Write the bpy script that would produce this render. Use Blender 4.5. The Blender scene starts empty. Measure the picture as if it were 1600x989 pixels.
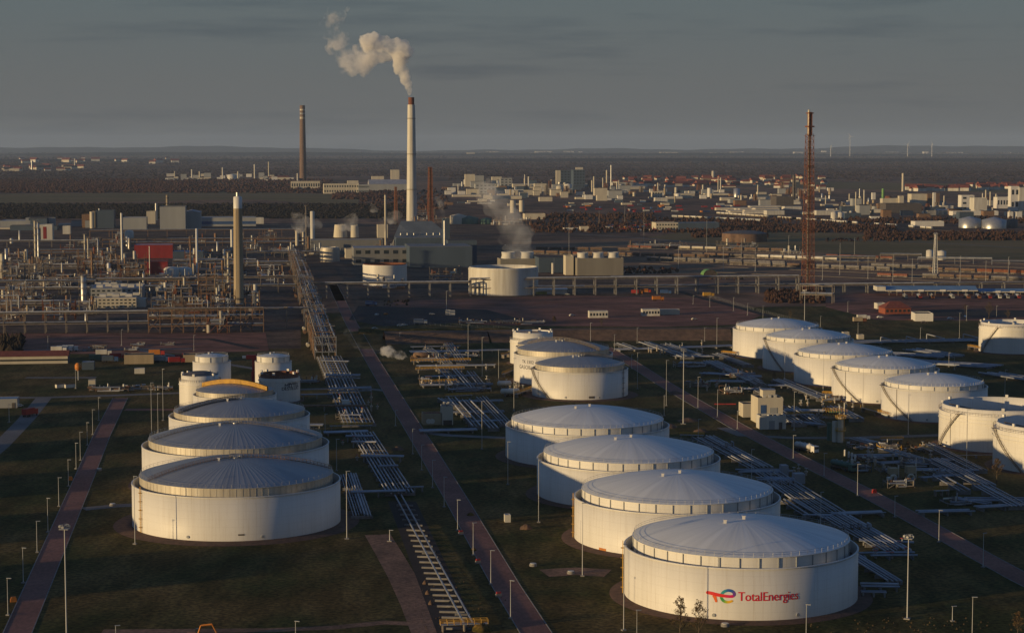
import bpy, bmesh, math, random
from mathutils import Vector, Matrix
random.seed(7)
R_ = math.radians
sc = bpy.context.scene
C = sc.collection
PI = math.pi
# ------------------------------------------------------------------ camera
F = 3111.0; CX = 800.0; CY = 494.5; HCAM = 120.0
TH = math.atan((CY-228.0)/F); CT, ST = math.cos(TH), math.sin(TH)
cd = bpy.data.cameras.new('camera'); cam = bpy.data.objects.new('camera', cd); C.objects.link(cam)
cam.location = (0, 0, HCAM); cam.rotation_euler = (PI/2-TH, 0, 0)
cd.sensor_width = 36.0; cd.lens = F/1600*36.0; cd.clip_start = 1; cd.clip_end = 120000
sc.camera = cam
# ------------------------------------------------------------------ sky and sun
SUN_EL = 4.5; SUN_AZ = 27.0      # the sun stands low on the left, 27 degrees behind the camera plane
sdir = Vector((-math.cos(R_(SUN_AZ))*math.cos(R_(SUN_EL)), -math.sin(R_(SUN_AZ))*math.cos(R_(SUN_EL)), math.sin(R_(SUN_EL))))
w = bpy.data.worlds.new('World'); sc.world = w; w.use_nodes = True
nt = w.node_tree; nt.nodes.clear()
def N(t, **k):
    n = nt.nodes.new(t)
    for a, b in k.items(): setattr(n, a, b)
    return n
L = nt.links.new
out = N('ShaderNodeOutputWorld'); bg = N('ShaderNodeBackground'); L(bg.outputs[0], out.inputs[0])
sky = N('ShaderNodeTexSky', sky_type='NISHITA'); sky.sun_disc = False
sky.sun_elevation = R_(SUN_EL); sky.sun_rotation = math.atan2(sdir.x, sdir.y)
sky.air_density = 1.0; sky.dust_density = 2.0; sky.ozone_density = 1.5; sky.altitude = 120
bg.inputs[1].default_value = 0.11
tc = N('ShaderNodeTexCoord')
sep = N('ShaderNodeSeparateXYZ'); L(tc.outputs['Generated'], sep.inputs[0])
hs = N('ShaderNodeHueSaturation'); hs.inputs['Saturation'].default_value = 0.30; L(sky.outputs[0], hs.inputs['Color'])
# thin veil of high cloud: a grey layer, a little darker in streaks
mp = N('ShaderNodeMapping'); mp.inputs['Scale'].default_value = (3.0, 3.0, 34.0); L(tc.outputs['Generated'], mp.inputs[0])
no = N('ShaderNodeTexNoise'); no.inputs['Scale'].default_value = 2.2; no.inputs['Detail'].default_value = 6; no.inputs['Roughness'].default_value = .6
L(mp.outputs[0], no.inputs[0])
cr = N('ShaderNodeValToRGB'); cr.color_ramp.elements[0].position = .54; cr.color_ramp.elements[1].position = .72
cr.color_ramp.elements[0].color = (1, 1, 1, 1); cr.color_ramp.elements[1].color = (.76, .79, .84, 1)
L(no.outputs['Fac'], cr.inputs[0])
veil = N('ShaderNodeMix', data_type='RGBA'); veil.inputs[0].default_value = .97
vr = N('ShaderNodeValToRGB'); L(sep.outputs[2], vr.inputs[0])
for p_, c_ in ((0.0, (.134, .136, .137)), (.03, (.138, .146, .146)), (.085, (.116, .152, .162)), (.30, (.060, .110, .190)), (1.0, (.034, .084, .215))):
    if p_ in (0.0, 1.0): e = vr.color_ramp.elements[0 if p_ == 0 else -1]
    else: e = vr.color_ramp.elements.new(p_)
    e.position = p_; e.color = (*[q for q in c_], 1)
vs_ = N('ShaderNodeVectorMath', operation='SCALE'); vs_.inputs['Scale'].default_value = 8.5; L(vr.outputs[0], vs_.inputs[0])
L(vs_.outputs[0], veil.inputs[7])
L(hs.outputs[0], veil.inputs[6])
mu = N('ShaderNodeMix', data_type='RGBA', blend_type='MULTIPLY'); mu.inputs[0].default_value = 1.0
L(veil.outputs[2], mu.inputs[6]); L(cr.outputs[0], mu.inputs[7]); L(mu.outputs[2], bg.inputs[0])
sd = bpy.data.lights.new('sun', 'SUN'); sd.energy = 4.1; sd.angle = R_(0.6); sd.color = (1.0, .715, .355)
so = bpy.data.objects.new('sun', sd); C.objects.link(so)
so.rotation_euler = (-sdir).to_track_quat('-Z', 'Y').to_euler()
sc.view_settings.view_transform = 'Standard'; sc.view_settings.look = 'None'
sc.view_settings.exposure = 0.0; sc.view_settings.gamma = 1.0; sc.view_settings.use_curve_mapping = False
cy = sc.cycles if hasattr(sc, 'cycles') else None
try:
    sc.render.engine = 'CYCLES'; cy = sc.cycles
    cy.max_bounces = 4; cy.diffuse_bounces = 2; cy.glossy_bounces = 2; cy.transmission_bounces = 2
    cy.volume_bounces = 4; cy.transparent_max_bounces = 8; cy.volume_step_rate = 1.0; cy.volume_max_steps = 96
    cy.use_denoising = True; cy.sample_clamp_indirect = 3
except Exception: pass

# ------------------------------------------------------------------ photo measure -> place
def P(px, py, z=0.0):
    """ground point seen at photo pixel (1600 wide)"""
    dx = (px-CX)/F; v = (CY-py)/F
    dy = CT+v*ST; dz = -ST+v*CT
    t = (z-HCAM)/dz
    return (dx*t, dy*t)
def zat(y, py):
    v = (CY-py)/F
    return HCAM + y*(v*CT-ST)/(CT+v*ST)
def depth(y, z=0): return y*CT-(z-HCAM)*ST
def msz(npx, y, z=0): return npx*depth(y, z)/F
GR = R_(7.7)                     # the plant's own grid is turned 7.7 degrees from the view
gx = (math.cos(GR), math.sin(GR)); gy = (-math.sin(GR), math.cos(GR))

# ------------------------------------------------------------------ materials
MATS = {}
def mat(name, col, col2=None, rough=.7, metal=0.0, scale=.3, bump=0.0, bscale=None, detail=4, streak=False, space='Object', spec=.3, thr=(.35, .65)):
    if name in MATS: return MATS[name]
    m = bpy.data.materials.new(name); m.use_nodes = True
    t = m.node_tree; bs = t.nodes['Principled BSDF']
    bs.inputs['Roughness'].default_value = rough; bs.inputs['Metallic'].default_value = metal
    bs.inputs['Specular IOR Level'].default_value = spec
    if col2 is None: col2 = tuple(c*.78 for c in col)
    tcn = t.nodes.new('ShaderNodeTexCoord')
    src = tcn.outputs['Object']
    if space == 'World':
        g = t.nodes.new('ShaderNodeNewGeometry'); src = g.outputs['Position']
    mp = t.nodes.new('ShaderNodeMapping'); t.links.new(src, mp.inputs[0])
    if streak: mp.inputs['Scale'].default_value = (1, 1, .08)
    n = t.nodes.new('ShaderNodeTexNoise'); n.inputs['Scale'].default_value = scale; n.inputs['Detail'].default_value = detail
    n.inputs['Roughness'].default_value = .6
    t.links.new(mp.outputs[0], n.inputs[0])
    r = t.nodes.new('ShaderNodeValToRGB'); r.color_ramp.elements[0].position = thr[0]; r.color_ramp.elements[1].position = thr[1]
    r.color_ramp.elements[0].color = (*col2, 1); r.color_ramp.elements[1].color = (*col, 1)
    t.links.new(n.outputs['Fac'], r.inputs[0]); t.links.new(r.outputs[0], bs.inputs['Base Color'])
    if bump:
        n2 = t.nodes.new('ShaderNodeTexNoise'); n2.inputs['Scale'].default_value = bscale or scale*4; n2.inputs['Detail'].default_value = 4
        t.links.new(src, n2.inputs[0])
        b = t.nodes.new('ShaderNodeBump'); b.inputs['Strength'].default_value = bump; b.inputs['Distance'].default_value = .5
        t.links.new(n2.outputs['Fac'], b.inputs['Height']); t.links.new(b.outputs[0], bs.inputs['Normal'])
    MATS[name] = m; return m
WHITE = mat('white_tank_paint', (.74, .72, .68), (.66, .64, .60), .45, scale=.12, streak=True, spec=.3)
def weather(m, amt=.16, plate=2.35):
    """faint plate joints every 2.35 m and thin dirt runs down the wall"""
    t = m.node_tree; bs = t.nodes['Principled BSDF']; src = bs.inputs['Base Color'].links[0].from_socket
    tcn = t.nodes.new('ShaderNodeTexCoord'); mp = t.nodes.new('ShaderNodeMapping'); mp.inputs['Scale'].default_value = (1, 1, .035); t.links.new(tcn.outputs['Object'], mp.inputs[0])
    n = t.nodes.new('ShaderNodeTexNoise'); n.inputs['Scale'].default_value = 1.4; n.inputs['Detail'].default_value = 5; n.inputs['Roughness'].default_value = .7; t.links.new(mp.outputs[0], n.inputs[0])
    r = t.nodes.new('ShaderNodeMapRange'); r.inputs['From Min'].default_value = .52; r.inputs['From Max'].default_value = .80; r.inputs['To Min'].default_value = 0; r.inputs['To Max'].default_value = amt*3; t.links.new(n.outputs['Fac'], r.inputs['Value'])
    mx = t.nodes.new('ShaderNodeMix'); mx.data_type = 'RGBA'; t.links.new(r.outputs[0], mx.inputs[0]); t.links.new(src, mx.inputs[6]); mx.inputs[7].default_value = (.42, .35, .27, 1)
    sp = t.nodes.new('ShaderNodeSeparateXYZ'); t.links.new(tcn.outputs['Object'], sp.inputs[0])
    pp = t.nodes.new('ShaderNodeMath'); pp.operation = 'PINGPONG'; pp.inputs[1].default_value = plate/2; t.links.new(sp.outputs[2], pp.inputs[0])
    lt = t.nodes.new('ShaderNodeMath'); lt.operation = 'LESS_THAN'; lt.inputs[1].default_value = .05; t.links.new(pp.outputs[0], lt.inputs[0])
    ml = t.nodes.new('ShaderNodeMath'); ml.operation = 'MULTIPLY'; ml.inputs[1].default_value = amt; t.links.new(lt.outputs[0], ml.inputs[0])
    m2 = t.nodes.new('ShaderNodeMix'); m2.data_type = 'RGBA'; t.links.new(ml.outputs[0], m2.inputs[0]); t.links.new(mx.outputs[2], m2.inputs[6]); m2.inputs[7].default_value = (.3, .27, .24, 1)
    t.links.new(m2.outputs[2], bs.inputs['Base Color']); return m
weather(WHITE)
WHITE2 = mat('old_white_paint', (.66, .64, .58), (.50, .47, .41), .55, scale=.25, streak=True)
CREAM = mat('cream_cladding', (.60, .55, .44), (.50, .45, .36), .7, scale=.1, streak=True)
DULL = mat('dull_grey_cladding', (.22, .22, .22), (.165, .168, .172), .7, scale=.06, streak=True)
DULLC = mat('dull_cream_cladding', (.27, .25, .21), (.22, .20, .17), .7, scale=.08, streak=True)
BRICK = mat('red_brick', (.30, .09, .05), (.22, .065, .04), .85, scale=1)
GREYC = mat('grey_cladding', (.36, .37, .37), (.29, .30, .31), .6, scale=.06, streak=True)
BLUEG = mat('blue_grey_cladding', (.075, .105, .15), (.06, .085, .12), .6, scale=.05, streak=True)  # base colour darkened to carry the shadow lying over the turbine hall
CONC = mat('concrete', (.27, .26, .25), (.17, .16, .155), .9, scale=.4)
TANC = mat('tan_concrete', (.42, .34, .23), (.33, .26, .17), .9, scale=.25, streak=True)
STEEL = mat('galvanised_steel', (.50, .50, .50), (.38, .38, .38), .4, .7, scale=.5)
PIPE = mat('pipe_silver', (.34, .36, .41), (.20, .22, .26), .45, .4, scale=.2)
PIPEW = mat('pipe_white', (.46, .47, .50), (.30, .31, .34), .5, scale=.2)
DSTEEL = mat('dark_steel', (.16, .14, .13), (.10, .09, .085), .6, .3, scale=.4)
FRAME = mat('frame_steel', (.28, .24, .20), (.16, .135, .115), .7, .1, scale=.5)
FRAME2 = mat('rusty_frame_steel', (.28, .17, .105), (.16, .10, .065), .8, .1, scale=.6)
YEL = mat('yellow_rail_paint', (.62, .36, .05), (.45, .25, .05), .55, scale=.6)
ORANGE = mat('orange_paint', (.60, .22, .04), (.45, .16, .03), .5, scale=.5)
RED = mat('red_paint', (.42, .045, .035), (.30, .03, .03), .55, scale=.3)
REDD = mat('dark_red_cladding', (.30, .03, .03), (.22, .025, .025), .6, scale=.1, streak=True)
RUST = mat('rust', (.24, .09, .045), (.13, .05, .03), .85, scale=.5)
BROWN = mat('brown_brick', (.20, .13, .09), (.14, .09, .07), .9, scale=.2)
TILE = mat('red_roof_tile', (.24, .07, .045), (.17, .05, .035), .8, scale=.5)
DROOF = mat('dark_roof_felt', (.075, .07, .07), (.05, .048, .05), .9, scale=.2)
LROOF = mat('light_roof_sheet', (.38, .38, .40), (.28, .28, .30), .6, scale=.1)
BROOF = mat('blue_roof_sheet', (.16, .27, .42), (.11, .20, .33), .5, scale=.1, streak=True)
GLASS = mat('dark_window_glass', (.035, .045, .055), (.02, .025, .03), .15, spec=.6, scale=1)
GREEN = mat('green_paint', (.09, .17, .13), (.07, .13, .10), .55, scale=.2)
LIME = mat('lime_green_paint', (.16, .34, .10), (.12, .26, .08), .55, scale=.2)
BLUE = mat('blue_paint', (.05, .11, .26), (.04, .08, .2), .5, scale=.3)
TYRE = mat('black_rubber', (.02, .02, .02), None, .8)
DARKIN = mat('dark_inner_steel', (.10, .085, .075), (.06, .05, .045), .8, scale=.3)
RINGM = mat('weathered_aluminium_band', (.58, .54, .46), (.44, .40, .33), .5, .2, scale=.6, streak=True)
TEXTD = mat('dark_lettering', (.06, .06, .08), None, .6)
GRAV = mat('brown_gravel', (.15, .085, .06), (.09, .055, .042), .95, scale=.5, bump=.3)
SOIL = mat('bare_soil', (.17, .105, .07), (.10, .065, .045), .95, scale=.25, bump=.6, bscale=1.2)
BARK = mat('bark', (.10, .075, .05), None, .9, scale=2)

def dome_mat(name, col, col2, rough, metal, n, bump, streaks):
    m = bpy.data.materials.new(name); m.use_nodes = True; t = m.node_tree; bs = t.nodes['Principled BSDF']
    bs.inputs['Roughness'].default_value = rough; bs.inputs['Metallic'].default_value = metal
    bs.inputs['Specular IOR Level'].default_value = .35
    tcn = t.nodes.new('ShaderNodeTexCoord'); sp = t.nodes.new('ShaderNodeSeparateXYZ'); t.links.new(tcn.outputs['Object'], sp.inputs[0])
    at = t.nodes.new('ShaderNodeMath'); at.operation = 'ARCTAN2'; t.links.new(sp.outputs[1], at.inputs[0]); t.links.new(sp.outputs[0], at.inputs[1])
    mu = t.nodes.new('ShaderNodeMath'); mu.operation = 'MULTIPLY'; mu.inputs[1].default_value = n; t.links.new(at.outputs[0], mu.inputs[0])
    si = t.nodes.new('ShaderNodeMath'); si.operation = 'SINE'; t.links.new(mu.outputs[0], si.inputs[0])
    pw = t.nodes.new('ShaderNodeMath'); pw.operation = 'POWER'; ab = t.nodes.new('ShaderNodeMath'); ab.operation = 'ABSOLUTE'
    t.links.new(si.outputs[0], ab.inputs[0]); t.links.new(ab.outputs[0], pw.inputs[0]); pw.inputs[1].default_value = 6
    cb = t.nodes.new('ShaderNodeCombineXYZ'); m2 = t.nodes.new('ShaderNodeMath'); m2.operation = 'MULTIPLY'; m2.inputs[1].default_value = streaks
    t.links.new(at.outputs[0], m2.inputs[0]); t.links.new(m2.outputs[0], cb.inputs[0])
    ln = t.nodes.new('ShaderNodeVectorMath'); ln.operation = 'LENGTH'; t.links.new(tcn.outputs['Object'], ln.inputs[0])
    m3 = t.nodes.new('ShaderNodeMath'); m3.operation = 'MULTIPLY'; m3.inputs[1].default_value = .05; t.links.new(ln.outputs['Value'], m3.inputs[0]); t.links.new(m3.outputs[0], cb.inputs[1])
    no = t.nodes.new('ShaderNodeTexNoise'); no.inputs['Scale'].default_value = 1.0; no.inputs['Detail'].default_value = 5; t.links.new(cb.outputs[0], no.inputs[0])
    r = t.nodes.new('ShaderNodeValToRGB'); r.color_ramp.elements[0].position = .3; r.color_ramp.elements[1].position = .7
    r.color_ramp.elements[0].color = (*col2, 1); r.color_ramp.elements[1].color = (*col, 1); t.links.new(no.outputs['Fac'], r.inputs[0])
    mx = t.nodes.new('ShaderNodeMix'); mx.data_type = 'RGBA'; mx.inputs[7].default_value = (*[c*.72 for c in col], 1)
    m4 = t.nodes.new('ShaderNodeMath'); m4.operation = 'MULTIPLY'; m4.inputs[1].default_value = .16; t.links.new(pw.outputs[0], m4.inputs[0])
    t.links.new(m4.outputs[0], mx.inputs[0]); t.links.new(r.outputs[0], mx.inputs[6]); t.links.new(mx.outputs[2], bs.inputs['Base Color'])
    b = t.nodes.new('ShaderNodeBump'); b.inputs['Strength'].default_value = bump; b.inputs['Distance'].default_value = .3
    t.links.new(pw.outputs[0], b.inputs['Height']); t.links.new(b.outputs[0], bs.inputs['Normal'])
    return m
DOMEW = dome_mat('white_dome_sheet', (.76, .77, .76), (.62, .63, .63), .5, 0, 24, .03, 9)
DOMEM = dome_mat('metal_dome_sheet', (.33, .345, .37), (.26, .27, .295), .42, .35, 48, .13, 6)

# ------------------------------------------------------------------ mesh builder
class MB:
    def __init__(s): s.v = []; s.f = []; s.mi = []; s.sm = []
    def add(s, vs, fs, mi=0, sm=False):
        o = len(s.v); s.v.extend(vs)
        for f in fs: s.f.append(tuple(i+o for i in f)); s.mi.append(mi); s.sm.append(sm)
        return s
    def box(s, cx, cy, z0, sx, sy, h, rot=0.0, mi=0):
        c, d = math.cos(rot), math.sin(rot); a, b = sx/2, sy/2
        q = [(-a, -b), (a, -b), (a, b), (-a, b)]
        vs = [(cx+x*c-y*d, cy+x*d+y*c, z) for z in (z0, z0+h) for x, y in q]
        return s.add(vs, [(3, 2, 1, 0), (4, 5, 6, 7), (0, 1, 5, 4), (1, 2, 6, 5), (2, 3, 7, 6), (3, 0, 4, 7)], mi)
    def rev(s, cx, cy, prof, n=24, mi=0, sm=True, capb=False, capt=False, a0=0):
        vs = []; fs = []
        for r, z in prof:
            for i in range(n):
                a = a0+2*PI*i/n; vs.append((cx+r*math.cos(a), cy+r*math.sin(a), z))
        for k in range(len(prof)-1):
            for i in range(n):
                j = (i+1) % n; fs.append((k*n+i, k*n+j, (k+1)*n+j, (k+1)*n+i))
        s.add(vs, fs, mi, sm)
        if capb: s.add([(cx+prof[0][0]*math.cos(a0+2*PI*i/n), cy+prof[0][0]*math.sin(a0+2*PI*i/n), prof[0][1]) for i in range(n)], [tuple(range(n-1, -1, -1))], mi)
        if capt: s.add([(cx+prof[-1][0]*math.cos(a0+2*PI*i/n), cy+prof[-1][0]*math.sin(a0+2*PI*i/n), prof[-1][1]) for i in range(n)], [tuple(range(n))], mi)
        return s
    def cyl(s, cx, cy, z0, z1, r0, r1=None, n=12, mi=0, sm=True):
        return s.rev(cx, cy, [(r0, z0), (r0 if r1 is None else r1, z1)], n, mi, sm, True, True)
    def tube(s, p, q, r, n=6, mi=0, r2=None, cap=True):
        p = Vector(p); q = Vector(q); d = q-p
        if d.length < 1e-6: return s
        d.normalize(); u = d.orthogonal().normalized(); v = d.cross(u); r2 = r if r2 is None else r2
        vs = []
        for c, rr in ((p, r), (q, r2)):
            for i in range(n):
                a = 2*PI*(i+.5)/n; x = c+u*(rr*math.cos(a))+v*(rr*math.sin(a)); vs.append(tuple(x))
        fs = [(i, (i+1) % n, n+(i+1) % n, n+i) for i in range(n)]
        s.add(vs, fs, mi, n > 4)
        if cap: s.add(vs[:n], [tuple(range(n-1, -1, -1))], mi); s.add(vs[n:], [tuple(range(n))], mi)
        return s
    def path(s, pts, r, n=6, mi=0):
        for a, b in zip(pts[:-1], pts[1:]): s.tube(a, b, r, n, mi)
        return s
    def bar(s, p, q, wd, h=None, mi=0):
        return s.tube(p, q, wd*.7071, 4, mi)
    def prism(s, pts, z0, z1, mi=0):
        n = len(pts); vs = [(x, y, z0) for x, y in pts]+[(x, y, z1) for x, y in pts]
        fs = [tuple(range(n-1, -1, -1)), tuple(range(n, 2*n))]+[(i, (i+1) % n, n+(i+1) % n, n+i) for i in range(n)]
        return s.add(vs, fs, mi)
    def gable(s, cx, cy, z0, sx, sy, h, rot=0.0, mi=0, along='x', hip=0.0, over=0.0):
        c, d = math.cos(rot), math.sin(rot); a, b = sx/2+over, sy/2+over
        if along == 'x': q = [(-a, -b, 0), (a, -b, 0), (a, b, 0), (-a, b, 0), (-a+hip, 0, h), (a-hip, 0, h)]; fs = [(3, 2, 1, 0), (0, 1, 5, 4), (2, 3, 4, 5), (1, 2, 5), (3, 0, 4)]
        else: q = [(-a, -b, 0), (a, -b, 0), (a, b, 0), (-a, b, 0), (0, -b+hip, h), (0, b-hip, h)]; fs = [(3, 2, 1, 0), (1, 2, 5, 4), (3, 0, 4, 5), (0, 1, 4), (2, 3, 5)]
        return s.add([(cx+x*c-y*d, cy+x*d+y*c, z0+z) for x, y, z in q], fs, mi)
    def build(s, name, mats, parent=None, loc=None, label=None):
        me = bpy.data.meshes.new(name); me.from_pydata(s.v, [], s.f); me.update()
        if not isinstance(mats, (list, tuple)): mats = [mats]
        for m in mats: me.materials.append(m)
        me.polygons.foreach_set('material_index', s.mi); me.polygons.foreach_set('use_smooth', s.sm)
        o = bpy.data.objects.new(name, me); C.objects.link(o)
        if parent is not None: o.parent = parent
        if loc is not None: o.location = loc
        if label: o['label'] = label
        return o
def tag(o, label, cat, group=None):
    o['label'] = label; o['category'] = cat
    if group: o['group'] = group
    return o
def thing(name, label, cat, loc=(0, 0, 0), rot=0.0, group=None):
    o = bpy.data.objects.new(name, None); C.objects.link(o); o.empty_display_size = 1
    o.location = (loc[0], loc[1], loc[2] if len(loc) > 2 else 0); o.rotation_euler = (0, 0, rot)
    return tag(o, label, cat, group)
def structure(o): o['kind'] = 'structure'; return o
KIDS = {}
def kids(o): return [c for c in C.objects if c.parent == o]
def dup(o, loc, rot=None, label=None, group=None, kidlist=None):
    c = o.copy(); C.objects.link(c); c.location = (loc[0], loc[1], loc[2] if len(loc) > 2 else 0)
    if rot is not None: c.rotation_euler = (0, 0, rot)
    if label: c['label'] = label
    if group: c['group'] = group
    for ch, gs in (kidlist or []):
        k = ch.copy(); C.objects.link(k); k.parent = c
        for g in gs: q = g.copy(); C.objects.link(q); q.parent = k
    return c
def kl(o): return [(c, kids(c)) for c in kids(o)]

# landmarks used to say which one a small repeated thing is
LMF = [(473, 281, 'the dark brown chimney'), (560, 296, 'the longest sunlit hall'), (643, 310, 'the white chimney'), (734, 292, 'the cream high block'), (790, 296, 'the grey stepped blocks'), (812, 333, 'the cream silo pair'), (895, 293, 'the blue grey tower block'), (940, 306, 'the bright cream cubes'), (955, 294, 'the brightest slender chimney'), (1027, 308, 'the roof columns building'),
    (1060, 360, 'the long yellowish hall'), (1114, 290, 'the pale town tower'), (1163, 378, 'the wide round earth coloured tank'), (1226, 326, 'the blackish low hall'), (1262, 320, 'the flare tower'), (1308, 343, 'the white twin silos'), (1379, 312, 'the green slim silo'), (1410, 299, 'the pale far round tower'), (1436, 321, 'the yellow cube building'), (1461, 420, 'the grey pylon'), (1512, 330, 'the tall white works'), (1535, 356, 'the two silver round tanks'), (1585, 328, 'the white tower near the right edge'), (300, 280, 'the far left silos'), (398, 280, 'the tall far left column'), (60, 262, 'the red roofed village houses')]
LML = [(6, 430, 'the left edge column'), (58, 404, 'the tall twin columns'), (131, 472, 'the big shiny column'), (144, 410, 'the caged column cluster'), (191, 418, 'the slim white stack'), (180, 470, 'the grey control building'), (240, 404, 'the dark red building'), (278, 434, 'the squat white tanks'), (308, 420, 'the white pointed stack'), (357, 450, 'the caged column'), (373, 480, 'the tan chimney'), (288, 459, 'the second rack'), (465, 430, 'the elevated rack'), (430, 385, 'the pale pipe heap'), (80, 500, 'the front pipe rack'), (300, 505, 'the large front structure')]
def rl(base, px, py, LM=None):
    LM = LM or LMF; q = min(LM, key=lambda l: abs(l[0]-px)+2.5*abs(l[1]-py)); dx, dy = px-q[0], py-q[1]
    if abs(dx) > 2.2*abs(dy): w_ = 'left of' if dx < 0 else 'right of'; pre = 'close ' if abs(dx) < 12 else 'far ' if abs(dx) > 40 else ''
    else: w_ = 'behind' if dy < 0 else 'in front of'; pre = 'just ' if abs(dy) < 7 else 'well '
    return (base+', '+pre+w_+' '+q[2])
# ================================================================== ground and roads
def gmat(name, stops, scales, bump=.25, rough=.95):
    """ground: several world-space noises blended between colours"""
    m = bpy.data.materials.new(name); m.use_nodes = True; t = m.node_tree; bs = t.nodes['Principled BSDF']
    bs.inputs['Roughness'].default_value = rough; bs.inputs['Specular IOR Level'].default_value = .1
    g = t.nodes.new('ShaderNodeNewGeometry'); prev = None
    for (c1, c2), s in zip(stops, scales):
        mp = t.nodes.new('ShaderNodeMapping'); mp.inputs['Scale'].default_value = s; mp.inputs['Rotation'].default_value = (0, 0, -GR)
        t.links.new(g.outputs['Position'], mp.inputs[0])
        n = t.nodes.new('ShaderNodeTexNoise'); n.inputs['Scale'].default_value = 1; n.inputs['Detail'].default_value = 6; n.inputs['Roughness'].default_value = .62
        t.links.new(mp.outputs[0], n.inputs[0])
        r = t.nodes.new('ShaderNodeValToRGB'); r.color_ramp.elements[0].position = .4; r.color_ramp.elements[1].position = .6
        r.color_ramp.elements[0].color = (*c1, 1); r.color_ramp.elements[1].color = (*c2, 1)
        t.links.new(n.outputs['Fac'], r.inputs[0])
        if prev is None: prev = r.outputs[0]
        else:
            mx = t.nodes.new('ShaderNodeMix'); mx.data_type = 'RGBA'; mx.blend_type = 'MULTIPLY'; mx.inputs[0].default_value = 1
            t.links.new(prev, mx.inputs[6]); t.links.new(r.outputs[0], mx.inputs[7]); prev = mx.outputs[2]
    t.links.new(prev, bs.inputs['Base Color'])
    if bump:
        n2 = t.nodes.new('ShaderNodeTexNoise'); n2.inputs['Scale'].default_value = 1.3; n2.inputs['Detail'].default_value = 5; t.links.new(g.outputs['Position'], n2.inputs[0])
        b = t.nodes.new('ShaderNodeBump'); b.inputs['Strength'].default_value = bump; b.inputs['Distance'].default_value = .25
        t.links.new(n2.outputs['Fac'], b.inputs['Height']); t.links.new(b.outputs[0], bs.inputs['Normal'])
    return m
one = (1, 1, 1)
GRASS = gmat('winter_grass', [((.070, .074, .022), (.185, .125, .046)), ((.60, .58, .50), one), ((.5, .5, .5), (1.25, 1.2, 1.1))], [(.025, .018, 1), (.12, .03, 1), (.7, .7, 1)])
FARG = gmat('far_land', [((.18, .110, .075), (.32, .20, .13)), ((.6, .62, .68), (1.1, 1.0, .95)), ((.6, .6, .6), (1.25, 1.2, 1.15))], [(.0012, .0006, 1), (.006, .0025, 1), (.03, .02, 1)], 0)
ROADR = gmat('red_block_paving', [((.31, .160, .125), (.24, .125, .098)), ((.8, .8, .8), (1.05, 1.0, 1.0))], [(.03, .03, 1), (1.0, .4, 1)], .1)
ROADG = gmat('grey_concrete_road', [((.24, .215, .20), (.18, .165, .155)), ((.85, .85, .85), one)], [(.03, .03, 1), (.8, .4, 1)], .1)
ASPH = gmat('asphalt', [((.050, .046, .046), (.065, .058, .056)), ((.8, .8, .8), (1.1, 1.1, 1.1))], [(.03, .03, 1), (.6, .3, 1)], .1)
REDG = gmat('red_gravel_yard', [((.42, .185, .125), (.24, .115, .082)), ((.6, .6, .6), (1.1, 1.1, 1.1)), ((.8, .8, .8), one)], [(.012, .03, 1), (.05, .12, 1), (.8, .8, 1)], .25)
YARD = gmat('oily_plant_yard', [((.09, .062, .048), (.22, .14, .095)), ((.6, .6, .6), (1.1, 1.1, 1.1))], [(.02, .03, 1), (.3, .3, 1)], .2)
BALL = gmat('track_ballast', [((.22, .13, .080), (.36, .215, .13)), ((.65, .65, .65), (1.1, 1.1, 1.1))], [(.01, .05, 1), (.1, .4, 1)], .2)
FIELD = gmat('green_field', [((.19, .145, .060), (.28, .19, .090)), ((.8, .8, .8), one)], [(.003, .02, 1), (.05, .2, 1)], 0)
DIRT = gmat('dirt_track', [((.36, .20, .125), (.20, .12, .08)), ((.7, .7, .7), (1.1, 1.1, 1.1))], [(.08, .05, 1), (.8, .8, 1)], .4)

g = MB()
xs = [-16000, -6000, -2500, -1200, -600, -300, 0, 300, 600, 1200, 2500, 6000, 16000]
ys = [-2500, 0, 400, 800, 1200, 1800, 2600, 4000, 7000, 12000, 20000, 30000, 42000]
vs = [(x, y, 0) for y in ys for x in xs]; n = len(xs)
g.add(vs, [(j*n+i, j*n+i+1, (j+1)*n+i+1, (j+1)*n+i) for j in range(len(ys)-1) for i in range(n-1)])
gnd = structure(g.build('ground', FARG))
def sheet(name, pts, z, m):
    """flat area outlined by photo points on the ground"""
    b = MB(); q = [P(*p) for p in pts]; b.add([(x, y, z) for x, y in q], [tuple(range(len(q)))])
    o = b.build(name, m); me = o.data
    if me.polygons[0].normal.z < 0: me.flip_normals()
    return structure(o)
def strip(name, pts, wd, z, m, kerb=None, world=False):
    """road of width wd along photo points"""
    q = [Vector(P(*p)) if not world else Vector(p) for p in pts]; b = MB(); k = MB(); l = []; r = []
    for i, p in enumerate(q):
        d = (q[min(i+1, len(q)-1)]-q[max(i-1, 0)]).normalized(); nn = Vector((-d.y, d.x)); l.append(p+nn*wd/2); r.append(p-nn*wd/2)
    for i in range(len(q)-1):
        b.add([(*l[i], z), (*r[i], z), (*r[i+1], z), (*l[i+1], z)], [(0, 1, 2, 3)])
        if kerb:
            for e, sg in ((l, 1), (r, -1)):
                a, c = e[i], e[i+1]; d = (c-a).normalized(); nn = Vector((-d.y, d.x))*sg*.25
                k.prism([tuple(a), tuple(c), tuple(c+nn), tuple(a+nn)] if sg < 0 else [tuple(a), tuple(a+nn), tuple(c+nn), tuple(c)], 0.001, .12)
    o = structure(b.build(name, m))
    for p in o.data.polygons:
        if p.normal.z < 0: o.data.flip_normals(); break
    if kerb: structure(k.build('kerb', CONC))
    return o
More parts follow.
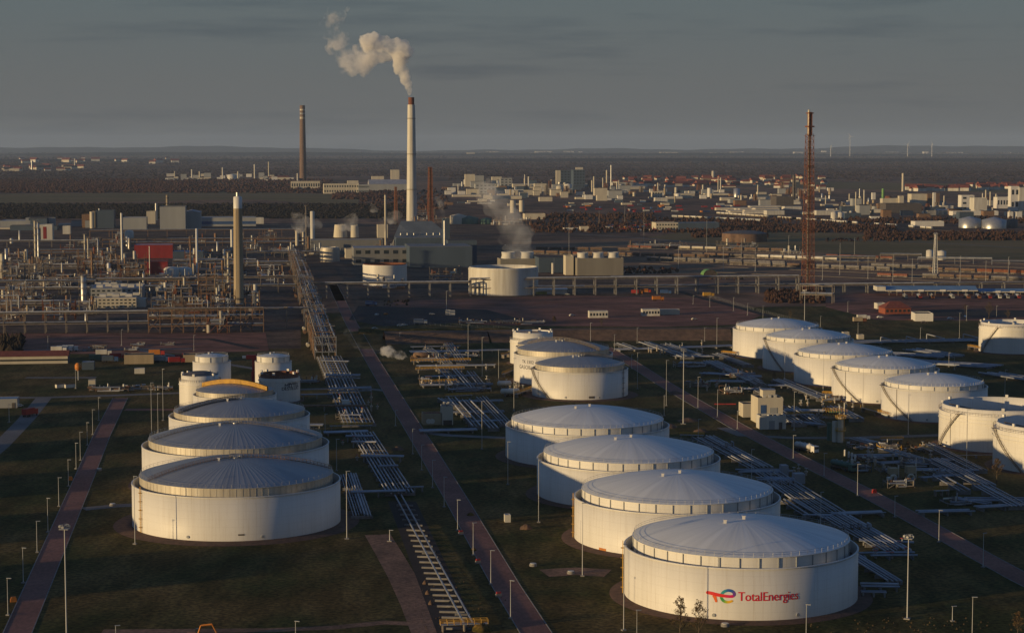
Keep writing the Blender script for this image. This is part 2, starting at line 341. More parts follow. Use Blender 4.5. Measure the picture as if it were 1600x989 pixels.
# site grass and yards
sheet('grass_ground', [(-500, 1150), (2100, 1150), (1900, 470), (-300, 500)], .010, GRASS)
sheet('plant_yard', [(-300, 545), (470, 545), (470, 512), (520, 470), (1000, 470), (1000, 352), (-300, 352)], .03, YARD)
sheet('red_gravel_yard', [(-300, 555), (300, 552), (420, 548), (415, 520), (-300, 522)], .05, REDG)
sheet('red_gravel_yard', [(560, 497), (900, 515), (1160, 507), (1190, 492), (1090, 466), (900, 462), (620, 470)], .05, REDG)
sheet('asphalt_yard', [(560, 478), (760, 484), (820, 500), (600, 510), (545, 500)], .07, ASPH)
sheet('truck_yard', [(1290, 480), (1370, 500), (1900, 504), (1900, 462), (1340, 458), (1290, 465)], .05, REDG)
sheet('asphalt_yard', [(1380, 494), (1900, 498), (1900, 486), (1440, 484)], .07, ASPH)
sheet('rail_yard_ground', [(800, 378), (1000, 372), (2000, 408), (2100, 452), (1000, 432), (800, 410)], .04, BALL)
sheet('green_field', [(1010, 371), (1120, 385), (1300, 396), (1450, 402), (1900, 414), (2000, 392), (1500, 372), (1300, 364), (1100, 358)], .06, FIELD)
sheet('green_field', [(-200, 322), (400, 312), (560, 322), (560, 305), (380, 300), (-200, 305)], .06, FIELD)
sheet('green_field', [(1180, 292), (1700, 305), (1800, 292), (1250, 284)], .06, FIELD)
sheet('green_field', [(500, 545), (800, 545), (1100, 535), (1150, 512), (700, 508), (520, 520)], .06, GRASS)
# roads
road_l = strip('brick_road', [(18, 1010), (27, 989), (80, 866), (132, 745), (159, 680), (178, 642), (188, 622)], 6.8, .03, ROADR, True)
road_m = strip('brick_road', [(850, 1010), (838, 989), (791, 915), (743, 832), (713, 780), (662, 695), (628, 640), (604, 600), (580, 560), (560, 525), (546, 500), (533, 472), (520, 445)], 7.6, .03, ROADR, True)
road_r = strip('brick_road', [(1700, 955), (1600, 905), (1530, 867), (1475, 836), (1410, 800), (1350, 768), (1290, 738), (1220, 702), (1150, 665), (1075, 622), (1035, 598), (985, 566), (945, 543)], 7.8, .03, ROADR, True)
strip('concrete_road', [(-30, 722), (0, 697), (40, 656), (68, 622)], 7.5, .03, ROADG)
strip('concrete_road', [(-60, 622), (70, 621), (170, 618), (330, 612), (560, 606), (620, 612)], 6, .026, ROADG)
strip('service_road', [(640, 672), (700, 680), (790, 684)], 6, .026, ROADG)
strip('service_road', [(195, 640), (260, 640), (330, 640)], 7, .026, ROADR)
strip('service_road', [(130, 795), (180, 790), (225, 788)], 6, .026, ROADG)
strip('service_road', [(1130, 668), (1160, 680), (1240, 684), (1330, 684), (1400, 682), (1460, 680), (1560, 676)], 6, .026, ROADG)
strip('service_road', [(850, 895), (900, 892), (950, 895)], 10, .026, DIRT)
strip('concrete_road', [(-100, 545), (0, 548), (300, 545)], 6, .10, ROADG)
strip('asphalt_road', [(1500, 1095), (1240, 505), (1160, 482), (1085, 463), (1060, 455)][1:], 7, .09, ASPH)
strip('asphalt_road', [(400, 545), (330, 530), (200, 528)], 6, .09, ASPH)
strip('dirt_track', [(590, 835), (605, 860), (628, 900), (650, 945), (668, 989), (690, 1030)], 8, .022, DIRT)
strip('dirt_track', [(665, 975), (600, 972), (520, 980), (420, 984), (300, 985), (160, 986)], 4, .018, DIRT)
strip('dirt_track', [(40, 590), (110, 590), (150, 590)], 6, .022, ROADG)
# rail yard road and pale distant roads
strip('concrete_road', [(900, 366), (1000, 372), (1110, 381), (1200, 384)], 9, .12, ROADG)
strip('concrete_road', [(1300, 374), (1450, 379), (1600, 388), (1800, 398)], 8, .12, ROADG)
strip('concrete_road', [(-100, 304), (200, 300), (420, 306)], 10, .12, ROADG)
strip('concrete_road', [(700, 298), (900, 303), (1200, 304), (1700, 330)], 14, .12, ROADG)
strip('concrete_road', [(200, 545), (300, 560), (420, 580)], 5, .10, ROADG)
# gravel rings and embankment
def embankment(name, pts, hgt, wd, m, z=0):
    q = [Vector(P(*p)) for p in pts]; b = MB()
    for i in range(len(q)-1):
        a, c = q[i], q[i+1]; d = (c-a).normalized(); nn = Vector((-d.y, d.x))
        for s0, s1, h0, h1 in ((-wd/2, -wd*.15, z, hgt), (-wd*.15, wd*.15, hgt, hgt), (wd*.15, wd/2, hgt, z)):
            b.add([(*(a+nn*s0), h0), (*(c+nn*s0), h0), (*(c+nn*s1), h1), (*(a+nn*s1), h1)], [(0, 1, 2, 3)])
    return structure(b.build(name, m))
embankment('earth_bank', [(600, 534), (760, 532), (900, 529), (1060, 528), (1140, 528), (1175, 520)], 6, 34, SOIL)
embankment('earth_bank', [(560, 520), (700, 519), (860, 519)], 2.5, 16, GRASS)

# ================================================================== storage tanks
TANKS = {}
class Tank: pass
def tank_geo(xl, xr, yb, yt):
    xm = (xl+xr)/2; fx, fy = P(xm, yb)
    R = msz(xr-xl, fy)/2
    for _ in range(5): R = msz(xr-xl, fy*(1+R/math.hypot(fx, fy)))/2
    d = math.hypot(fx, fy); k = (d+R)/d
    h = zat(fy, yt)
    t = Tank(); t.x = fx*k; t.y = fy*k; t.R = R; t.h = h; t.d = d
    return t
def handrail(b, R, z, n, hh=1.1, a0=0, a1=2*PI, r=.045, mi=0, cx=0, cy=0):
    k = n
    for i in range(k+1):
        a = a0+(a1-a0)*i/k
        if i < k or a1-a0 < 2*PI-.01: b.tube((cx+R*math.cos(a), cy+R*math.sin(a), z), (cx+R*math.cos(a), cy+R*math.sin(a), z+hh), r, 4, mi, cap=False)
        if i < k:
            a2 = a0+(a1-a0)*(i+1)/k
            for zz in (hh, hh*.55): b.tube((cx+R*math.cos(a), cy+R*math.sin(a), z+zz), (cx+R*math.cos(a2), cy+R*math.sin(a2), z+zz), r, 4, mi, cap=False)
def spiral_stair(t, R, h, a0, a1, parent, m=FRAME):
    """straight-treaded stair climbing the wall from angle a0 (bottom) to a1 (top)"""
    b = MB(); n = max(10, int(h/.45)); wd = .9
    for i in range(n):
        f = (i+.5)/n; a = a0+(a1-a0)*f; z = h*f
        b.box((R+.1+wd/2)*math.cos(a), (R+.1+wd/2)*math.sin(a), z, wd, abs(a1-a0)*R/n*1.25, .12, a)
    for rr in (R+.12, R+wd+.12):
        k = 12; pts = [(rr*math.cos(a0+(a1-a0)*i/k), rr*math.sin(a0+(a1-a0)*i/k), h*i/k) for i in range(k+1)]
        b.path([(x, y, z-.05) for x, y, z in pts], .14, 4)
        if rr > R+.5:
            b.path([(x, y, z+1.1) for x, y, z in pts], .07, 4)
            for x, y, z in pts: b.tube((x, y, z), (x, y, z+1.1), .06, 4)
    b.box((R+.7)*math.cos(a1), (R+.7)*math.sin(a1), h-.1, 1.6, 2.6, .12, a1)
    return b.build('spiral_stair', m, parent)
def ang_px(t, px, py):
    """angle on the tank wall seen at this photo pixel, plus its height"""
    dx = (px-CX)/F; v = (CY-py)/F; D = Vector((dx, CT+v*ST, -ST+v*CT)); O = Vector((0, 0, HCAM))
    ox, oy = -t.x, -t.y; a = D.x**2+D.y**2; b = 2*(ox*D.x+oy*D.y); c = ox*ox+oy*oy-t.R**2
    k = (-b-math.sqrt(max(0, b*b-4*a*c)))/(2*a)
    return math.atan2(k*D.y-t.y, k*D.x-t.x), HCAM+k*D.z
def cup_tank(key, xl, xr, yb, yt, label, metal=False, ringh=None, rin=.925, rise=.155, seams=36, stair=None, drain=None, group=None, gravel=4.0, hatch=True, walk=None):
    t = tank_geo(xl, xr, yb, yt); TANKS[key] = t; R, h = t.R, t.h
    o = thing('storage_tank', label, 'storage tank', (t.x, t.y), 0, group); t.o = o
    wm = WHITE; Ri = R*rin; rh = ringh or (.075*R if not metal else .10*R)
    seg = 96
    b = MB().rev(0, 0, [(R, .35), (R, h), (R-.3, h), (R-.3, h-3.2)], seg, 0, False)
    for p in range(len(b.sm)): b.sm[p] = (p < seg)
    b.rev(0, 0, [(R+.16, h-.28), (R+.16, h-.1), (R, h-.1)], seg, 0, False)
    b.build('outer_wall', wm, o)
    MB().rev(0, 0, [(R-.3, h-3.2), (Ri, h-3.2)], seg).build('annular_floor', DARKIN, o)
    b = MB().rev(0, 0, [(Ri, h-3.2), (Ri, h+rh)], seg, 0, True); b.rev(0, 0, [(Ri+.2, h+rh-.15), (Ri+.2, h+rh), (Ri, h+rh+.02)], seg, 0, False)
    if not metal:
        for i in range(seams):
            a = 2*PI*i/seams+.05; b.box((Ri+.12)*math.cos(a), (Ri+.12)*math.sin(a), h-1.2, .24, .22, rh+1.0, a, 1)
    else:
        for i in range(96):
            a = 2*PI*i/96; b.box((Ri+.03)*math.cos(a), (Ri+.03)*math.sin(a), h-1.5, .06, .10, rh+1.35, a, 0)
    b.build('inner_wall', [RINGM if metal else wm, GREYC], o)
    prof = []; K = 14; hd = Ri*rise; rs = (Ri*Ri+hd*hd)/(2*hd); th = math.asin(Ri/rs)
    for i in range(K+1):
        a = th*(1-i/K*.995); prof.append((rs*math.sin(a), h+rh+hd-rs*(1-math.cos(a))))
    b = MB().rev(0, 0, prof, 96, 0, True, False, True); b.build('dome_roof', DOMEM if metal else DOMEW, o)
    t.dome = (rs, h+rh+hd)
    b = MB(); handrail(b, Ri-.25, h+rh+.05, 72, 1.15, r=.035); b.build('handrail', STEEL, o)
    if hatch:
        dz = lambda r: h+rh+hd-rs*(1-math.cos(math.asin(r/rs)))
        for rr, a, s in ((Ri*.03, .3, .7), (Ri*.22, -2.4, .7)):
            MB().box(0, 0, 0, s, s, .9).box(0, 0, .9, s+.3, s+.3, .12).build('roof_hatch', WHITE, o, (rr*math.cos(a), rr*math.sin(a), dz(rr)-.1))
        if metal: b = MB(); b.rev(0, 0, [(1.2, dz(1.2)-.05), (1.2, dz(1.2)+.3)], 16, 0, True, False, True); handrail(b, 2.2, dz(2.2), 10, 1.1); b.build('apex_platform', STEEL, o)
    if stair:
        a0, _ = ang_px(t, *stair[0]); a1, _ = ang_px(t, *stair[1]); spiral_stair(t, R, h+.2, a0, a1, o)
    if drain:
        for px, py in drain:
            a, _ = ang_px(t, px, py); MB().box((R+.035)*math.cos(a), (R+.035)*math.sin(a), .5, .06, .3, h-.7, a).build('drain_pipe', DSTEEL, o)
    if walk:   # arched walkway over the dome: (angle of foot, second foot angle or None, material, height)
        a0, a1, wmt, wh = walk; b = MB(); n = 26
        def dzz(r): return h+rh+hd-rs*(1-math.cos(math.asin(min(.999, abs(r)/rs))))
        ends = [(a0, 1.0), (a1, 1.0)] if a1 is not None else [(a0, 1.0)]
        for ae, _ in ends:
            for i in range(n):
                r0, r1 = Ri*(1-i/n), Ri*(1-(i+1)/n)
                for sd in (-.5, .5):
                    def pt(r, zz): return (r*math.cos(ae)-sd*math.sin(ae), r*math.sin(ae)+sd*math.cos(ae), dzz(r)+zz)
                    tk_ = .5 if wh == 1.25 else 1.0; b.tube(pt(r0, .3), pt(r1, .3), .15*tk_, 4); b.tube(pt(r0, wh), pt(r1, wh), .08*tk_, 4); b.tube(pt(r0, wh*.6), pt(r1, wh*.6), .06*tk_, 4)
                    b.tube(pt(r0, .1), pt(r0, wh), .08*tk_, 4)
                    if wmt is YEL: b.add([pt(r0, .3), pt(r1, .3), pt(r1, wh), pt(r0, wh)], [(0, 1, 2, 3)])
                rm = (r0+r1)/2
                if wh != 1.25: b.box(rm*math.cos(ae), rm*math.sin(ae), dzz(rm)+.35, Ri/n, .7, .05, ae)
        b.build('roof_walkway', wmt, o)
    b = MB().rev(0, 0, [(R+gravel, .05), (R+gravel*.6, .34), (R-.2, .36)], 64, 0, True); b.build('gravel_ring', GRAV, o)
    for a in (-1.2, -1.9, 2.6): MB().tube((R*math.cos(a), R*math.sin(a), 1.4), ((R+.25)*math.cos(a), (R+.25)*math.sin(a), 1.4), .45, 10).build('manhole', GREYC, o)
    return t
# the near right row of white tanks
cup_tank('T1', 975, 1337, 971, 888, 'nearest large white tank, with the red company lettering on its wall', group='large white domed tanks in the right row')
cup_tank('T2', 897, 1217, 873, 803, 'large white tank just behind the lettered one, low orange plate near its foot', group='large white domed tanks in the right row')
cup_tank('T3', 839, 1124, 797, 737, 'large white tank, third in the right row counted from the lettered one', group='large white domed tanks in the right row')
cup_tank('T4', 790, 1045, 733, 681, 'large white tank at the far end of the right row, nearest the silver domed ones', group='large white domed tanks in the right row')
# silver domed pair in the middle
cup_tank('T6', 803, 957, 604, 559, 'silver domed tank with faint lettering, half hidden behind the dark doored one', metal=True, walk=(R_(-40), R_(140), FRAME, 1.6), gravel=3)
cup_tank('T5', 831, 981, 626, 583, 'silver domed tank with a small dark wall opening, front of the middle cluster', metal=True, stair=((860, 618), (833, 576)), walk=(R_(20), None, FRAME, 1.5), drain=[(841, 600)], gravel=5)
# left row
cup_tank('T9', 210, 532, 847, 777, 'nearest silver domed tank of the left row', metal=True, ringh=2.3, stair=None, walk=(R_(10), R_(215), FRAME2, 1.25), gravel=6, group='silver domed tanks in the left row')
cup_tank('T10', 225, 514, 779, 714, 'second silver domed tank of the left row, just behind the nearest', metal=True, ringh=2.3, walk=(R_(-12), R_(205), FRAME, 1.25), gravel=5, group='silver domed tanks in the left row')
cup_tank('T11', 266, 484, 713, 662, 'third silver domed tank of the left row, in front of the orange arched one', metal=True, ringh=2.0, walk=(R_(212), None, DSTEEL, 1.5), gravel=4, group='silver domed tanks in the left row')
cup_tank('T12', 303, 432, 657, 623, 'smaller tank crossed by a bright orange arched walkway', metal=True, ringh=2.0, rise=.14, walk=(R_(-25), R_(155), YEL, 2.0), gravel=3, hatch=False)
# right back row
cup_tank('T18', 1145, 1283, 562, 519, 'white domed tank at the far end of the right back row', gravel=3, seams=24, group='white domed tanks in the right back row')
cup_tank('T19', 1192, 1332, 583, 536, 'white domed tank second from the far end of the right back row', stair=((1226, 578), (1196, 545)), gravel=3, seams=24, group='white domed tanks in the right back row')
cup_tank('T20', 1241, 1398, 606, 562, 'middle white domed tank of the right back row, a shadow across its foot', gravel=3, seams=24, group='white domed tanks in the right back row')
cup_tank('T21', 1300, 1465, 632, 584, 'white domed tank second from the near end of the right back row', stair=((1345, 628), (1303, 583)), drain=[(1321, 600)], gravel=3, seams=24, group='white domed tanks in the right back row')
cup_tank('T22', 1377, 1540, 661, 611, 'nearest white domed tank of the right back row, stair down its left side', stair=((1427, 658), (1380, 606)), drain=[(1401, 630)], gravel=3, seams=24, group='white domed tanks in the right back row')
def open_tank(key, xl, xr, yb, yt, label, inner=.95, ringh=1.8, stair=None, drain=None, inm=DARKIN, wall=WHITE, group=None, floor=4.0, hoops=1, gravel=3, name='floating_roof_tank', detail=True):
    t = tank_geo(xl, xr, yb, yt); TANKS[key] = t; R, h = t.R, t.h
    o = thing(name, label, 'storage tank', (t.x, t.y), 0, group); t.o = o; seg = 80 if detail else 40
    b = MB().rev(0, 0, [(R, .3), (R, h)], seg, 0, True); b.rev(0, 0, [(R, h), (R*inner, h-.05)], seg, 0, False)
    for k in range(hoops): b.rev(0, 0, [(R, h-1.6-k*1.5), (R+.35, h-1.6-k*1.5), (R+.35, h-1.35-k*1.5), (R, h-1.35-k*1.5)], seg, 0, False)
    b.build('outer_wall', wall, o)
    Ri = R*inner
    b = MB().rev(0, 0, [(Ri, h-.05), (Ri, h+ringh), (Ri-.25, h+ringh), (Ri-.25, h-floor)], seg, 0, True); b.build('inner_wall', wall if inm is not RUST else inm, o)
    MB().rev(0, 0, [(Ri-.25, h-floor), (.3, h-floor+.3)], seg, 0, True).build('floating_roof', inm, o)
    if detail:
        b = MB(); handrail(b, R+.1, h, 60, 1.1, r=.05); b.build('handrail', FRAME, o)
        b = MB()
        for a in (2.4, 2.9, -2.6, -1.75, -.6, .4, 1.2): b.box((Ri)*math.cos(a), Ri*math.sin(a), h+ringh-.1, .9, 1.1, 1.1, a)
        b.build('foam_pourers', wall, o)
        b = MB(); b.tube((-Ri*.9, 0, h+ringh), (Ri*.3, -Ri*.2, h-floor+.6), .25, 4); b.build('rolling_ladder', FRAME, o)
    if stair:
        a0, _ = ang_px(t, *stair[0]); a1, _ = ang_px(t, *stair[1]); spiral_stair(t, R, h+.2, a0, a1, o)
    if drain:
        for px, py in drain:
            a, _ = ang_px(t, px, py); MB().box((R+.035)*math.cos(a), (R+.035)*math.sin(a), .5, .06, .26, h-.7, a).build('drain_pipe', DSTEEL, o)
    MB().rev(0, 0, [(R+gravel, .05), (R+gravel*.6, .3), (R-.2, .32)], 48, 0, True).build('gravel_ring', GRAV, o)
    return t
open_tank('T23', 1468, 1652, 709, 652, 'cream open top tank, left one of the two overlapping rims', stair=((1470, 668), (1500, 648)), drain=[(1485, 680), (1511, 680)], ringh=2.4, hoops=2, group='open top tanks at the right edge')
open_tank('T24', 1553, 1745, 744, 682, 'open top tank cut by the right edge, stair on its bright wall', stair=((1600, 730), (1556, 668)), ringh=2.2, hoops=2, group='open top tanks at the right edge')
open_tank('T25', 1530, 1628, 554, 513, 'far open top tank at the right edge, beyond the dark pipe tracks', stair=((1535, 530), (1560, 510)), ringh=2.2, group='open top tanks at the right edge')
open_tank('T13', 281, 345, 640, 598, 'narrow white tank with a dark slatted top, left of the orange arch', inner=.9, ringh=2.8, inm=DARKIN, floor=-1.5, wall=WHITE, gravel=2)
open_tank('T16', 405, 469, 630, 592, 'narrow white tank with rusty rim and dark lettering, right of the orange arch', inner=.93, ringh=1.8, inm=RUST, floor=2.0, gravel=2)
cup_tank('T14', 302, 361, 612, 567, 'small white cone roofed tank behind the slatted top one', ringh=2.6, rin=.86, seams=8, gravel=2, rise=.12)
cup_tank('T15', 399, 456, 612, 567, 'small white cone roofed tank behind the rusty rimmed one', ringh=2.6, rin=.88, seams=8, gravel=2, rise=.12)
# slatted cover on the narrow left tank
t_ = TANKS['T13']; MB().rev(0, 0, [(t_.R*.88, t_.h+2.85), (t_.R*.5, t_.h+4.0), (.2, t_.h+4.4)], 36, 0, False).build('slatted_cover', DSTEEL, t_.o)
open_tank('T7', 797, 868, 571, 533, 'pale tank with a round railed top at the back of the middle cluster', inner=.88, ringh=4.2, floor=-3.5, inm=GREYC, gravel=2)
cup_tank('T8', 806, 890, 590, 545, 'silver topped tank squeezed between the lettered and the railed one', metal=True, ringh=1.6, rise=.2, gravel=2)
# tanks off the left edge, whose long shadows band the grass and the road
for i, (x, y) in enumerate([(-262, 478), (-282, 556), (-292, 640), (-302, 722), (-322, 806)]):
    o = thing('storage_tank', 'white tank standing left of the picture', 'storage tank', (x, y), 0, 'tanks beyond the left edge')
    b = MB().rev(0, 0, [(23, 0), (23, 15.5), (.1, 18.0)], 48, 0, True); b.build('outer_wall', WHITE, o)
    if i == 0: pass
# ---------------------------------------------------------------- lettering and emblem on the tanks
def text_mesh(body, size):
    cu = bpy.data.curves.new('lettering', 'FONT'); cu.body = body; cu.size = size; cu.resolution_u = 3
    ob = bpy.data.objects.new('lettering', cu); C.objects.link(ob)
    bpy.context.view_layer.update()
    me = bpy.data.meshes.new_from_object(ob.evaluated_get(bpy.context.evaluated_depsgraph_get()))
    vs = [(v.co.x, v.co.y) for v in me.vertices]; fs = [tuple(p.vertices) for p in me.polygons]
    bpy.data.objects.remove(ob); bpy.data.curves.remove(cu); bpy.data.meshes.remove(me)
    return vs, fs
def wall_text(t, body, x0, x1, ybase, m, name='lettering', off=.05, squash=1.0, bold=0.0):
    vs, fs = text_mesh(body, 1.0); wmax = max(v[0] for v in vs); wmin = min(v[0] for v in vs)
    a0, z0 = ang_px(t, x0, ybase); a1, _ = ang_px(t, x1, ybase)
    sc_ = (a1-a0)*t.R/(wmax-wmin); b = MB()
    Rr = t.R+off
    for k, dx in enumerate((0.0, bold, -bold) if bold else (0.0,)):
        rr = Rr+.006*k
        pts = [(rr*math.cos(a0+((vx-wmin)*sc_+dx)/t.R), rr*math.sin(a0+((vx-wmin)*sc_+dx)/t.R), z0+vy*sc_*squash) for vx, vy in vs]
        b.add(pts, fs)
    o = b.build(name, m, t.o)
    return o
T1 = TANKS['T1']
SIGNR = mat('sign_red', (.64, .018, .04), (.62, .018, .04), .5)
wall_text(T1, 'TotalEnergies', 1153.5, 1247, 938, SIGNR, squash=1.15, bold=.05)
EM = bpy.data.materials.new('emblem_paint'); EM.use_nodes = True
va = EM.node_tree.nodes.new('ShaderNodeVertexColor'); va.layer_name = 'Col'
EM.node_tree.links.new(va.outputs[0], EM.node_tree.nodes['Principled BSDF'].inputs['Base Color'])
EM.node_tree.nodes['Principled BSDF'].inputs['Roughness'].default_value = .5
def emblem():
    cols = []; b = MB()
    def sp(pts, n=8):      # catmull-rom
        o = []
        for i in range(len(pts)-1):
            p0, p1, p2, p3 = pts[max(i-1, 0)], pts[i], pts[i+1], pts[min(i+2, len(pts)-1)]
            for k in range(n):
                s = k/n; o.append(tuple(.5*((2*p1[j])+(-p0[j]+p2[j])*s+(2*p0[j]-5*p1[j]+4*p2[j]-p3[j])*s*s+(-p0[j]+3*p1[j]-3*p2[j]+p3[j])*s**3) for j in range(len(p1))))
        o.append(tuple(pts[-1])); return o
    def stroke(pts, off):
        q = sp(pts); Rr = T1.R+off
        W = []
        for i, p in enumerate(q):
            a = q[max(0, i-1)]; c = q[min(len(q)-1, i+1)]; dx, dy = c[0]-a[0], c[1]-a[1]; l = math.hypot(dx, dy) or 1
            nx, ny = -dy/l*p[2]/2, dx/l*p[2]/2
            W.append(((p[0]+nx, p[1]+ny), (p[0]-nx, p[1]-ny), p[3:6]))
        for i in range(len(W)-1):
            vs = []
            for (x, y) in (W[i][0], W[i][1], W[i+1][1], W[i+1][0]):
                a, z = ang_px(T1, 1080+x/8, 880+y/8); vs.append((Rr*math.cos(a), Rr*math.sin(a), z))
            b.add(vs, [(0, 1, 2, 3)]); cols.extend([W[i][2]]*2+[W[i+1][2]]*2)
    red = (.70, .02, .02); mag = (.60, .01, .12); org = (.75, .12, .01); pur = (.14, .05, .30); blu = (.02, .10, .38); tea = (.02, .28, .33); grn = (.05, .30, .08); lim = (.30, .42, .03); yel = (.75, .42, .02)
    stroke([(372, 400, 34, *tea), (378, 430, 34, *grn), (398, 460, 34, *grn), (430, 478, 34, *lim), (470, 480, 32, *yel), (508, 468, 28, *yel)], .04)
    stroke([(535, 400, 36, *pur), (536, 370, 36, *pur), (510, 345, 36, *blu), (462, 335, 36, *blu), (415, 348, 36, *tea), (385, 375, 34, *tea), (374, 400, 30, *tea)], .055)
    stroke([(282, 392, 44, *org), (298, 425, 38, *org), (312, 468, 30, *org)], .048)
    stroke([(205, 360, 40, *red), (260, 372, 42, *red), (320, 388, 42, *red), (400, 402, 38, *red), (470, 410, 36, *mag), (515, 408, 36, *mag), (538, 392, 32, *pur)], .065)
    for (x, y, r, c) in ((205, 360, 20, red), (312, 468, 15, org), (508, 468, 14, yel), (538, 392, 15, pur)):
        vs = []
        for i in range(12):
            a, z = ang_px(T1, 1080+(x+r*math.cos(i*PI/6))/8, 880+(y+r*math.sin(i*PI/6))/8); vs.append(((T1.R+.07)*math.cos(a), (T1.R+.07)*math.sin(a), z))
        b.add(vs, [tuple(range(12))]); cols.extend([c]*12)
    o = b.build('emblem', EM, T1.o); o['label'] = 'company emblem of coloured swirling strokes'
    ca = o.data.color_attributes.new('Col', 'FLOAT_COLOR', 'POINT')
    for i, c in enumerate(cols): ca.data[i].color = (*c, 1)
emblem()
def wall_patch(t, x0, y0, x1, y1, m, name, parent=None, off=.06, label=None):
    b = MB(); Rr = t.R+off; n = 4; vs = []
    for i in range(n+1):
        for yy in (y0, y1):
            a, _ = ang_px(t, x0+(x1-x0)*i/n, (y0+y1)/2); _, z = ang_px(t, (x0+x1)/2, yy); vs.append((Rr*math.cos(a), Rr*math.sin(a), z))
    b.add(vs, [(2*i, 2*i+1, 2*i+3, 2*i+2) for i in range(n)])
    return b.build(name, m, t.o, None, label)
wall_patch(TANKS['T2'], 936, 856, 947, 860.5, ORANGE, 'orange_plate')
wall_patch(TANKS['T5'], 920, 619, 929, 622.5, DSTEEL, 'inlet_opening')
wall_patch(TANKS['T9'], 372, 834, 382, 836.5, DSTEEL, 'inlet_opening')
def ladder(t, px, py, m=FRAME, nm='ladder'):
    a, _ = ang_px(t, px, py); b = MB(); R = t.R
    for s in (-.35, .35):
        x, y = (R+.45)*math.cos(a)-s*math.sin(a), (R+.45)*math.sin(a)+s*math.cos(a); b.tube((x, y, .5), (x, y, t.h+1), .08, 4)
    for k in range(int(t.h/.6)): b.box((R+.45)*math.cos(a), (R+.45)*math.sin(a), .6+k*.6, .12, .7, .08, a)
    for k in range(5): b.box((R+.5)*math.cos(a), (R+.5)*math.sin(a), 2+k*(t.h-3)/4, 1.0, 1.0, .10, a)
    b.build(nm, m, t.o)
ladder(TANKS['T9'], 221.5, 800, YEL); ladder(TANKS['T1'], 975.6, 900, YEL); ladder(TANKS['T2'], 897.6, 830, YEL); ladder(TANKS['T5'], 973, 600, DSTEEL)
wall_text(TANKS['T6'], 'TK 3302', 816, 834, 567, TEXTD); wall_text(TANKS['T6'], 'GASOIL', 812, 830, 575, TEXTD)
wall_text(TANKS['T16'], 'TK 3112', 450, 462.5, 601.5, TEXTD, bold=.05); wall_text(TANKS['T16'], 'MITTEL', 445, 466, 605.8, TEXTD, bold=.05); wall_text(TANKS['T16'], 'DESTILLAT', 440.5, 466, 610, TEXTD, bold=.05)
# ================================================================== lamp posts and masts
def lamp_post_parts(h, thick, head):
    o = bpy.data.objects.new('lamp_post', None); C.objects.link(o)
    MB().cyl(0, 0, .3, h, .10*thick, .06*thick, 8).build('pole', POLEM, o)
    MB().box(0, 0, 0, .9*thick, .9*thick, .35).build('concrete_base', CONC, o)
    if head == 'lamp':
        b = MB(); b.box(.45, 0, h-.05, 1.3, .34, .16); b.build('lamp_head', GREYC, o)
    else:
        b = MB(); b.box(0, 0, h-.1, 2.2, 1.6, .15); handrail(b, 1.1, h+.05, 8, .9, r=.04); b.build('top_platform', GREYC, o)
        for a in range(4): MB().box(1.1*math.cos(a*PI/2), 1.1*math.sin(a*PI/2), h+.3, .55, .55, .5, a*PI/2).build('floodlight', STEEL, o)
    return o
POLEM = mat('pale_pole_paint', (.62, .62, .60), (.48, .47, .45), .5, scale=.3, streak=True)
def add_post(px, yb, yt, label, group=None, thick=1.0, head='lamp', rot=None):
    x, y = P(px, yb); h = zat(y, yt)
    o = lamp_post_parts(h, thick, head); o.location = (x, y, 0); o.rotation_euler = (0, 0, random.uniform(-.5, .5) if rot is None else rot)
    tag(o, label, 'lamp post', group); return o
G1 = 'lamp posts along the left red road'
n_ = ['nearest the bottom edge', 'second from the bottom edge', 'third from the bottom edge', 'fourth from the bottom edge', 'fifth from the bottom edge', 'sixth from the bottom edge', 'seventh from the bottom edge', 'eighth from the bottom edge', 'ninth from the bottom edge', 'tenth from the bottom edge', 'farthest from the bottom edge']
for i, (px, yb, yt) in enumerate([(12.5, 961, 903), (36.5, 910.6, 855.6), (58, 863, 814), (75, 831.5, 778), (92, 791, 746), (107, 759.7, 718), (119, 732.5, 692), (125.6, 719, 675), (136.5, 695.6, 660), (145, 679, 640), (154.5, 657, 621)]):
    add_post(px, yb, yt, 'slim lamp post left of the left red road, '+n_[i], G1, 1.0)
G2 = 'lamp posts along the middle red road'
for i, (px, yb, yt) in enumerate([(797.8, 966, 906.6), (766.9, 912.8, 859.7), (739.4, 867.5, 816.6), (715, 828.4, 780.6), (694, 791.9, 745), (676, 761.9, 719), (659, 734.7, 695), (645, 709.7, 670), (618, 665.6, 641)]):
    add_post(px, yb, yt, 'slim pale lamp post beside the middle red road, '+n_[min(i, 9)], G2)
G3 = 'lamp posts along the right red road'
for i, (px, yb, yt) in enumerate([(1536, 886, 833), (1466.9, 847, 797), (1398, 808, 775), (1339.7, 774.7, 725), (1287.5, 744, 708), (1239.4, 716.6, 680), (1152, 670, 642), (1121, 652, 609), (1090.5, 637, 589), (1041, 634, 563), (987, 576.5, 554)]):
    add_post(px, yb, yt, 'slim lamp post beside the right red road, '+['nearest the right edge', 'second', 'third', 'fourth', 'fifth', 'sixth', 'seventh', 'eighth', 'ninth', 'tenth', 'eleventh'][i]+(' from the right edge' if i else ''), G3)
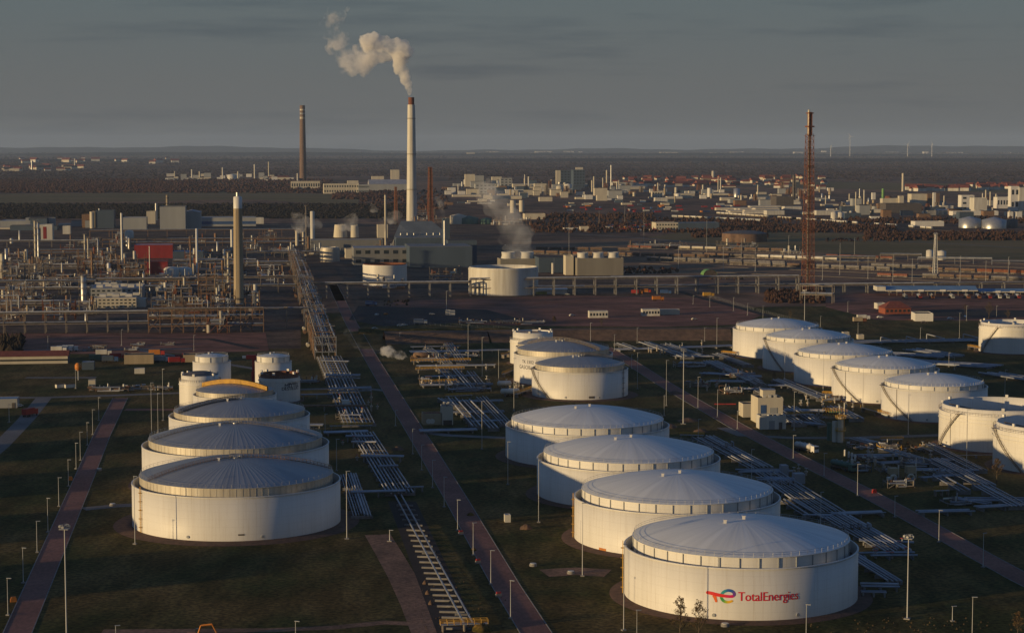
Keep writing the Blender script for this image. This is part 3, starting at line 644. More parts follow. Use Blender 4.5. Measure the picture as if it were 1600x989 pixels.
for px, yb, yt, lb, th, hd in [
    (105, 1042, 826, 'tall thick white mast cut by the bottom edge beside the left road', 2.0, 'mast'),
    (1067.5, 662.5, 548.7, 'tall thick white floodlight mast between the right road and silver tanks', 2.2, 'mast'),
    (1417.5, 966.9, 841, 'tall floodlight mast on the dark grass right of the lettered tank', 1.7, 'mast'),
    (1257, 502, 455, 'thick mast on the field behind the far white domed tank', 2.2, 'mast'),
    (211, 850, 744, 'lamp post at the left foot of the nearest silver domed tank', 1.2, 'lamp'),
    (542, 842, 736, 'yellowish lamp post right of the nearest silver domed tank', 1.4, 'lamp'),
    (526, 735.6, 686, 'lamp post between the left silver tanks and the pipe track', 1.1, 'lamp'),
    (609, 845.6, 828, 'short thick marker post on the dirt track head', 1.6, 'lamp'),
    (753, 702, 627, 'lamp post standing in the pipe track left of the far white tank', 1.1, 'lamp'),
    (753.4, 588, 527, 'tall lamp post on the grass left of the railed pale tank', 1.2, 'lamp'),
    (731.5, 566, 507, 'tall lamp post on the lawn left of another tall one by the pipes', 1.2, 'lamp'),
    (779, 594, 546, 'lamp post among the valves left of the lettered silver tank', 1.0, 'lamp'),
    (803, 642, 560, 'tall lamp post left of the doored silver tank', 1.1, 'lamp'),
    (793.5, 757, 690, 'lamp post hard by the left edge of the far large white tank', 1.0, 'lamp'),
    (841.6, 816, 718, 'tall lamp post in front of the third large white tank', 1.1, 'lamp'),
    (910, 900, 786, 'tall lamp post in front of the second large white tank', 1.2, 'lamp'),
    (974.5, 984.7, 850, 'tall lamp post in front of the lettered tank, at its left edge', 1.2, 'lamp'),
    (995, 1003, 953, 'thin short post at the bottom edge left of the bare trees', .8, 'lamp'),
    (1174, 752, 702, 'lamp post right behind the second large white tank', 1.2, 'lamp'),
    (1282, 830, 769, 'lamp post rising behind the lettered tank roof', 1.2, 'lamp'),
    (1259.4, 1006, 944, 'thin post at the bottom edge in front of the lettered tank', .9, 'lamp'),
    (1518.7, 1004, 932.5, 'thin post at the bottom edge near the right corner', .9, 'lamp'),
    (1488, 970.6, 947, 'short crooked post on the grass near the right corner', 1.0, 'lamp'),
    (1510, 734.7, 640, 'tall lamp post in front of the cream open top tank', 1.2, 'lamp'),
    (1091, 690, 655, 'lamp post on the bare earth behind the large white tanks', 1.0, 'lamp'),
    (1240.6, 672.6, 612, 'tall lamp post right of the white flat roofed control house', 1.1, 'lamp'),
    (1037.7, 650, 618, 'short lamp post beside a taller one left of the thick mast', 1.1, 'lamp'),
    (996, 608, 551, 'lamp post right of the doored silver tank', 1.0, 'lamp'),
    (995.5, 536, 512, 'short distant lamp post at the foot of the earth bank', 1.0, 'lamp'),
    (960, 548.7, 523, 'lamp post behind the silver domed pair at the road head', 1.0, 'lamp'),
    (922.6, 533.6, 504.5, 'lamp post on the earth bank above the silver domed pair', 1.2, 'lamp'),
    (1101, 533.6, 512, 'short lamp post near the right end of the earth bank', 1.0, 'lamp'),
    (1120, 541, 497, 'tall lamp post left of the far white domed tank', 1.2, 'lamp'),
    (1226, 592, 531, 'lamp post before the second farthest white domed tank', 1.2, 'lamp'),
    (1286, 612, 550, 'lamp post in front of the middle white domed tank', 1.2, 'lamp'),
    (1348, 642, 571.5, 'lamp post in front of the second nearest back row tank', 1.2, 'lamp'),
    (1419, 680, 602, 'lamp post in front of the nearest back row tank', 1.2, 'lamp'),
    (1570, 618, 578, 'lamp post above the open top tanks at the right', 1.1, 'lamp'),
    (1491, 578, 554, 'lamp post right of two others on the dark tracks beyond the white domes', 1.0, 'lamp'),
    (1482.5, 573, 551, 'lamp post close left of its twin beyond the white domes', 1.0, 'lamp'),
    (1499, 528.5, 489, 'tall lamp post on the field left of the far right tank', 1.1, 'lamp'),
    (1438, 531, 512, 'short lamp post on the field below the white flat building', 1.1, 'lamp'),
    (1340.5, 526, 504.5, 'lamp post on the field above the second white dome', 1.0, 'lamp'),
    (1282, 511, 494, 'short lamp post right of the thick mast on the far field', 1.0, 'lamp'),
    (1510, 501, 478, 'lamp post beside the parked white car', 1.0, 'lamp'),
    (1557, 495.6, 478, 'lamp post on the truck yard near the right edge', 1.0, 'lamp'),
    (1324.6, 488, 471, 'lamp post left of the red roofed house', 1.0, 'lamp'),
    (255, 657, 576.5, 'tallest of three thin masts left of the slatted top tank', 1.1, 'lamp'),
    (237, 681, 598, 'left one of three thin masts beside the left tanks', 1.1, 'lamp'),
    (247, 676, 614.5, 'shortest of three thin masts beside the left tanks', 1.0, 'lamp'),
    (118.5, 607, 578, 'lamp post right of the round orange sign', 1.0, 'lamp'),
    (14.4, 660, 632, 'lamp post by the grey shed at the left edge', 1.2, 'lamp'),
    (181, 1003, 977, 'small post cut by the bottom edge left of the digger', 1.0, 'lamp'),
    (462, 1003, 970, 'small post cut by the bottom edge right of the digger', 1.0, 'lamp'),
    (697.6, 488, 455, 'lamp post beside the two white boxes on the dark yard', 1.3, 'lamp'),
    (624.8, 536, 519.6, 'lamp post at the top of the dark grass bank', 1.1, 'lamp'),
    (508, 675, 647, 'lamp post right of the rusty rimmed tank', 1.0, 'lamp'),
    (1083, 475, 462, 'small lamp post at the head of the far asphalt road', 1.0, 'lamp'),
    (1109, 480, 464, 'small lamp post second along the far asphalt road', 1.0, 'lamp'),
    (1146, 486, 465, 'lamp post third along the far asphalt road', 1.0, 'lamp'),
    (1168, 493, 474, 'lamp post fourth along the far asphalt road', 1.0, 'lamp'),
    (1192, 501, 478, 'lamp post fifth along the far asphalt road', 1.0, 'lamp'),
    (75, 545, 525, 'lamp post behind the long red roofed building', 1.0, 'lamp'),
    (190, 540, 515, 'lamp post on the red gravel yard', 1.0, 'lamp'),
    (303, 548, 524, 'lamp post on the right part of the red gravel yard', 1.0, 'lamp')]:
    add_post(px, yb, yt, lb, None, th, hd)
# concrete blocks by posts (small mounds of soil)
def mound(px, py, wpx, hm, m=SOIL, label='', cat='soil heap'):
    x, y = P(px, py); w_ = msz(wpx, y)/2; b = MB(); n = 18; vs = [(0, 0, hm)]; fs = []
    rr = [(.4, .8), (.75, .4), (1.0, -.02)]
    for q, (k, z) in enumerate(rr):
        for i in range(n):
            a = 2*PI*i/n; j = random.uniform(.8, 1.15); vs.append((w_*k*j*math.cos(a), w_*k*j*math.sin(a)*.8, hm*z*random.uniform(.8, 1.15) if z > 0 else z))
    for i in range(n): fs.append((0, 1+i, 1+(i+1) % n))
    for q in range(2):
        for i in range(n): fs.append((1+q*n+i, 1+(q+1)*n+i, 1+(q+1)*n+(i+1) % n, 1+q*n+(i+1) % n))
    b.add(vs, fs, 0, True); o = b.build('soil_heap', m, None, (x, y, 0)); tag(o, label, cat); return o
mound(622, 703, 22, 1.6, SOIL, 'low brown soil heap beside the middle road by the pipe track')
mound(592, 702, 14, 1.2, SOIL, 'small brown soil heap at the foot of the pipe track crossing')
mound(822, 826, 22, 1.6, SOIL, 'heap of brown earth left of the second large white tank')
mound(1055, 615, 26, 1.4, SOIL, 'pale earth heap beside the right road near the thick mast')
mound(1045, 668, 30, 1.8, SOIL, 'reddish earth heap in the works area behind the white tanks')
mound(1075, 658, 36, 1.6, SOIL, 'long reddish earth heap left of the right road works')
mound(1095, 675, 26, 1.5, SOIL, 'brown earth heap at the edge of the right road works')
mound(905, 612, 1, .1, SOIL, 'tiny soil heap near the doored tank') if False else None
mound(664, 912, 9, 1.2, SOIL, 'upper of the small soil heaps beside the pipe trench')
mound(668, 928, 9, 1.2, SOIL, 'middle small soil heap beside the pipe trench')
mound(673, 944, 9, 1.2, SOIL, 'lower small soil heap beside the pipe trench')
for a_, (px, py, wq, hh_) in zip(('bottom', 'middle', 'upper'), ((712, 985, 34, 2.2), (700, 860, 10, 1.0), (695, 805, 14, 1.0))):
    mound(px+40, py, wq, hh_, GRASS, 'grassy hump beside the middle road, the '+a_+' one')

# ================================================================== pipe tracks
def pipe_track(label, a, b_, n, width, z=1.0, r=.28, mats=PIPE, sleeper=9.0, smat=CONC, loops=0, world=False, name='pipe_track', jitter=True, cat='pipe track', group=None):
    """bundle of parallel pipes on low sleepers between two photo points on the ground"""
    A = Vector(P(*a)) if not world else Vector(a); B = Vector(P(*b_)) if not world else Vector(b_); d = B-A; Ln = d.length; ang = math.atan2(d.y, d.x)
    o = thing(name, label, cat, (A.x, A.y), ang, group)
    step = width/max(1, n-1) if n > 1 else 0
    for i in range(n):
        yy = -width/2+i*step; s = 0.0; e = Ln
        if jitter and n > 3: s = random.choice([0, 0, .5, 1.5, 3])*1.0; e = Ln-random.choice([0, 0, .8, 2, 4])
        rr = .8*r*random.choice([.55, .75, 1, 1, 1.3]) if jitter else .85*r
        pts = [(s, yy, z+rr)]
        if loops and i % 2 == 0:
            L0 = s+(e-s)*(.3+.1*random.random()); q = 3.0
            pts += [(L0, yy, z+rr), (L0, yy, z+rr+1.6), (L0+q, yy, z+rr+1.6), (L0+q, yy, z+rr)]
        pts.append((e, yy, z+rr)); b = MB(); b.path(pts, rr, 7)
        m = mats if not isinstance(mats, list) else random.choice(mats)
        b.build('pipe', m, o)
    k = int(min(60, max(2, Ln/sleeper))); 
    for i in range(k+1):
        x = Ln*(i+.2)/(k+.4); b = MB(); b.box(x, 0, -.1, .45, width+1.6, z+.1); b.build('sleeper', smat, o)
    return o
def rail_walk(label, a, b_, z=1.8, wd=1.6, m=YEL, floor=GREYC):
    A = Vector(P(*a)); B = Vector(P(*b_)); d = B-A; Ln = d.length
    o = thing('walkway', label, 'walkway', (A.x, A.y), math.atan2(d.y, d.x))
    MB().box(Ln/2, 0, z, Ln, wd, .12).build('deck', floor, o)
    for s in (-1, 1):
        b = MB(); k = max(3, int(Ln/1.6))
        for i in range(k+1): b.tube((Ln*i/k, s*wd/2, z), (Ln*i/k, s*wd/2, z+1.2), .07, 4)
        for zz in (.5, .85, 1.2): b.tube((0, s*wd/2, z+zz), (Ln, s*wd/2, z+zz), .07, 4)
        b.build('guard_rail', m, o)
    for i in range(3): MB().box(Ln*(.05+.45*i), 0, 0, .3, wd, z).build('support', FRAME, o)
    return o
PM = [PIPE, PIPE, PIPEW]
# main corridor between the left tanks and the middle road
pipe_track('silver pipe bundle running from the elevated rack down to the rusty rimmed tank', (514, 560), (562, 668), 9, 13, 1.2, .42, PM, 12, loops=1)
pipe_track('silver pipe bundle crossing the dark ground right of the left tanks', (566, 680), (626, 776), 8, 9, 1.0, .38, PM, 10, loops=0)
pipe_track('pair of long silver pipes on many concrete sleepers in the trench at the bottom', (622, 778), (735, 985), 2, 2.2, .8, .34, PIPE, 400, jitter=False)
tr = thing('pipe_sleeper_row', 'long row of pale concrete sleepers beside the two long pipes', 'sleepers', (0, 0))
for i in range(24):
    f = i/23; y_ = 790+(983-790)*f**1.05; xl_ = 617+(688-617)*((y_-783)/(960-783)); xr_ = 650+(742-650)*((y_-800)/(989-800))
    A = P(xl_, y_); B = P(xr_, y_+1); d = math.hypot(B[0]-A[0], B[1]-A[1])
    MB().box((A[0]+B[0])/2, (A[1]+B[1])/2, .02, d, .55, .5, math.atan2(B[1]-A[1], B[0]-A[0])).build('sleeper', CONC, tr)
sheet('trench_floor', [(606, 783), (650, 783), (750, 992), (684, 992)], .024, mat('trench_earth', (.05, .035, .028), None, .95))
pipe_track('short silver pipe bundle hard by the nearest silver domed tank', (544, 745), (566, 812), 7, 5.5, 1.0, .36, PM, 9)
for lb, a, b_, n_p, w_, z_ in [
    ('thick double pipe crossing below the main bundle towards the nearest silver tank', (548, 777), (634, 775), 3, 1.8, 1.6),
    ('silver cross pipe high over the main bundle', (564, 721), (631, 722), 3, 1.6, 2.0),
    ('short cross pipe over the main bundle, upper one', (540, 690), (583, 690), 3, 2.0, 2.0),
    ('short cross pipe over the main bundle, lower one', (549, 699), (588, 699), 2, 1.0, 2.0),
    ('short cross pipe near the crossing of the main bundle', (592, 737), (622, 736), 2, 1.0, 1.8),
    ('single pipe running right from the main bundle to the road verge', (633, 769), (662, 768), 1, 0, 1.4),
    ('cross pipes under the trellis frame by the elevated rack', (502, 570), (545, 571), 2, 1.2, 2.0),
    ('cross pipes in front of the rusty rimmed tank', (470, 623), (520, 622), 2, 1.2, 1.6),
    ('long pink brown pipe tray right of the left tanks', (470, 642), (574, 641), 3, 2.4, 2.0),
    ('broad band of pale pipes passing under the middle road', (506, 680), (575, 678), 5, 4.0, .9),
    ('broad band of pale pipes right of the middle road, before the far white tank', (655, 677), (745, 675), 5, 4.0, .9),
    ('pale cross pipes left of the middle road below the walkway', (440, 668), (505, 668), 4, 3, .9)]:
    pipe_track(lb, a, b_, n_p, w_, z_, .4, PM if 'tray' not in lb else FRAME2, 10, jitter=False)
def trellis(label, a, b_, hgt, wd, m=STEEL, name='pipe_trellis'):
    A = Vector(P(*a)); B = Vector(P(*b_)); d = B-A; Ln = d.length
    o = thing(name, label, 'pipe rack', (A.x, A.y), math.atan2(d.y, d.x)); k = max(2, int(Ln/5)); b = MB()
    for s in (-1, 1):
        y = s*wd/2
        for z in (hgt, hgt*.68): b.bar((0, y, z), (Ln, y, z), .3)
        for i in range(k):
            b.bar((Ln*i/k, y, hgt*.68), (Ln*(i+1)/k, y, hgt), .18)
    b.build('truss', m, o)
    for i in range(0, k+1, 2): MB().box(Ln*i/k, 0, 0, .4, wd, hgt*.68).build('leg', CONC, o)
    for j in range(3): MB().path([(0, -wd/3+j*wd/3, hgt+.3), (Ln, -wd/3+j*wd/3, hgt+.3)], .3, 7).build('pipe', PIPE, o)
    return o
trellis('pale trellis bridge over the bundle by the elevated rack', (509, 600), (563, 600), 4.5, 2.5)
trellis('pale trellis bridge with round ended pipe left of the red road', (513, 621), (580, 619), 4.2, 2.0)
rail_walk('yellow railed walkway across the bundle right of the third silver tank', (515, 672), (582, 671))

x, y = P(540, 636); b = MB().box(0, 0, 0, 3.6, 2.6, 3.4, GR); tag(b.build('equipment_cabinet', WHITE2, None, (x, y, 0)), 'small white cabinet standing on the main pipe bundle', 'cabinet')
# middle manifold left of the silver pair
rows = [(640, 748, 553, 6, 'pale pipes at the far edge of the middle manifold'), (735, 800, 551, 4, 'pale pipes leading right to the railed pale tank'),
    (648, 700, 566, 5, 'short pale pipes under the steam cloud'), (650, 778, 575, 5, 'long blue grey pipes between two yellow railings'), (664, 744, 592, 3, 'raised pale pipe over the middle manifold'),
    (656, 770, 605, 6, 'blue grey pipe band in the middle manifold'), (700, 772, 612, 4, 'pipe band just above the lower yellow railing'), (700, 786, 631, 3, 'cross pipes at the top of the slanting grid'), (706, 788, 648, 3, 'cross pipes in the middle of the slanting grid'), (735, 792, 662, 4, 'cross pipes at the foot of the slanting grid'), (640, 720, 545, 4, 'farthest low pipes beside the steam')]
for xl_, xr_, yy, n_p, lb in rows: pipe_track(lb, (xl_, yy), (xr_, yy-1.5), n_p, n_p*1.0, 1.0, .35, PM, 9)
for i, (a, b_, n_p) in enumerate([((668, 548), (700, 572), 4), ((700, 540), (722, 570), 4), ((690, 580), (716, 606), 4), ((712, 582), (738, 612), 3), ((735, 585), (752, 606), 3), ((706, 627), (745, 672), 3), ((728, 630), (772, 675), 3), ((752, 625), (792, 668), 4), ((690, 628), (712, 640), 3)]):
    pipe_track('slanting silver pipes in the middle manifold, '+['far left', 'far middle', 'upper left', 'upper middle', 'upper right', 'lower left', 'lower middle', 'lower right', 'beside the beige house'][i]+' run', a, b_, n_p, n_p*1.1, 1.5, .34, PM, 9)
for lb, a, b_ in [('upper yellow railed walkway of the middle manifold', (642, 570), (735, 568)), ('second yellow railed walkway of the middle manifold', (650, 583), (725, 581)), ('third yellow railed walkway of the middle manifold', (660, 603), (713, 601)), ('lowest yellow railed walkway of the middle manifold', (696, 625), (738, 623)),
    ('yellow railed walkway left of the railed pale tank', (785, 560), (803, 556)), ('yellow stair landing left of the lettered silver tank', (786, 590), (803, 583)), ('yellow railed landing left of the doored silver tank', (806, 622), (834, 612)),
    ('yellow railed walkway right of the white control house', (1228, 655), (1268, 653)), ('yellow railed walkway left of the nearest back row tank', (1347, 643), (1392, 655)), ('yellow railed landing between back row tanks', (1285, 621), (1315, 622)), ('yellow railed landing left of the far white dome', (1128, 556), (1150, 558)), ('yellow railed walkway left of the far right tank', (1513, 546), (1535, 550)),
    ('yellow railed walkway by the open top tanks', (1440, 705), (1456, 712)), ('orange railed walkway above the right manifold', (1376, 694), (1410, 693)), ('low yellow rail in the grass of the right manifold', (1460, 775), (1482, 774)), ('yellow rail at the bottom edge across the trench', (688, 987), (762, 984)), ('yellow rail beside the soil mast of the right works', (1062, 686), (1100, 687))]:
    rail_walk(lb, a, b_)
# right corridor running behind the large white tanks
segs = [((1098, 686), (1190, 736), 7, 'upper run, far end'), ((1195, 740), (1300, 806), 8, 'middle run between the two platforms'), ((1302, 810), (1402, 868), 8, 'lower run to the last platform')]
for a, b_, n_p, lb in segs: pipe_track('silver pipe bundle behind the large white tanks, '+lb, a, b_, n_p, 9, 1.0, .36, PM, 10, loops=1)
for i, (a, b_) in enumerate([((1222, 786), (1262, 812)), ((1240, 786), (1290, 816)), ((1205, 760), (1240, 785)), ((1330, 872), (1400, 916))]):
    pipe_track('pair of pipes slanting beside the white tanks, '+['left', 'right', 'upper', 'lowest, right of the lettered tank'][i]+' pair', a, b_, 2 if i < 3 else 4, 1.4 if i < 3 else 3.2, 1.0, .36, PM, 8)
for lb, a, b_, n_p, w_ in [
    ('upper platform of pale cross pipes behind the second white tank', (1150, 741), (1238, 741), 4, 5), ('second row of cross pipes behind the second white tank', (1180, 752), (1242, 755), 5, 5),
    ('cross pipes over the bundle near the right road', (1298, 808), (1382, 805), 5, 5), ('thin cross pipe left of the bundle behind the lettered tank', (1255, 810), (1300, 811), 2, 1),
    ('upper cross pipes of the last platform', (1342, 850), (1428, 853), 2, 2), ('lower cross pipes of the last platform', (1342, 872), (1430, 871), 4, 5), ('short cross pipes right of the lettered tank foot', (1345, 921), (1405, 922), 3, 3), ('lowest short cross pipes right of the lettered tank', (1345, 930), (1385, 931), 2, 2),
    ('thick pale pipes crossing under the right road, left half', (1433, 805), (1521, 803), 5, 3.2), ('thick pale pipes running to the right edge', (1525, 798), (1640, 792), 5, 3.2),
    ('pipes at the top of the right manifold', (1330, 717), (1420, 716), 4, 4), ('long cross pipes in the right manifold, upper', (1370, 728), (1495, 722), 4, 4), ('long cross pipes in the right manifold, middle', (1420, 738), (1530, 741), 4, 4), ('long cross pipes in the right manifold, lower', (1438, 751), (1500, 747), 3, 3),
    ('cross pipes below the open top tanks', (1495, 785), (1640, 786), 4, 5), ('short cross pipes at the right manifold end', (1488, 783), (1545, 792), 3, 3), ('single long pipe in front of the open top tanks', (1490, 716), (1560, 715), 1, 0)]:
    pipe_track(lb, a, b_, n_p, w_, 1.0, .36, PM, 9)
for i, (a, b_, n_p) in enumerate([((1448, 698), (1532, 741), 4), ((1455, 722), (1540, 765), 6), ((1535, 765), (1595, 798), 5), ((1465, 750), (1508, 774), 3), ((1380, 706), (1440, 724), 4), ((1335, 690), (1372, 700), 4)]):
    pipe_track('slanting silver pipes of the right manifold, '+['along the open top tank', 'main central run', 'run to the right edge', 'short lower run', 'upper run', 'run below the silos'][i], a, b_, n_p, n_p*1.2, 1.4, .34, PM, 9)
# manifold behind the thick mast
for i, (a, b_, n_p) in enumerate([((1006, 538), (1075, 562), 5), ((1040, 541), (1095, 560), 5), ((966, 540), (992, 549), 4), ((1118, 556), (1170, 575), 4), ((1110, 568), (1180, 600), 6), ((1140, 580), (1190, 606), 4), ((1215, 597), (1290, 628), 5), ((1178, 610), (1215, 628), 4), ((1300, 640), (1340, 660), 4), ((1200, 640), (1250, 668), 4), ((1235, 640), (1280, 666), 4)]):
    pipe_track('slanting pale pipes '+['left of the thick mast top', 'right of the thick mast top', 'at the road head behind the silver pair', 'left foot of the far white dome', 'in the middle of the far manifold', 'on the right of the far manifold', 'in front of the middle white dome', 'above the white control house', 'left of the nearest back row tank', 'right of the white control house', 'right of the control house, second set'][i], a, b_, n_p, n_p*1.3, 1.4, .34, PM, 9)
for i, (a, b_, n_p) in enumerate([((962, 549), (1040, 547), 5), ((1040, 547), (1144, 543), 6), ((1050, 560), (1120, 560), 4), ((1060, 570), (1130, 572), 5), ((1095, 586), (1192, 592), 5), ((1105, 599), (1165, 600), 4), ((1140, 610), (1210, 612), 6), ((1225, 645), (1290, 646), 6), ((1228, 662), (1290, 668), 5), ((1200, 606), (1240, 606), 4)]):
    pipe_track('pale cross pipes of the far manifold, '+['along the bank, left', 'along the bank, right', 'first row', 'second row', 'third row', 'fourth row', 'row behind the control house', 'row right of the control house', 'lower row right of the control house', 'short row by the shadowed tank'][i], a, b_, n_p, n_p*1.1, 1.0, .36, PM, 9)
# dark tracks beyond the back row
for i, (a, b_, n_p, w_) in enumerate([((1290, 538), (1530, 534), 8, 9), ((1340, 552), (1480, 560), 7, 14), ((1400, 566), (1560, 576), 8, 16), ((1420, 548), (1500, 560), 5, 9), ((1545, 585), (1640, 600), 6, 14)]):
    pipe_track('dark bluish pipe track beyond the white domes, '+['farthest', 'second', 'third', 'slanting', 'rightmost'][i], a, b_, n_p, w_, .8, .5, PM, 16)
for i, (px, py) in enumerate([(1376, 537), (1416, 536), (1448, 532), (1505, 532)]):
    x, y = P(px, py); o = thing('pipe_riser', 'white goose neck pipe riser on the far track, '+['leftmost', 'second', 'third', 'rightmost'][i], 'pipe', (x, y), -.35)
    MB().path([(0, 0, 0), (0, 0, 4), (11, 0, 1.5)], .35, 7).build('pipe', PIPEW, o); MB().box(0, 0, 0, 1, 1, .6).build('concrete_base', CONC, o)
# valves with hand wheels: groups of uprights in the manifolds
def valve(x, y, h, s, rot):
    o = bpy.data.objects.new('valve', None); C.objects.link(o); o.location = (x, y, 0); o.rotation_euler = (0, 0, rot)
    MB().cyl(0, 0, 0, h*.45, .3*s, .3*s, 8).cyl(0, 0, h*.45, h*.6, .55*s, .55*s, 8).build('body', VALVM, o)
    MB().cyl(0, 0, h*.6, h, .12*s, .12*s, 6).build('stem', STEEL, o); MB().cyl(0, 0, h-.12, h, .5*s, .5*s, 10).build('hand_wheel', random.choice([RED, WHITE2, GREYC]), o)
    return o
VALVM = mat('valve_paint', (.45, .40, .34), (.33, .27, .22), .5, scale=1)
def valves(pts, n, wpx, hpx, lab, grp, h=(2.2, 4.2)):
    pr = None; kk = None
    for i in range(n):
        px = pts[0]+random.uniform(-wpx, wpx)/2; py = pts[1]+random.uniform(-hpx, hpx)/2; x, y = P(px, py)
        if pr is None: pr = valve(x, y, random.uniform(*h), 1.3, 0); o = pr; kk = kl(pr)
        else: o = dup(pr, (x, y), random.uniform(0, 3), kidlist=kk); o.scale = (1, 1, random.uniform(.7, 1.2))
        k_ = ('far ' if y > P(0, pts[1]-hpx*.17)[1] else 'near ' if y < P(0, pts[1]+hpx*.17)[1] else 'middle ')+('left' if px < pts[0]-wpx*.25 else 'right' if px > pts[0]+wpx*.25 else 'centre left' if px < pts[0] else 'centre right')
        tag(o, lab+', '+k_+' part', 'valve', grp)
for pts, n, wp, hp, lb, gp in [((690, 550), 5, 60, 10, 'upright valve in the manifold beside the steam cloud', 'valves by the steam'), ((712, 595), 14, 110, 40, 'upright valve in the middle manifold', 'valves of the middle manifold'), ((800, 612), 6, 40, 20, 'upright valve at the foot of the silver pair', 'valves by the silver pair'),
    ((1060, 548), 12, 140, 16, 'upright valve on the far manifold by the bank', 'valves of the far manifold'), ((1140, 600), 14, 90, 36, 'upright valve in the manifold above the control house', 'valves above the control house'), ((1290, 630), 12, 90, 26, 'upright valve at the foot of the white back row', 'valves at the white back row'), ((1400, 712), 16, 120, 34, 'upright valve in the right manifold', 'valves of the right manifold'),
    ((1390, 862), 8, 60, 24, 'upright valve on the last platform', 'valves of the last platform'), ((560, 640), 8, 60, 30, 'upright valve on the main pipe bundle', 'valves of the main bundle'), ((560, 690), 5, 50, 60, 'upright valve beside the left tanks', 'valves beside the left tanks'), ((1230, 745), 6, 60, 16, 'upright valve on the upper platform', 'valves of the upper platform'), ((445, 640), 8, 50, 12, 'upright valve behind the third silver tank', 'valves behind the left tanks')]:
    valves(pts, n, wp, hp, lb, gp)
# small horizontal vessels and pumps
def vessel(px, py, ln, r, rot, m, label, legs=2, z=1.0):
    x, y = P(px, py); o = thing('pressure_vessel', label, 'vessel', (x, y), rot)
    b = MB(); n = 14; ps = [(-ln/2-r*.5, .1), (-ln/2-r*.35, .6*r), (-ln/2, r), (ln/2, r), (ln/2+r*.35, .6*r), (ln/2+r*.5, .1)]
    vs = []; 
    for X, q in ps:
        for i in range(n): a = 2*PI*i/n; vs.append((X, q*math.cos(a), z+r+q*math.sin(a)))
    fs = [(k*n+i, k*n+(i+1) % n, (k+1)*n+(i+1) % n, (k+1)*n+i) for k in range(5) for i in range(n)]+[tuple(range(n-1, -1, -1)), tuple(range(5*n, 6*n))]
    b.add(vs, fs, 0, True); b.build('shell', m, o)
    for s in (-.3, .3): MB().box(ln*s, 0, 0, .4, r*1.5, z+r*.4).build('saddle', CONC, o)
    return o
vessel(788, 606, 6, 1.3, .2, WHITE2, 'white lying vessel left of the lettered silver tank')
vessel(797, 619, 8, 1.4, GR, WHITE2, 'pinkish white lying vessel left of the doored silver tank')
vessel(660, 562, 9, 1.6, GR, FRAME2, 'brown lying vessel under the steam cloud')
# ================================================================== buildings
def place_front(xl, xr, yb, rot=GR):
    """front wall from photo x xl to xr, foot of its left corner at yb, running along the plant grid"""
    A = P(xl, yb); c, s = math.cos(rot), math.sin(rot); u = (xr-CX)/F
    dA = A[1]*CT+HCAM*ST
    W = (u*dA-A[0])/(c-u*s*CT); return A, W
def building(xl, xr, yb, yt, dep, label, wall=CREAM, roof=DROOF, shape='flat', rot=GR, floors=0, bays=0, winm=GLASS, name='industrial_building', cat='building', group=None, rh=None, door=0, par=.5, bands=None, wz=(.35, .75), left_win=False, z0=0):
    A, W = place_front(xl, xr, yb, rot); h = zat(A[1], yt)-z0
    o = thing(name, label, cat, (A[0], A[1], z0), rot, group); b = MB()
    if shape in ('flat', 'shed'):
        b.box(W/2, dep/2, 0, W, dep, h); b.build('wall', wall, o)
        b = MB(); b.box(W/2, dep/2, h+.003, W-.5, dep-.5, .25); b.build('roof', roof, o)
        if par: 
            b = MB()
            for (cx_, cy_, sx_, sy_) in ((W/2, .12, W, .25), (W/2, dep-.12, W, .25), (.12, dep/2, .25, dep-.5), (W-.12, dep/2, .25, dep-.5)): b.box(cx_, cy_, h, sx_, sy_, par+.3)
            b.build('parapet', wall, o)
    elif shape == 'gable':
        rh = rh or W*.12 if rh is None else rh; eh = max(1.5, h-rh)
        b.box(W/2, dep/2, 0, W, dep, eh); b.build('wall', wall, o)
        b = MB(); b.gable(W/2, dep/2, eh+.003, W, dep, rh, 0, 0, 'x' if W > dep else 'y', 0, .5); b.build('roof', roof, o)
        h = eh
    elif shape == 'hip':
        rh = rh or 4; eh = max(1.5, h-rh); b.box(W/2, dep/2, 0, W, dep, eh); b.build('wall', wall, o)
        b = MB(); b.gable(W/2, dep/2, eh+.003, W, dep, rh, 0, 0, 'x' if W > dep else 'y', min(W, dep)*.45, .8); b.build('roof', roof, o); h = eh
    if floors and bays:
        fh = h/floors; bw = W/bays
        for f in range(floors):
            for k in range(bays):
                b = MB(); b.box((k+.5)*bw, -.02, f*fh+fh*wz[0], bw*.55, .12, fh*(wz[1]-wz[0])); b.build('window', winm, o)
        if left_win:
            nb = max(1, int(dep/bw))
            for f in range(floors):
                for k in range(nb): MB().box(-.02, (k+.5)*dep/nb, f*fh+fh*wz[0], .12, dep/nb*.5, fh*(wz[1]-wz[0])).build('window', winm, o)
    for (z0_, z1_, m) in (bands or []):
        b = MB(); b.box(W/2, dep/2, h*z0_, W+.16, dep+.16, h*(z1_-z0_)); b.build('cladding_band', m, o)
    for k in range(door):
        MB().box(W*(k+.5)/door+W*.1, -.04, 0, min(3, W*.15), .12, min(3, h*.5)).build('door', GREYC, o)
    o['w'] = W; return o, W, h, A
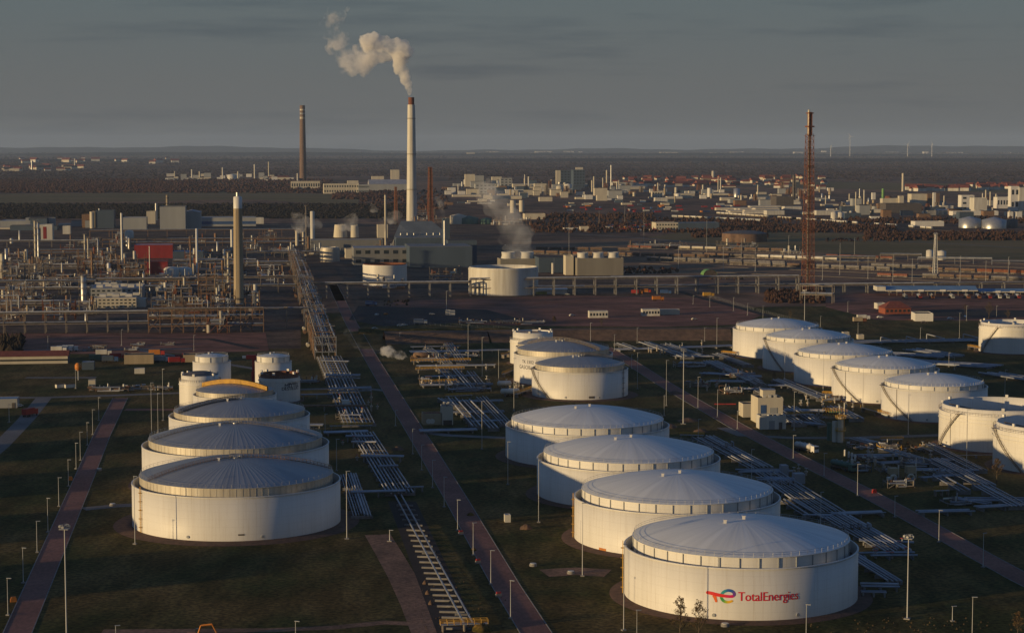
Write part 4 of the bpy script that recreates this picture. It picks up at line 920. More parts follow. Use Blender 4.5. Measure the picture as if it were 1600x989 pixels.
def cylt(px, yb, yt, wpx, label, m=WHITE2, top='dome', name='silo', cat='silo', group=None, n=20, bands=0, ladder_=False, rt=None, plat=0, platm=FRAME, legs=0):
    x, y = P(px, yb); R = msz(wpx, y)/2; h = zat(y, yt); o = thing(name, label, cat, (x, y), random.uniform(0, 1), group)
    b = MB(); rt_ = R if rt is None else R*rt
    if top == 'dome': b.rev(0, 0, [(R, 0), (rt_, h-R*.3), (rt_*.8, h-R*.1), (rt_*.3, h)], n, 0, True, False, True)
    elif top == 'cone': b.rev(0, 0, [(R, 0), (rt_, h-R*.25), (.1, h)], n, 0, True, False, False)
    elif top == 'open': b.rev(0, 0, [(R, 0), (rt_, h), (rt_*.86, h), (rt_*.86, h-R)], n, 0, False)
    else: b.rev(0, 0, [(R, 0), (rt_, h)], n, 0, True, False, True)
    b.build('shell', m, o)
    if top == 'open': MB().cyl(0, 0, h-R*1.0-.3, h-R*1.0, rt_*.84, n=n).build('inner_roof', DARKIN, o)
    for k in range(plat):
        zz = h*(k+1)/(plat+.05); b = MB(); r1 = R*1.25+.8; b.cyl(0, 0, zz-.15, zz, r1, n=14, sm=False); handrail(b, r1-.05, zz, 10, 1.1, r=.06); b.build('platform', platm, o)
    if ladder_ or plat:
        b = MB(); 
        for s in (-.3, .3): b.tube((R+.3, s, 0), (R+.3, s, h), .07, 4)
        for k in range(int(h/1.2)): b.box(R+.3, 0, .8+k*1.2, .1, .6, .08)
        b.build('ladder', platm, o)
    return o
def chimney(px, yb, yt, wb, wt, label, m=TANC, bands=(), tip=None, rings=0, name='chimney', n=28, cat='chimney'):
    x, y = P(px, yb); h = zat(y, yt); r0 = msz(wb, y)/2; r1 = msz(wt, y)/2
    o = thing(name, label, cat, (x, y), 0); rr = lambda z: r0+(r1-r0)*z/h
    ms = [m]; b = MB(); zs = [0]
    cuts = sorted([(a*h, b_*h, mm) for a, b_, mm in bands]); z = 0; segs_ = []
    for a, c_, mm in cuts:
        if a > z: segs_.append((z, a, m, 'shaft'))
        segs_.append((a, c_, mm, 'painted_band')); z = c_
    if z < h: segs_.append((z, h, m, 'shaft'))
    for a, c_, mm, nm in segs_:
        b = MB(); k = 4; b.rev(0, 0, [(rr(a+(c_-a)*i/k), a+(c_-a)*i/k) for i in range(k+1)], n, 0, True, False, c_ >= h-.01); b.build(nm, mm, o)
    if tip:
        tr_, th_, tm = tip; MB().rev(0, 0, [(r1*tr_, h-.5), (r1*tr_, h+th_), (r1*tr_*.8, h+th_), (r1*tr_*.8, h+th_-2)], n, 0, False).build('tip', tm, o)
    for k in range(rings):
        zz = h*(k+1)/(rings+.4); b = MB(); b.rev(0, 0, [(rr(zz), zz), (rr(zz)+1.0, zz), (rr(zz)+1.0, zz+.25), (rr(zz), zz+.25)], n, 0, False); handrail(b, rr(zz)+.95, zz+.2, 12, 1.2, r=.07); b.build('gallery', DSTEEL, o)
    b = MB()
    for s in (-.3, .3): b.tube((-(r0+.3)*.3, -(r0+.3)*.95+s*.1, 0), (-(r1+.3)*.3+s, -(r1+.3)*.95, h), .07, 4)
    b.build('ladder', STEEL, o)
    return o
# ---- great chimneys
chimney(643.5, 352, 164, 17, 11.5, 'tall white chimney of the power station with a rusty mouth, steam rising from it', WHITE2, tip=(.80, 11, RUST), rings=3)
chimney(373.5, 488, 326, 16, 13.5, 'tall tan concrete chimney with white top left of the elevated rack', TANC, bands=[(.12, .135, DSTEEL)], rings=0)
x, y = P(373.5, 488); h1 = zat(y, 326); h2 = zat(y, 308); r_ = msz(13.6, y)/2
o = [q for q in C.objects if q.name.startswith('chimney') and q.location.x == Vector((x, 0, 0)).x][-1:]
o = o[0] if o else None
MB().rev(0, 0, [(r_, h1), (r_*.98, h2), (r_*.5, h2+.5)], 28, 0, True, False, True).build('white_top', WHITE, o)
MB().cyl(0, 0, h2, zat(y, 301), r_*.42, n=16).build('flue_tip', STEEL, o)
chimney(473.5, 281, 165, 11, 8, 'tall dark brown chimney far behind the field, pale bands near its top', BROWN, bands=[(.52+.3, .845, CREAM), (.88, .90, GREYC), (.93, .95, CREAM)], rings=2)
# ---- slim stacks and columns of the process plant
for px, yb, yt, wq, lb, m, pl in [
    (191, 418, 333, 3.2, 'slim white steel stack left of the dark red building', WHITE, 0), (308, 426, 357, 3.6, 'slim white pointed stack right of the red buildings', WHITE, 0),
    (298, 430, 369, 2.4, 'thin brown stack just left of the white pointed one', FRAME2, 1), (362.5, 398, 359, 4.2, 'short white stack peeping left of the tan chimney', WHITE, 0),
    (155.5, 356, 326, 2.4, 'slim white stack before the far grey hall', WHITE, 0), (602.5, 383, 305, 3.2, 'slim cream stack left of the white chimney', CREAM, 0),
    (626, 414, 388, 4.5, 'white stack with red cap before the power station wall', WHITE2, 0), (863.5, 428, 411, 3.8, 'small white column left of the triple cooling tower', WHITE2, 0),
    (695, 416, 345, 4.0, 'silver stack in front of the power station tower', STEEL, 0), (219, 478, 440, 2.0, 'thin lamp like stack before the plant office', CREAM, 0),
    (234, 430, 385, 1.2, 'very thin mast before the red building', STEEL, 0), (254, 400, 386, 2.5, 'short stack before the dark red building', CREAM, 0)]:
    cylt(px, yb, yt, wq, lb, m, 'cone' if 'pointed' in lb else 'flat', 'steel_stack', 'stack', None, 14, plat=pl, ladder_=True)
cols = [(131, 472, 430, 9, 'big shiny column in the middle of the left plant', STEEL, 4), (55.5, 402, 345, 3.4, 'left one of the tall twin columns beside the red and white hall', CREAM, 5), (60.5, 404, 347, 3.6, 'right one of the tall twin columns beside the red and white hall', STEEL, 6),
    (4, 435, 396, 6, 'thick pale column at the left edge of the plant', CREAM, 3), (170, 434, 411, 5.5, 'small white column left of the slim white stack', WHITE, 0), (133, 410, 366, 2.6, 'left slender column of the caged cluster', CREAM, 3), (138, 412, 372, 2.4, 'second slender column of the caged cluster', CREAM, 2), (153.5, 412, 372, 2.2, 'right slender column of the caged cluster', STEEL, 3), (144, 424, 393, 3.5, 'stout brown column before the caged cluster', FRAME2, 4),
    (174, 418, 397, 3, 'rusty short column by the small white one', FRAME2, 3), (195, 417, 396, 5, 'white column wrapped by the slim stack base', WHITE2, 2), (212, 412, 399, 3, 'short column left of the red building', CREAM, 2), (222, 436, 411, 3.4, 'brown column right of the steelwork thicket', FRAME2, 3),
    (357, 458, 394, 3.6, 'tall caged column left of the tan chimney', CREAM, 6), (352, 430, 400, 3, 'short column behind the caged one left of the chimney', FRAME, 3), (288, 459, 433, 3.5, 'pale column at the head of the second rack', CREAM, 2), (310, 478, 465, 3, 'small bright column in the dense lower plant', CREAM, 0), (296, 480, 464, 2.5, 'small pale column beside the bright one in the lower plant', CREAM, 0), (350, 482, 470, 2.4, 'small pale pipe column left of the chimney foot', WHITE2, 0),
    (488.5, 390, 330, 7, 'white square looking tower column in the steam left of the power station', WHITE2, 0), (479, 396, 322, 3.0, 'dark latticed column beside the white tower in the steam', DSTEEL, 6), (482, 398, 370, 3.2, 'brown column at the foot of the dark latticed one', FRAME2, 3),
    (464, 384, 360, 5, 'pale column left in the steam', CREAM, 1), (474, 382, 362, 4, 'pale column second left in the steam', CREAM, 1), (340, 512, 494, 4, 'orange brown column in front of the rack', FRAME2, 3)]
for px, yb, yt, wq, lb, m, pl in cols: cylt(px, yb, yt, wq, lb, m, 'dome', 'process_column', 'column', 'process columns', 14, plat=pl)
# ---- lattice towers
def lattice(px, yb, yt, wb, wt, label, m=RUST, pipes=2, n=14, name='lattice_tower', bar=.35, cat='tower', stages=3, pm=None, group=None):
    x, y = P(px, yb); h = zat(y, yt); a = msz(wb, y)/2; c = msz(wt, y)/2; o = thing(name, label, cat, (x, y), .35, group); b = MB()
    rr = lambda z: a+(c-a)*min(1, z/h)
    cs = [(-1, -1), (1, -1), (1, 1), (-1, 1)]
    for k in range(n):
        z0, z1 = h*k/n, h*(k+1)/n
        for i in range(4):
            p0 = (cs[i][0]*rr(z0), cs[i][1]*rr(z0), z0); p1 = (cs[i][0]*rr(z1), cs[i][1]*rr(z1), z1); j = (i+1) % 4
            q0 = (cs[j][0]*rr(z0), cs[j][1]*rr(z0), z0); q1 = (cs[j][0]*rr(z1), cs[j][1]*rr(z1), z1)
            b.bar(p0, p1, bar*1.3); b.bar(p1, q1, bar*.8); b.bar(p0, q1, bar*.7); b.bar(q0, p1, bar*.7)
    b.build('lattice_frame', m, o)
    for k in range(pipes):
        dx = (k-(pipes-1)/2)*a*.35; MB().path([(dx, 0, 0), (dx*.6, 0, h*1.0)], bar*1.5, 8).build('riser_pipe', (pm or [FRAME, FRAME2, CREAM])[k % 3], o)
    for k in range(stages):
        zz = h*(k+1)/stages; r = rr(zz)+1; b = MB().box(0, 0, zz-.2, 2*r, 2*r, .2); handrail(b, r, zz, 8, 1.2, r=.08); b.build('platform', m, o)
    return o, h
lattice(1262, 458, 212, 15, 9.5, 'very tall rusty lattice flare tower on the right', RUST, 2, 26, bar=.27, stages=5, pm=[FRAME, FRAME2, FRAME])
x, y = P(1262, 458)
tw = [q for q in C.objects if q.name == 'lattice_tower'][0]; h0 = zat(y, 212); h1 = zat(y, 176)
b = MB(); rr_ = msz(5.0, y)/2
for k in range(6):
    z0, z1 = h0+(h1-h0)*k/6, h0+(h1-h0)*(k+1)/6
    for i in range(4):
        c1 = [(-1, -1), (1, -1), (1, 1), (-1, 1)]; j = (i+1) % 4; p0 = (c1[i][0]*rr_, c1[i][1]*rr_, z0); p1 = (c1[i][0]*rr_, c1[i][1]*rr_, z1); q1 = (c1[j][0]*rr_, c1[j][1]*rr_, z1); b.bar(p0, p1, .5); b.bar(p1, q1, .4); b.bar(p0, q1, .35)
b.build('upper_frame', RUST, tw)
for dx_, zt in ((-.9, 172), (.9, 176)): MB().cyl(dx_, 0, h0, zat(y, zt), .9, n=10).build('flare_pipe', [CREAM, FRAME2][dx_ > 0], tw)
MB().box(0, 0, h1-12, rr_*2+3, rr_*2+3, 1.2).box(0, 0, h1-1, rr_*2+2, rr_*2+2, .8).build('flare_platform', RUST, tw)
lattice(672.5, 352, 262, 8, 4.5, 'reddish lattice stack right of the white chimney', RUST, 2, 16, bar=.5, stages=3, pm=[FRAME2, RUST])
lattice(618.5, 352, 293, 5, 2.5, 'thin reddish lattice stack left of the white chimney', RUST, 1, 12, bar=.4, stages=3, pm=[FRAME2])
lattice(1461, 434, 366, 6, 2.5, 'thin grey lattice pylon among the goods wagons', STEEL, 0, 14, bar=.35, stages=1)
lattice(1240.5, 315, 274, 4, 3, 'distant grey lattice mast left of the flare tower', DSTEEL, 1, 8, bar=.8, stages=2)
# ---- power station
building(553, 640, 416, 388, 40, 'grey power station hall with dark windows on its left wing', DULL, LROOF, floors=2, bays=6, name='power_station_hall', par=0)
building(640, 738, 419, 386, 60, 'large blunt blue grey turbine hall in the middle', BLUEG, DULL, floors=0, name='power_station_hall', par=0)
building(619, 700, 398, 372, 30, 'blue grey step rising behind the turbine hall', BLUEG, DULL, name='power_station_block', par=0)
A, W = place_front(617, 702, 392); hA = zat(A[1], 371); hB = zat(A[1], 351)
o = thing('boiler_house', 'boiler house with a long dark sloping roof at the foot of the white chimney', 'building', (A[0], A[1]), GR)
MB().add([(0, 0, 0), (W, 0, 0), (W, 75, 0), (0, 75, 0), (0, 0, hA), (W, 0, hA), (W-14, 75, hB), (14, 75, hB)], [(0, 1, 5, 4), (1, 2, 6, 5), (2, 3, 7, 6), (3, 0, 4, 7)]).build('wall', DULL, o)
MB().add([(-1, -1, hA+.2), (W+1, -1, hA+.2), (W-13, 76, hB+.2), (13, 76, hB+.2), (-1, -1, hA+1), (W+1, -1, hA+1), (W-13, 76, hB+1), (13, 76, hB+1)], [(3, 2, 1, 0), (4, 5, 6, 7), (0, 1, 5, 4), (1, 2, 6, 5), (2, 3, 7, 6), (3, 0, 4, 7)]).build('roof', mat('boiler_roof', (.24, .24, .20), (.18, .18, .155), .7, scale=.05), o)
for k in range(7): MB().cyl(W*(.12+.12*k), 6, hA+1.5, hA+4.5, .9, n=10).build('roof_vent', STEEL, o)
building(692, 703, 400, 343, 9, 'slim blue grey tower beside the silver stack', BLUEG, DROOF, name='stair_tower')
building(700, 745, 412, 376, 30, 'dark blue block at the right end of the power station', BLUEG, DROOF, name='power_station_block', par=0)
open_tank('PB', 567, 636, 448, 415, 'white tank with brown top rim before the power station', ringh=.6, inner=.97, detail=False, floor=3, inm=RUST, gravel=2)
open_tank('PC', 732, 841, 463, 421, 'broad pale tank with dark red inside behind the long rack', ringh=.6, inner=.97, detail=False, floor=3, inm=REDD, wall=WHITE2, gravel=2)
open_tank('PD', 500, 531, 410, 389, 'low shiny round tank left of the power station', ringh=1.5, inner=.9, detail=False, floor=-.5, inm=STEEL, wall=RINGM, gravel=1)
for lb, a in [('round pale cooling tower left in the steam', (521, 543, 371, 351)), ('small pale cooling tower right of the round one in the steam', (547, 561, 371, 352))]:
    xl_, xr_, yb, yt = a; cylt((xl_+xr_)/2, yb, yt, xr_-xl_, lb, CREAM, 'open', 'cooling_tower', 'cooling tower', None, 24, rt=.82)
building(486, 598, 398, 376, 24, 'long low pale grey hall in the steam', DULL, LROOF, name='process_hall')
building(540, 575, 404, 390, 20, 'pale block behind the power station hall', CREAM, DROOF, name='process_hall')
building(590, 606, 372, 352, 14, 'small pale house in the steam left of the boiler house', CREAM, DROOF, name='process_hall')
def fan_tower(xl, xr, yb, yt, dep, cells, label):
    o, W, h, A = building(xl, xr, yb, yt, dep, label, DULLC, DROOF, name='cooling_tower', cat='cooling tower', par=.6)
    for k in range(cells):
        cx_ = W*(k+.5)/cells; r = W/cells*.40
        MB().rev(cx_, dep/2, [(r, h+.3), (r*.86, h+r*.5), (r*.92, h+r*.95), (r*.8, h+r*.95), (r*.75, h+r*.4)], 24, 0, True).build('fan_stack', WHITE2, o)
    return o
fan_tower(782, 841, 424, 406, 24, 2, 'cream cooling tower with two steaming fan stacks')
fan_tower(902, 974, 431, 405, 26, 3, 'grey cooling tower with three fan stacks')
building(884, 896, 430, 401, 14, 'cream slab tower left of the triple cooling tower', CREAM, DROOF, name='cooling_tower_annex')
building(842, 866, 426, 403, 40, 'dark blue hall between the cooling towers, left', BLUEG, DROOF, name='dark_hall', par=0)
building(866, 884, 426, 403, 40, 'dark blue hall between the cooling towers, right', BLUEG, DROOF, name='dark_hall', par=0)
building(836, 886, 460, 447, 16, 'white tent hall with pitched roof under the long rack', WHITE, WHITE, 'gable', name='tent_hall', rh=3.0, cat='tent')
for i, (xl_, xr_, yb, yt, d_, lb, wl, rf, sh) in enumerate([
    (128, 142, 356, 336, 20, 'brown striped end of the far silo hall', FRAME2, DROOF, 'flat'), (150, 178, 357, 330, 40, 'far blue grey hall behind the slim white stack', BLUEG, DROOF, 'flat'),
    (192, 229, 360, 341, 40, 'far grey low block with pale left end', GREYC, LROOF, 'flat'), (229, 243, 350, 331, 25, 'sunlit cream upper block of the far grey works', CREAM, DROOF, 'flat'),
    (250, 290, 360, 324, 60, 'tall blue grey works hall far behind the red building', GREYC, DROOF, 'flat'), (286, 314, 358, 329, 50, 'lower blue grey hall with pitched roof beside the tall one', GREYC, LROOF, 'gable'),
    (314, 400, 354, 341, 50, 'long low pale hall with blue lower band', GREYC, LROOF, 'flat'), (400, 412, 350, 341, 20, 'small white box house right of the long low hall', WHITE2, LROOF, 'flat'),
    (0, 56, 356, 346, 50, 'long low grey hall at the far left edge', GREYC, LROOF, 'flat'), (64, 82, 376, 352, 20, 'narrow white hall with a red panel behind the twin columns', WHITE2, LROOF, 'flat'),
    (98, 110, 366, 354, 14, 'small white house with red top far left', WHITE2, RED, 'flat'), (210, 270, 404, 384, 36, 'dark red cladded building in the left plant', REDD, LROOF, 'flat'),
    (226, 262, 428, 410, 26, 'lower dark red building before the large one', REDD, DROOF, 'flat'), (270, 318, 404, 394, 30, 'low blue roofed annex right of the dark red building', BLUEG, BROOF, 'flat'),
    (142, 222, 470, 452, 50, 'wide grey control building with rooftop units in the left plant', GREYC, LROOF, 'flat'), (146, 213, 482, 467, 14, 'pale concrete wing in front of the grey control building', CREAM, LROOF, 'flat'), (213, 228, 480, 468, 12, 'small white house right of the pale concrete wing', WHITE2, LROOF, 'flat'),
    (140, 180, 462, 448, 20, 'bluish rooftop house on the grey control building', BLUEG, LROOF, 'flat')]):
    fl = (3, 10) if 'control' in lb else (0, 0)
    o_, W_, h_, A_ = building(xl_, xr_, yb, yt, d_, lb, wl, rf, sh, floors=fl[0], bays=fl[1], bands=[(.25, .6, BLUE)] if 'blue lower' in lb else None, par=.4 if sh == 'flat' else 0, left_win=bool(fl[0]))
    if 'red panel' in lb: MB().box(W_*.35, -.05, 2, W_*.3, .2, h_-4).build('red_panel', REDD, o_)
    if 'control building' in lb:
        for k in range(6): MB().box(6+k*W_/6.5, 14+(k % 2)*12, h_+.3, 5, 4, 2.2).build('rooftop_unit', WHITE2, o_)
for i, (px, yb, yt, wq, m) in enumerate([(144, 357, 331, 7, CREAM), (148, 356, 330, 6, TANC)]): cylt(px, yb, yt, wq, 'sunlit tan silo at the far hall, '+['left', 'right'][i]+' of the two', m, 'flat')
chimney(262, 352, 305, 5, 4, 'short tan chimney with dark rings far behind the red building', TANC, bands=[(.5, .54, DSTEEL), (.7, .74, DSTEEL), (.88, .92, DSTEEL)])
chimney(244.5, 345, 318, 4.5, 4, 'short silver chimney on the far grey works', STEEL)
for k, (px, yb, yt, wq, lb) in enumerate([(268, 434, 417, 24, 'left of the white squat tanks below the red building'), (288, 433, 417, 24, 'right of the white squat tanks below the red building'), (202, 372, 360, 14, 'white dome roofed tank far left of the red building')]):
    cylt(px, yb, yt, wq, lb, WHITE2, 'dome', 'squat_tank', 'storage tank')

# ---- pipe racks
def rack(label, xl, xr, yb, yt, levels=2, wd=7.0, bay=9.0, m=FRAME, rot=None, npipe=6, conc=False, name='pipe_rack', brace=False, pm=None, A=None, Ln=None, h=None, world=False):
    if A is None:
        rot = GR if rot is None else rot; A, Ln = place_front(xl, xr, yb, rot); h = zat(A[1], yt)
    o = thing(name, label, 'pipe rack', (A[0], A[1]), rot); k = min(48, max(2, int(Ln/bay))); lm = CONC if conc else m
    for i in range(k+1):
        x = Ln*i/k; b = MB(); tw_ = .9 if conc else .45
        b.box(x, 0, 0, tw_, tw_, h).box(x, wd, 0, tw_, tw_, h)
        for l in range(levels): b.box(x, wd/2, h*(l+1)/levels-.5, tw_*.8, wd-tw_, .45)
        b.build('portal', lm, o)
    b = MB()
    for l in range(levels):
        z = h*(l+1)/levels-.5
        for yy in (-.3, wd+.3): b.box(Ln/2, yy, z-.4, Ln, .3, .5)
    if brace:
        for i in range(k):
            x0, x1 = Ln*i/k, Ln*(i+1)/k
            if i % 2 == 0: b.bar((x0, -.3, h*.1), (x1, -.3, h*(levels-1)/levels if levels > 1 else h), .2); b.bar((x1, -.3, h*.1), (x0, -.3, h*.5), .2)
    b.build('beam', m, o)
    for l in range(levels):
        z = h*(l+1)/levels
        for j in range(npipe):
            r = random.choice([.18, .25, .35, .5]) if j else .55; yy = .5+(wd-1)*j/max(1, npipe-1); s, e = (0, Ln) if random.random() < .6 else sorted((random.uniform(0, Ln*.6), random.uniform(Ln*.5, Ln)))
            MB().path([(s, yy, z+r), (e, yy, z+r)], r, 7).build('pipe', random.choice(pm or [PIPE, PIPE, PIPEW, FRAME]), o)
    return o
rack('long front pipe rack of the left plant above the red gravel yard, left part', -60, 232, 523, 490, 2, 8, 12, FRAME, npipe=7)
rack('dense braced end of the front pipe rack left of the chimney foot', 232, 412, 521, 484, 3, 10, 7, FRAME2, npipe=6, brace=True)
rack('short bridge rack joining the chimney foot to the elevated rack', 412, 484, 515, 482, 1, 5, 14, FRAME, npipe=5)
rack('second pipe rack behind the grey control building, left part', -40, 150, 462, 440, 2, 8, 12, FRAME, npipe=5)
rack('second pipe rack above the grey control building, right part', 150, 372, 460, 437, 2, 8, 12, FRAME, npipe=6)
rack('rack right of the tan chimney over dark ground', 380, 462, 459, 433, 2, 8, 12, FRAME, npipe=5)
rack('third slim rack far behind the red building', 160, 480, 386, 374, 2, 7, 20, FRAME2, npipe=4)
rack('farthest slim rack below the far halls', 140, 470, 371, 360, 1, 7, 24, FRAME2, npipe=4)
rack('slim rack at the left edge beyond the dark yard', -60, 150, 388, 377, 1, 7, 24, FRAME, npipe=4)
rack('rack across the middle left of the dark ground behind the chimney', 385, 500, 405, 394, 1, 7, 18, FRAME, npipe=4)
rack('long concrete legged rack from the elevated rack to the broad pale tank', 478, 736, 466, 443, 1, 7, 16, FRAME, npipe=8, conc=True)
rack('long concrete legged rack behind the red works yard', 736, 1248, 463, 436, 2, 8, 16, FRAME, npipe=7, conc=True)
rack('long rack right of the flare tower', 1248, 1640, 459, 445, 1, 6, 18, FRAME, npipe=5, conc=True)
rack('short rack below the flare tower foot', 1250, 1300, 473, 445, 2, 8, 10, FRAME, npipe=3, rot=-.35)
rack('rack among the far tracks right of the flare tower, upper', 1286, 1368, 416, 401, 2, 7, 14, FRAME, npipe=5, rot=-.12)
rack('low pale pipe line crossing the far green field, left part', 1375, 1440, 408, 397, 1, 3, 14, FRAME, npipe=3, rot=-.2)
rack('low pale pipe line crossing the far green field, middle part', 1434, 1550, 412, 403, 1, 3, 16, STEEL, npipe=3, rot=-.16)
rack('low pale pipe line crossing the far green field, right part', 1550, 1660, 414, 407, 1, 3, 16, STEEL, npipe=3, rot=-.1)
# elevated rack running up the picture
P0 = P(492, 561); P1 = P(452, 408); dd = math.hypot(P1[0]-P0[0], P1[1]-P0[1])
er = thing('elevated_rack', 'tall elevated pipe rack lit orange on its left, running away beside the middle road', 'pipe rack', (P0[0], P0[1]), math.atan2(P1[1]-P0[1], P1[0]-P0[0])-PI/2)
H_ = zat(P0[1], 526); Wd = 12.0; nb = 60
rnd = random.Random(5); HF = []; cur = 1.0
for i in range(nb+1):
    if rnd.random() < .3: cur = rnd.choice([1.0, .92, 1.12, .8, 1.0, .70])
    HF.append(1.0 if i < 4 else cur)
for i in range(nb+1):
    yv = dd*i/nb; b = MB(); h_ = H_*HF[i]; e = 0 if i < 2 else rnd.uniform(-.8, 1.2)
    for xx in (-e, Wd+e): b.box(xx, yv, 0, .5, .5, h_)
    for l in range(3): b.box(Wd/2, yv, h_*(l+1)/3-.5, Wd+2*e-.5, .4, .45)
    if i == 0: b.box(Wd*.35, yv, 0, .4, .4, H_).box(Wd*.65, yv, 0, .4, .4, H_)
    b.build('portal', rnd.choice([FRAME2, FRAME, FRAME, STEEL]), er)
b = MB()
for i in range(nb):
    y0_, y1_ = dd*i/nb, dd*(i+1)/nb; h_ = H_*min(HF[i], HF[i+1])
    for xx in (-.3, Wd+.3):
        if rnd.random() < .7: b.bar((xx, y0_, .5), (xx, y1_, h_*.6), .22)
        if rnd.random() < .5: b.bar((xx, y1_, .5), (xx, y0_, h_*.6), .22)
        for l in range(3): b.bar((xx, y0_, h_*(l+1)/3-.4), (xx, y1_, h_*(l+1)/3-.4), .3)
b.build('side_bracing', FRAME2, er)
for l in range(3):
    for j in range(9):
        yv = 0.0
        while yv < dd:
            y2 = min(dd, yv+rnd.uniform(60, 260)); r = rnd.choice([.2, .28, .38, .5])
            if rnd.random() < .85:
                z_ = H_*(l+1)/3*(HF[min(nb, int(yv/dd*nb))])+r; MB().path([(1+j*(Wd-2)/8, yv, z_), (1+j*(Wd-2)/8, y2, z_)], r, 6).build('pipe', rnd.choice([PIPE, FRAME, PIPEW, FRAME2, PIPE]), er)
            yv = y2
for i in range(22):
    yv = dd*(i+.3)/22+rnd.uniform(-5, 5); MB().box(Wd/2+rnd.uniform(-3, 3), yv, H_*HF[min(nb, int(yv/dd*nb))]+.9, rnd.uniform(5, Wd+2), rnd.uniform(1.5, 4), .3).build('cross_platform', rnd.choice([FRAME2, STEEL, FRAME]), er)
for i in range(10):
    yv = dd*rnd.random(); MB().tube((-2.5, yv, 2), (-2.5, yv+6, 2), 1.1, 10).build('side_vessel', rnd.choice([FRAME2, CREAM, RUST]), er)

# ---- dense steel structures of the left plant
def steel_unit(px, yb, yt, wpx, dep, label, m, seed, fill=1.0, group='steel process structures'):
    rnd = random.Random(seed); x, y = P(px, yb); W = msz(wpx, y); h = zat(y, yt); o = thing('process_structure', label, 'process structure', (x, y), GR+rnd.uniform(-.05, .05), group)
    bay_ = 6 if h > 6 else 3; nx = max(2, int(W/bay_)); ny = max(1, int(dep/6)); nz = max(2, int(h/5)); b = MB()
    hs_ = {}
    for i in range(nx+1):
        for j in range(ny+1):
            hh = h*rnd.uniform(.55, 1.0); hs_[i, j] = hh; b.box(-W/2+W*i/nx, dep*j/ny, 0, .35 if h > 6 else .18, .35 if h > 6 else .18, hh)
    for k in range(1, nz+1):
        z = h*k/nz-.3
        for i in range(nx):
            for j in range(ny+1):
                if min(hs_[i, j], hs_[i+1, j]) > z: b.box(-W/2+W*(i+.5)/nx, dep*j/ny, z, W/nx, .25, .3)
        for i in range(nx+1):
            for j in range(ny):
                if min(hs_[i, j], hs_[i, j+1]) > z: b.box(-W/2+W*i/nx, dep*(j+.5)/ny, z, .25, dep/ny, .3)
        for i in range(nx):
            if rnd.random() < .5 and min(hs_[i, 0], hs_[i+1, 0]) > z: b.bar((-W/2+W*i/nx, 0, z-h/nz), (-W/2+W*(i+1)/nx, 0, z), .2)
    b.build('steel_frame', m, o)
    for k in range(1, nz):
        z = h*k/nz; b = MB(); i0 = rnd.randint(0, nx-1); i1 = rnd.randint(i0+1, nx); j0 = rnd.randint(0, ny-1); rows_ = rnd.random() < .9
        b.box(-W/2+W*(i0+i1)/2/nx, dep*(j0+ny)/2/ny, z, W*(i1-i0)/nx*.98, dep*(ny-j0)/ny*.98, .12)
        if rows_: b.build('deck', rnd.choice([DSTEEL, FRAME, FRAME2]), o)
    ks = min(1.0, max(.28, h/9))
    for k in range(int(4*fill)+nx+(5 if ks < .6 else 0)):
        q = rnd.random(); vx = rnd.uniform(-W/2, W/2); vy = rnd.uniform(0, dep); mm = rnd.choice([PIPE, CREAM, STEEL, FRAME2, WHITE2, FRAME, RUST])
        z = h*rnd.randint(0, nz-1)/nz
        if q < .45: r = ks*rnd.uniform(.5, 1.4); MB().cyl(vx, vy, z, z+ks*rnd.uniform(3, 8), r, n=12).build('upright_vessel', mm, o)
        elif q < .7:
            r = ks*rnd.uniform(.6, 1.4); l = ks*rnd.uniform(3, 8); MB().tube((vx-l/2, vy, z+r+.4), (vx+l/2, vy, z+r+.4), r, 12).build('lying_vessel', mm, o)
        else: MB().box(vx, vy, z, ks*rnd.uniform(1.5, 4), ks*rnd.uniform(1.5, 4), ks*rnd.uniform(1.5, 3.5)).build('equipment_box', mm, o)
    for k in range(6):
        z = h*rnd.uniform(.1, .8); vy = -.3; x0 = rnd.uniform(-W/2, 0); x1 = rnd.uniform(0, W/2); z2 = h*rnd.uniform(.2, .9)
        MB().path([(x0, vy, z), (x1, vy, z), (x1, vy, z2)], rnd.uniform(.15, .4), 6).build('pipe_run', rnd.choice([PIPE, PIPEW, FRAME]), o)
    return o
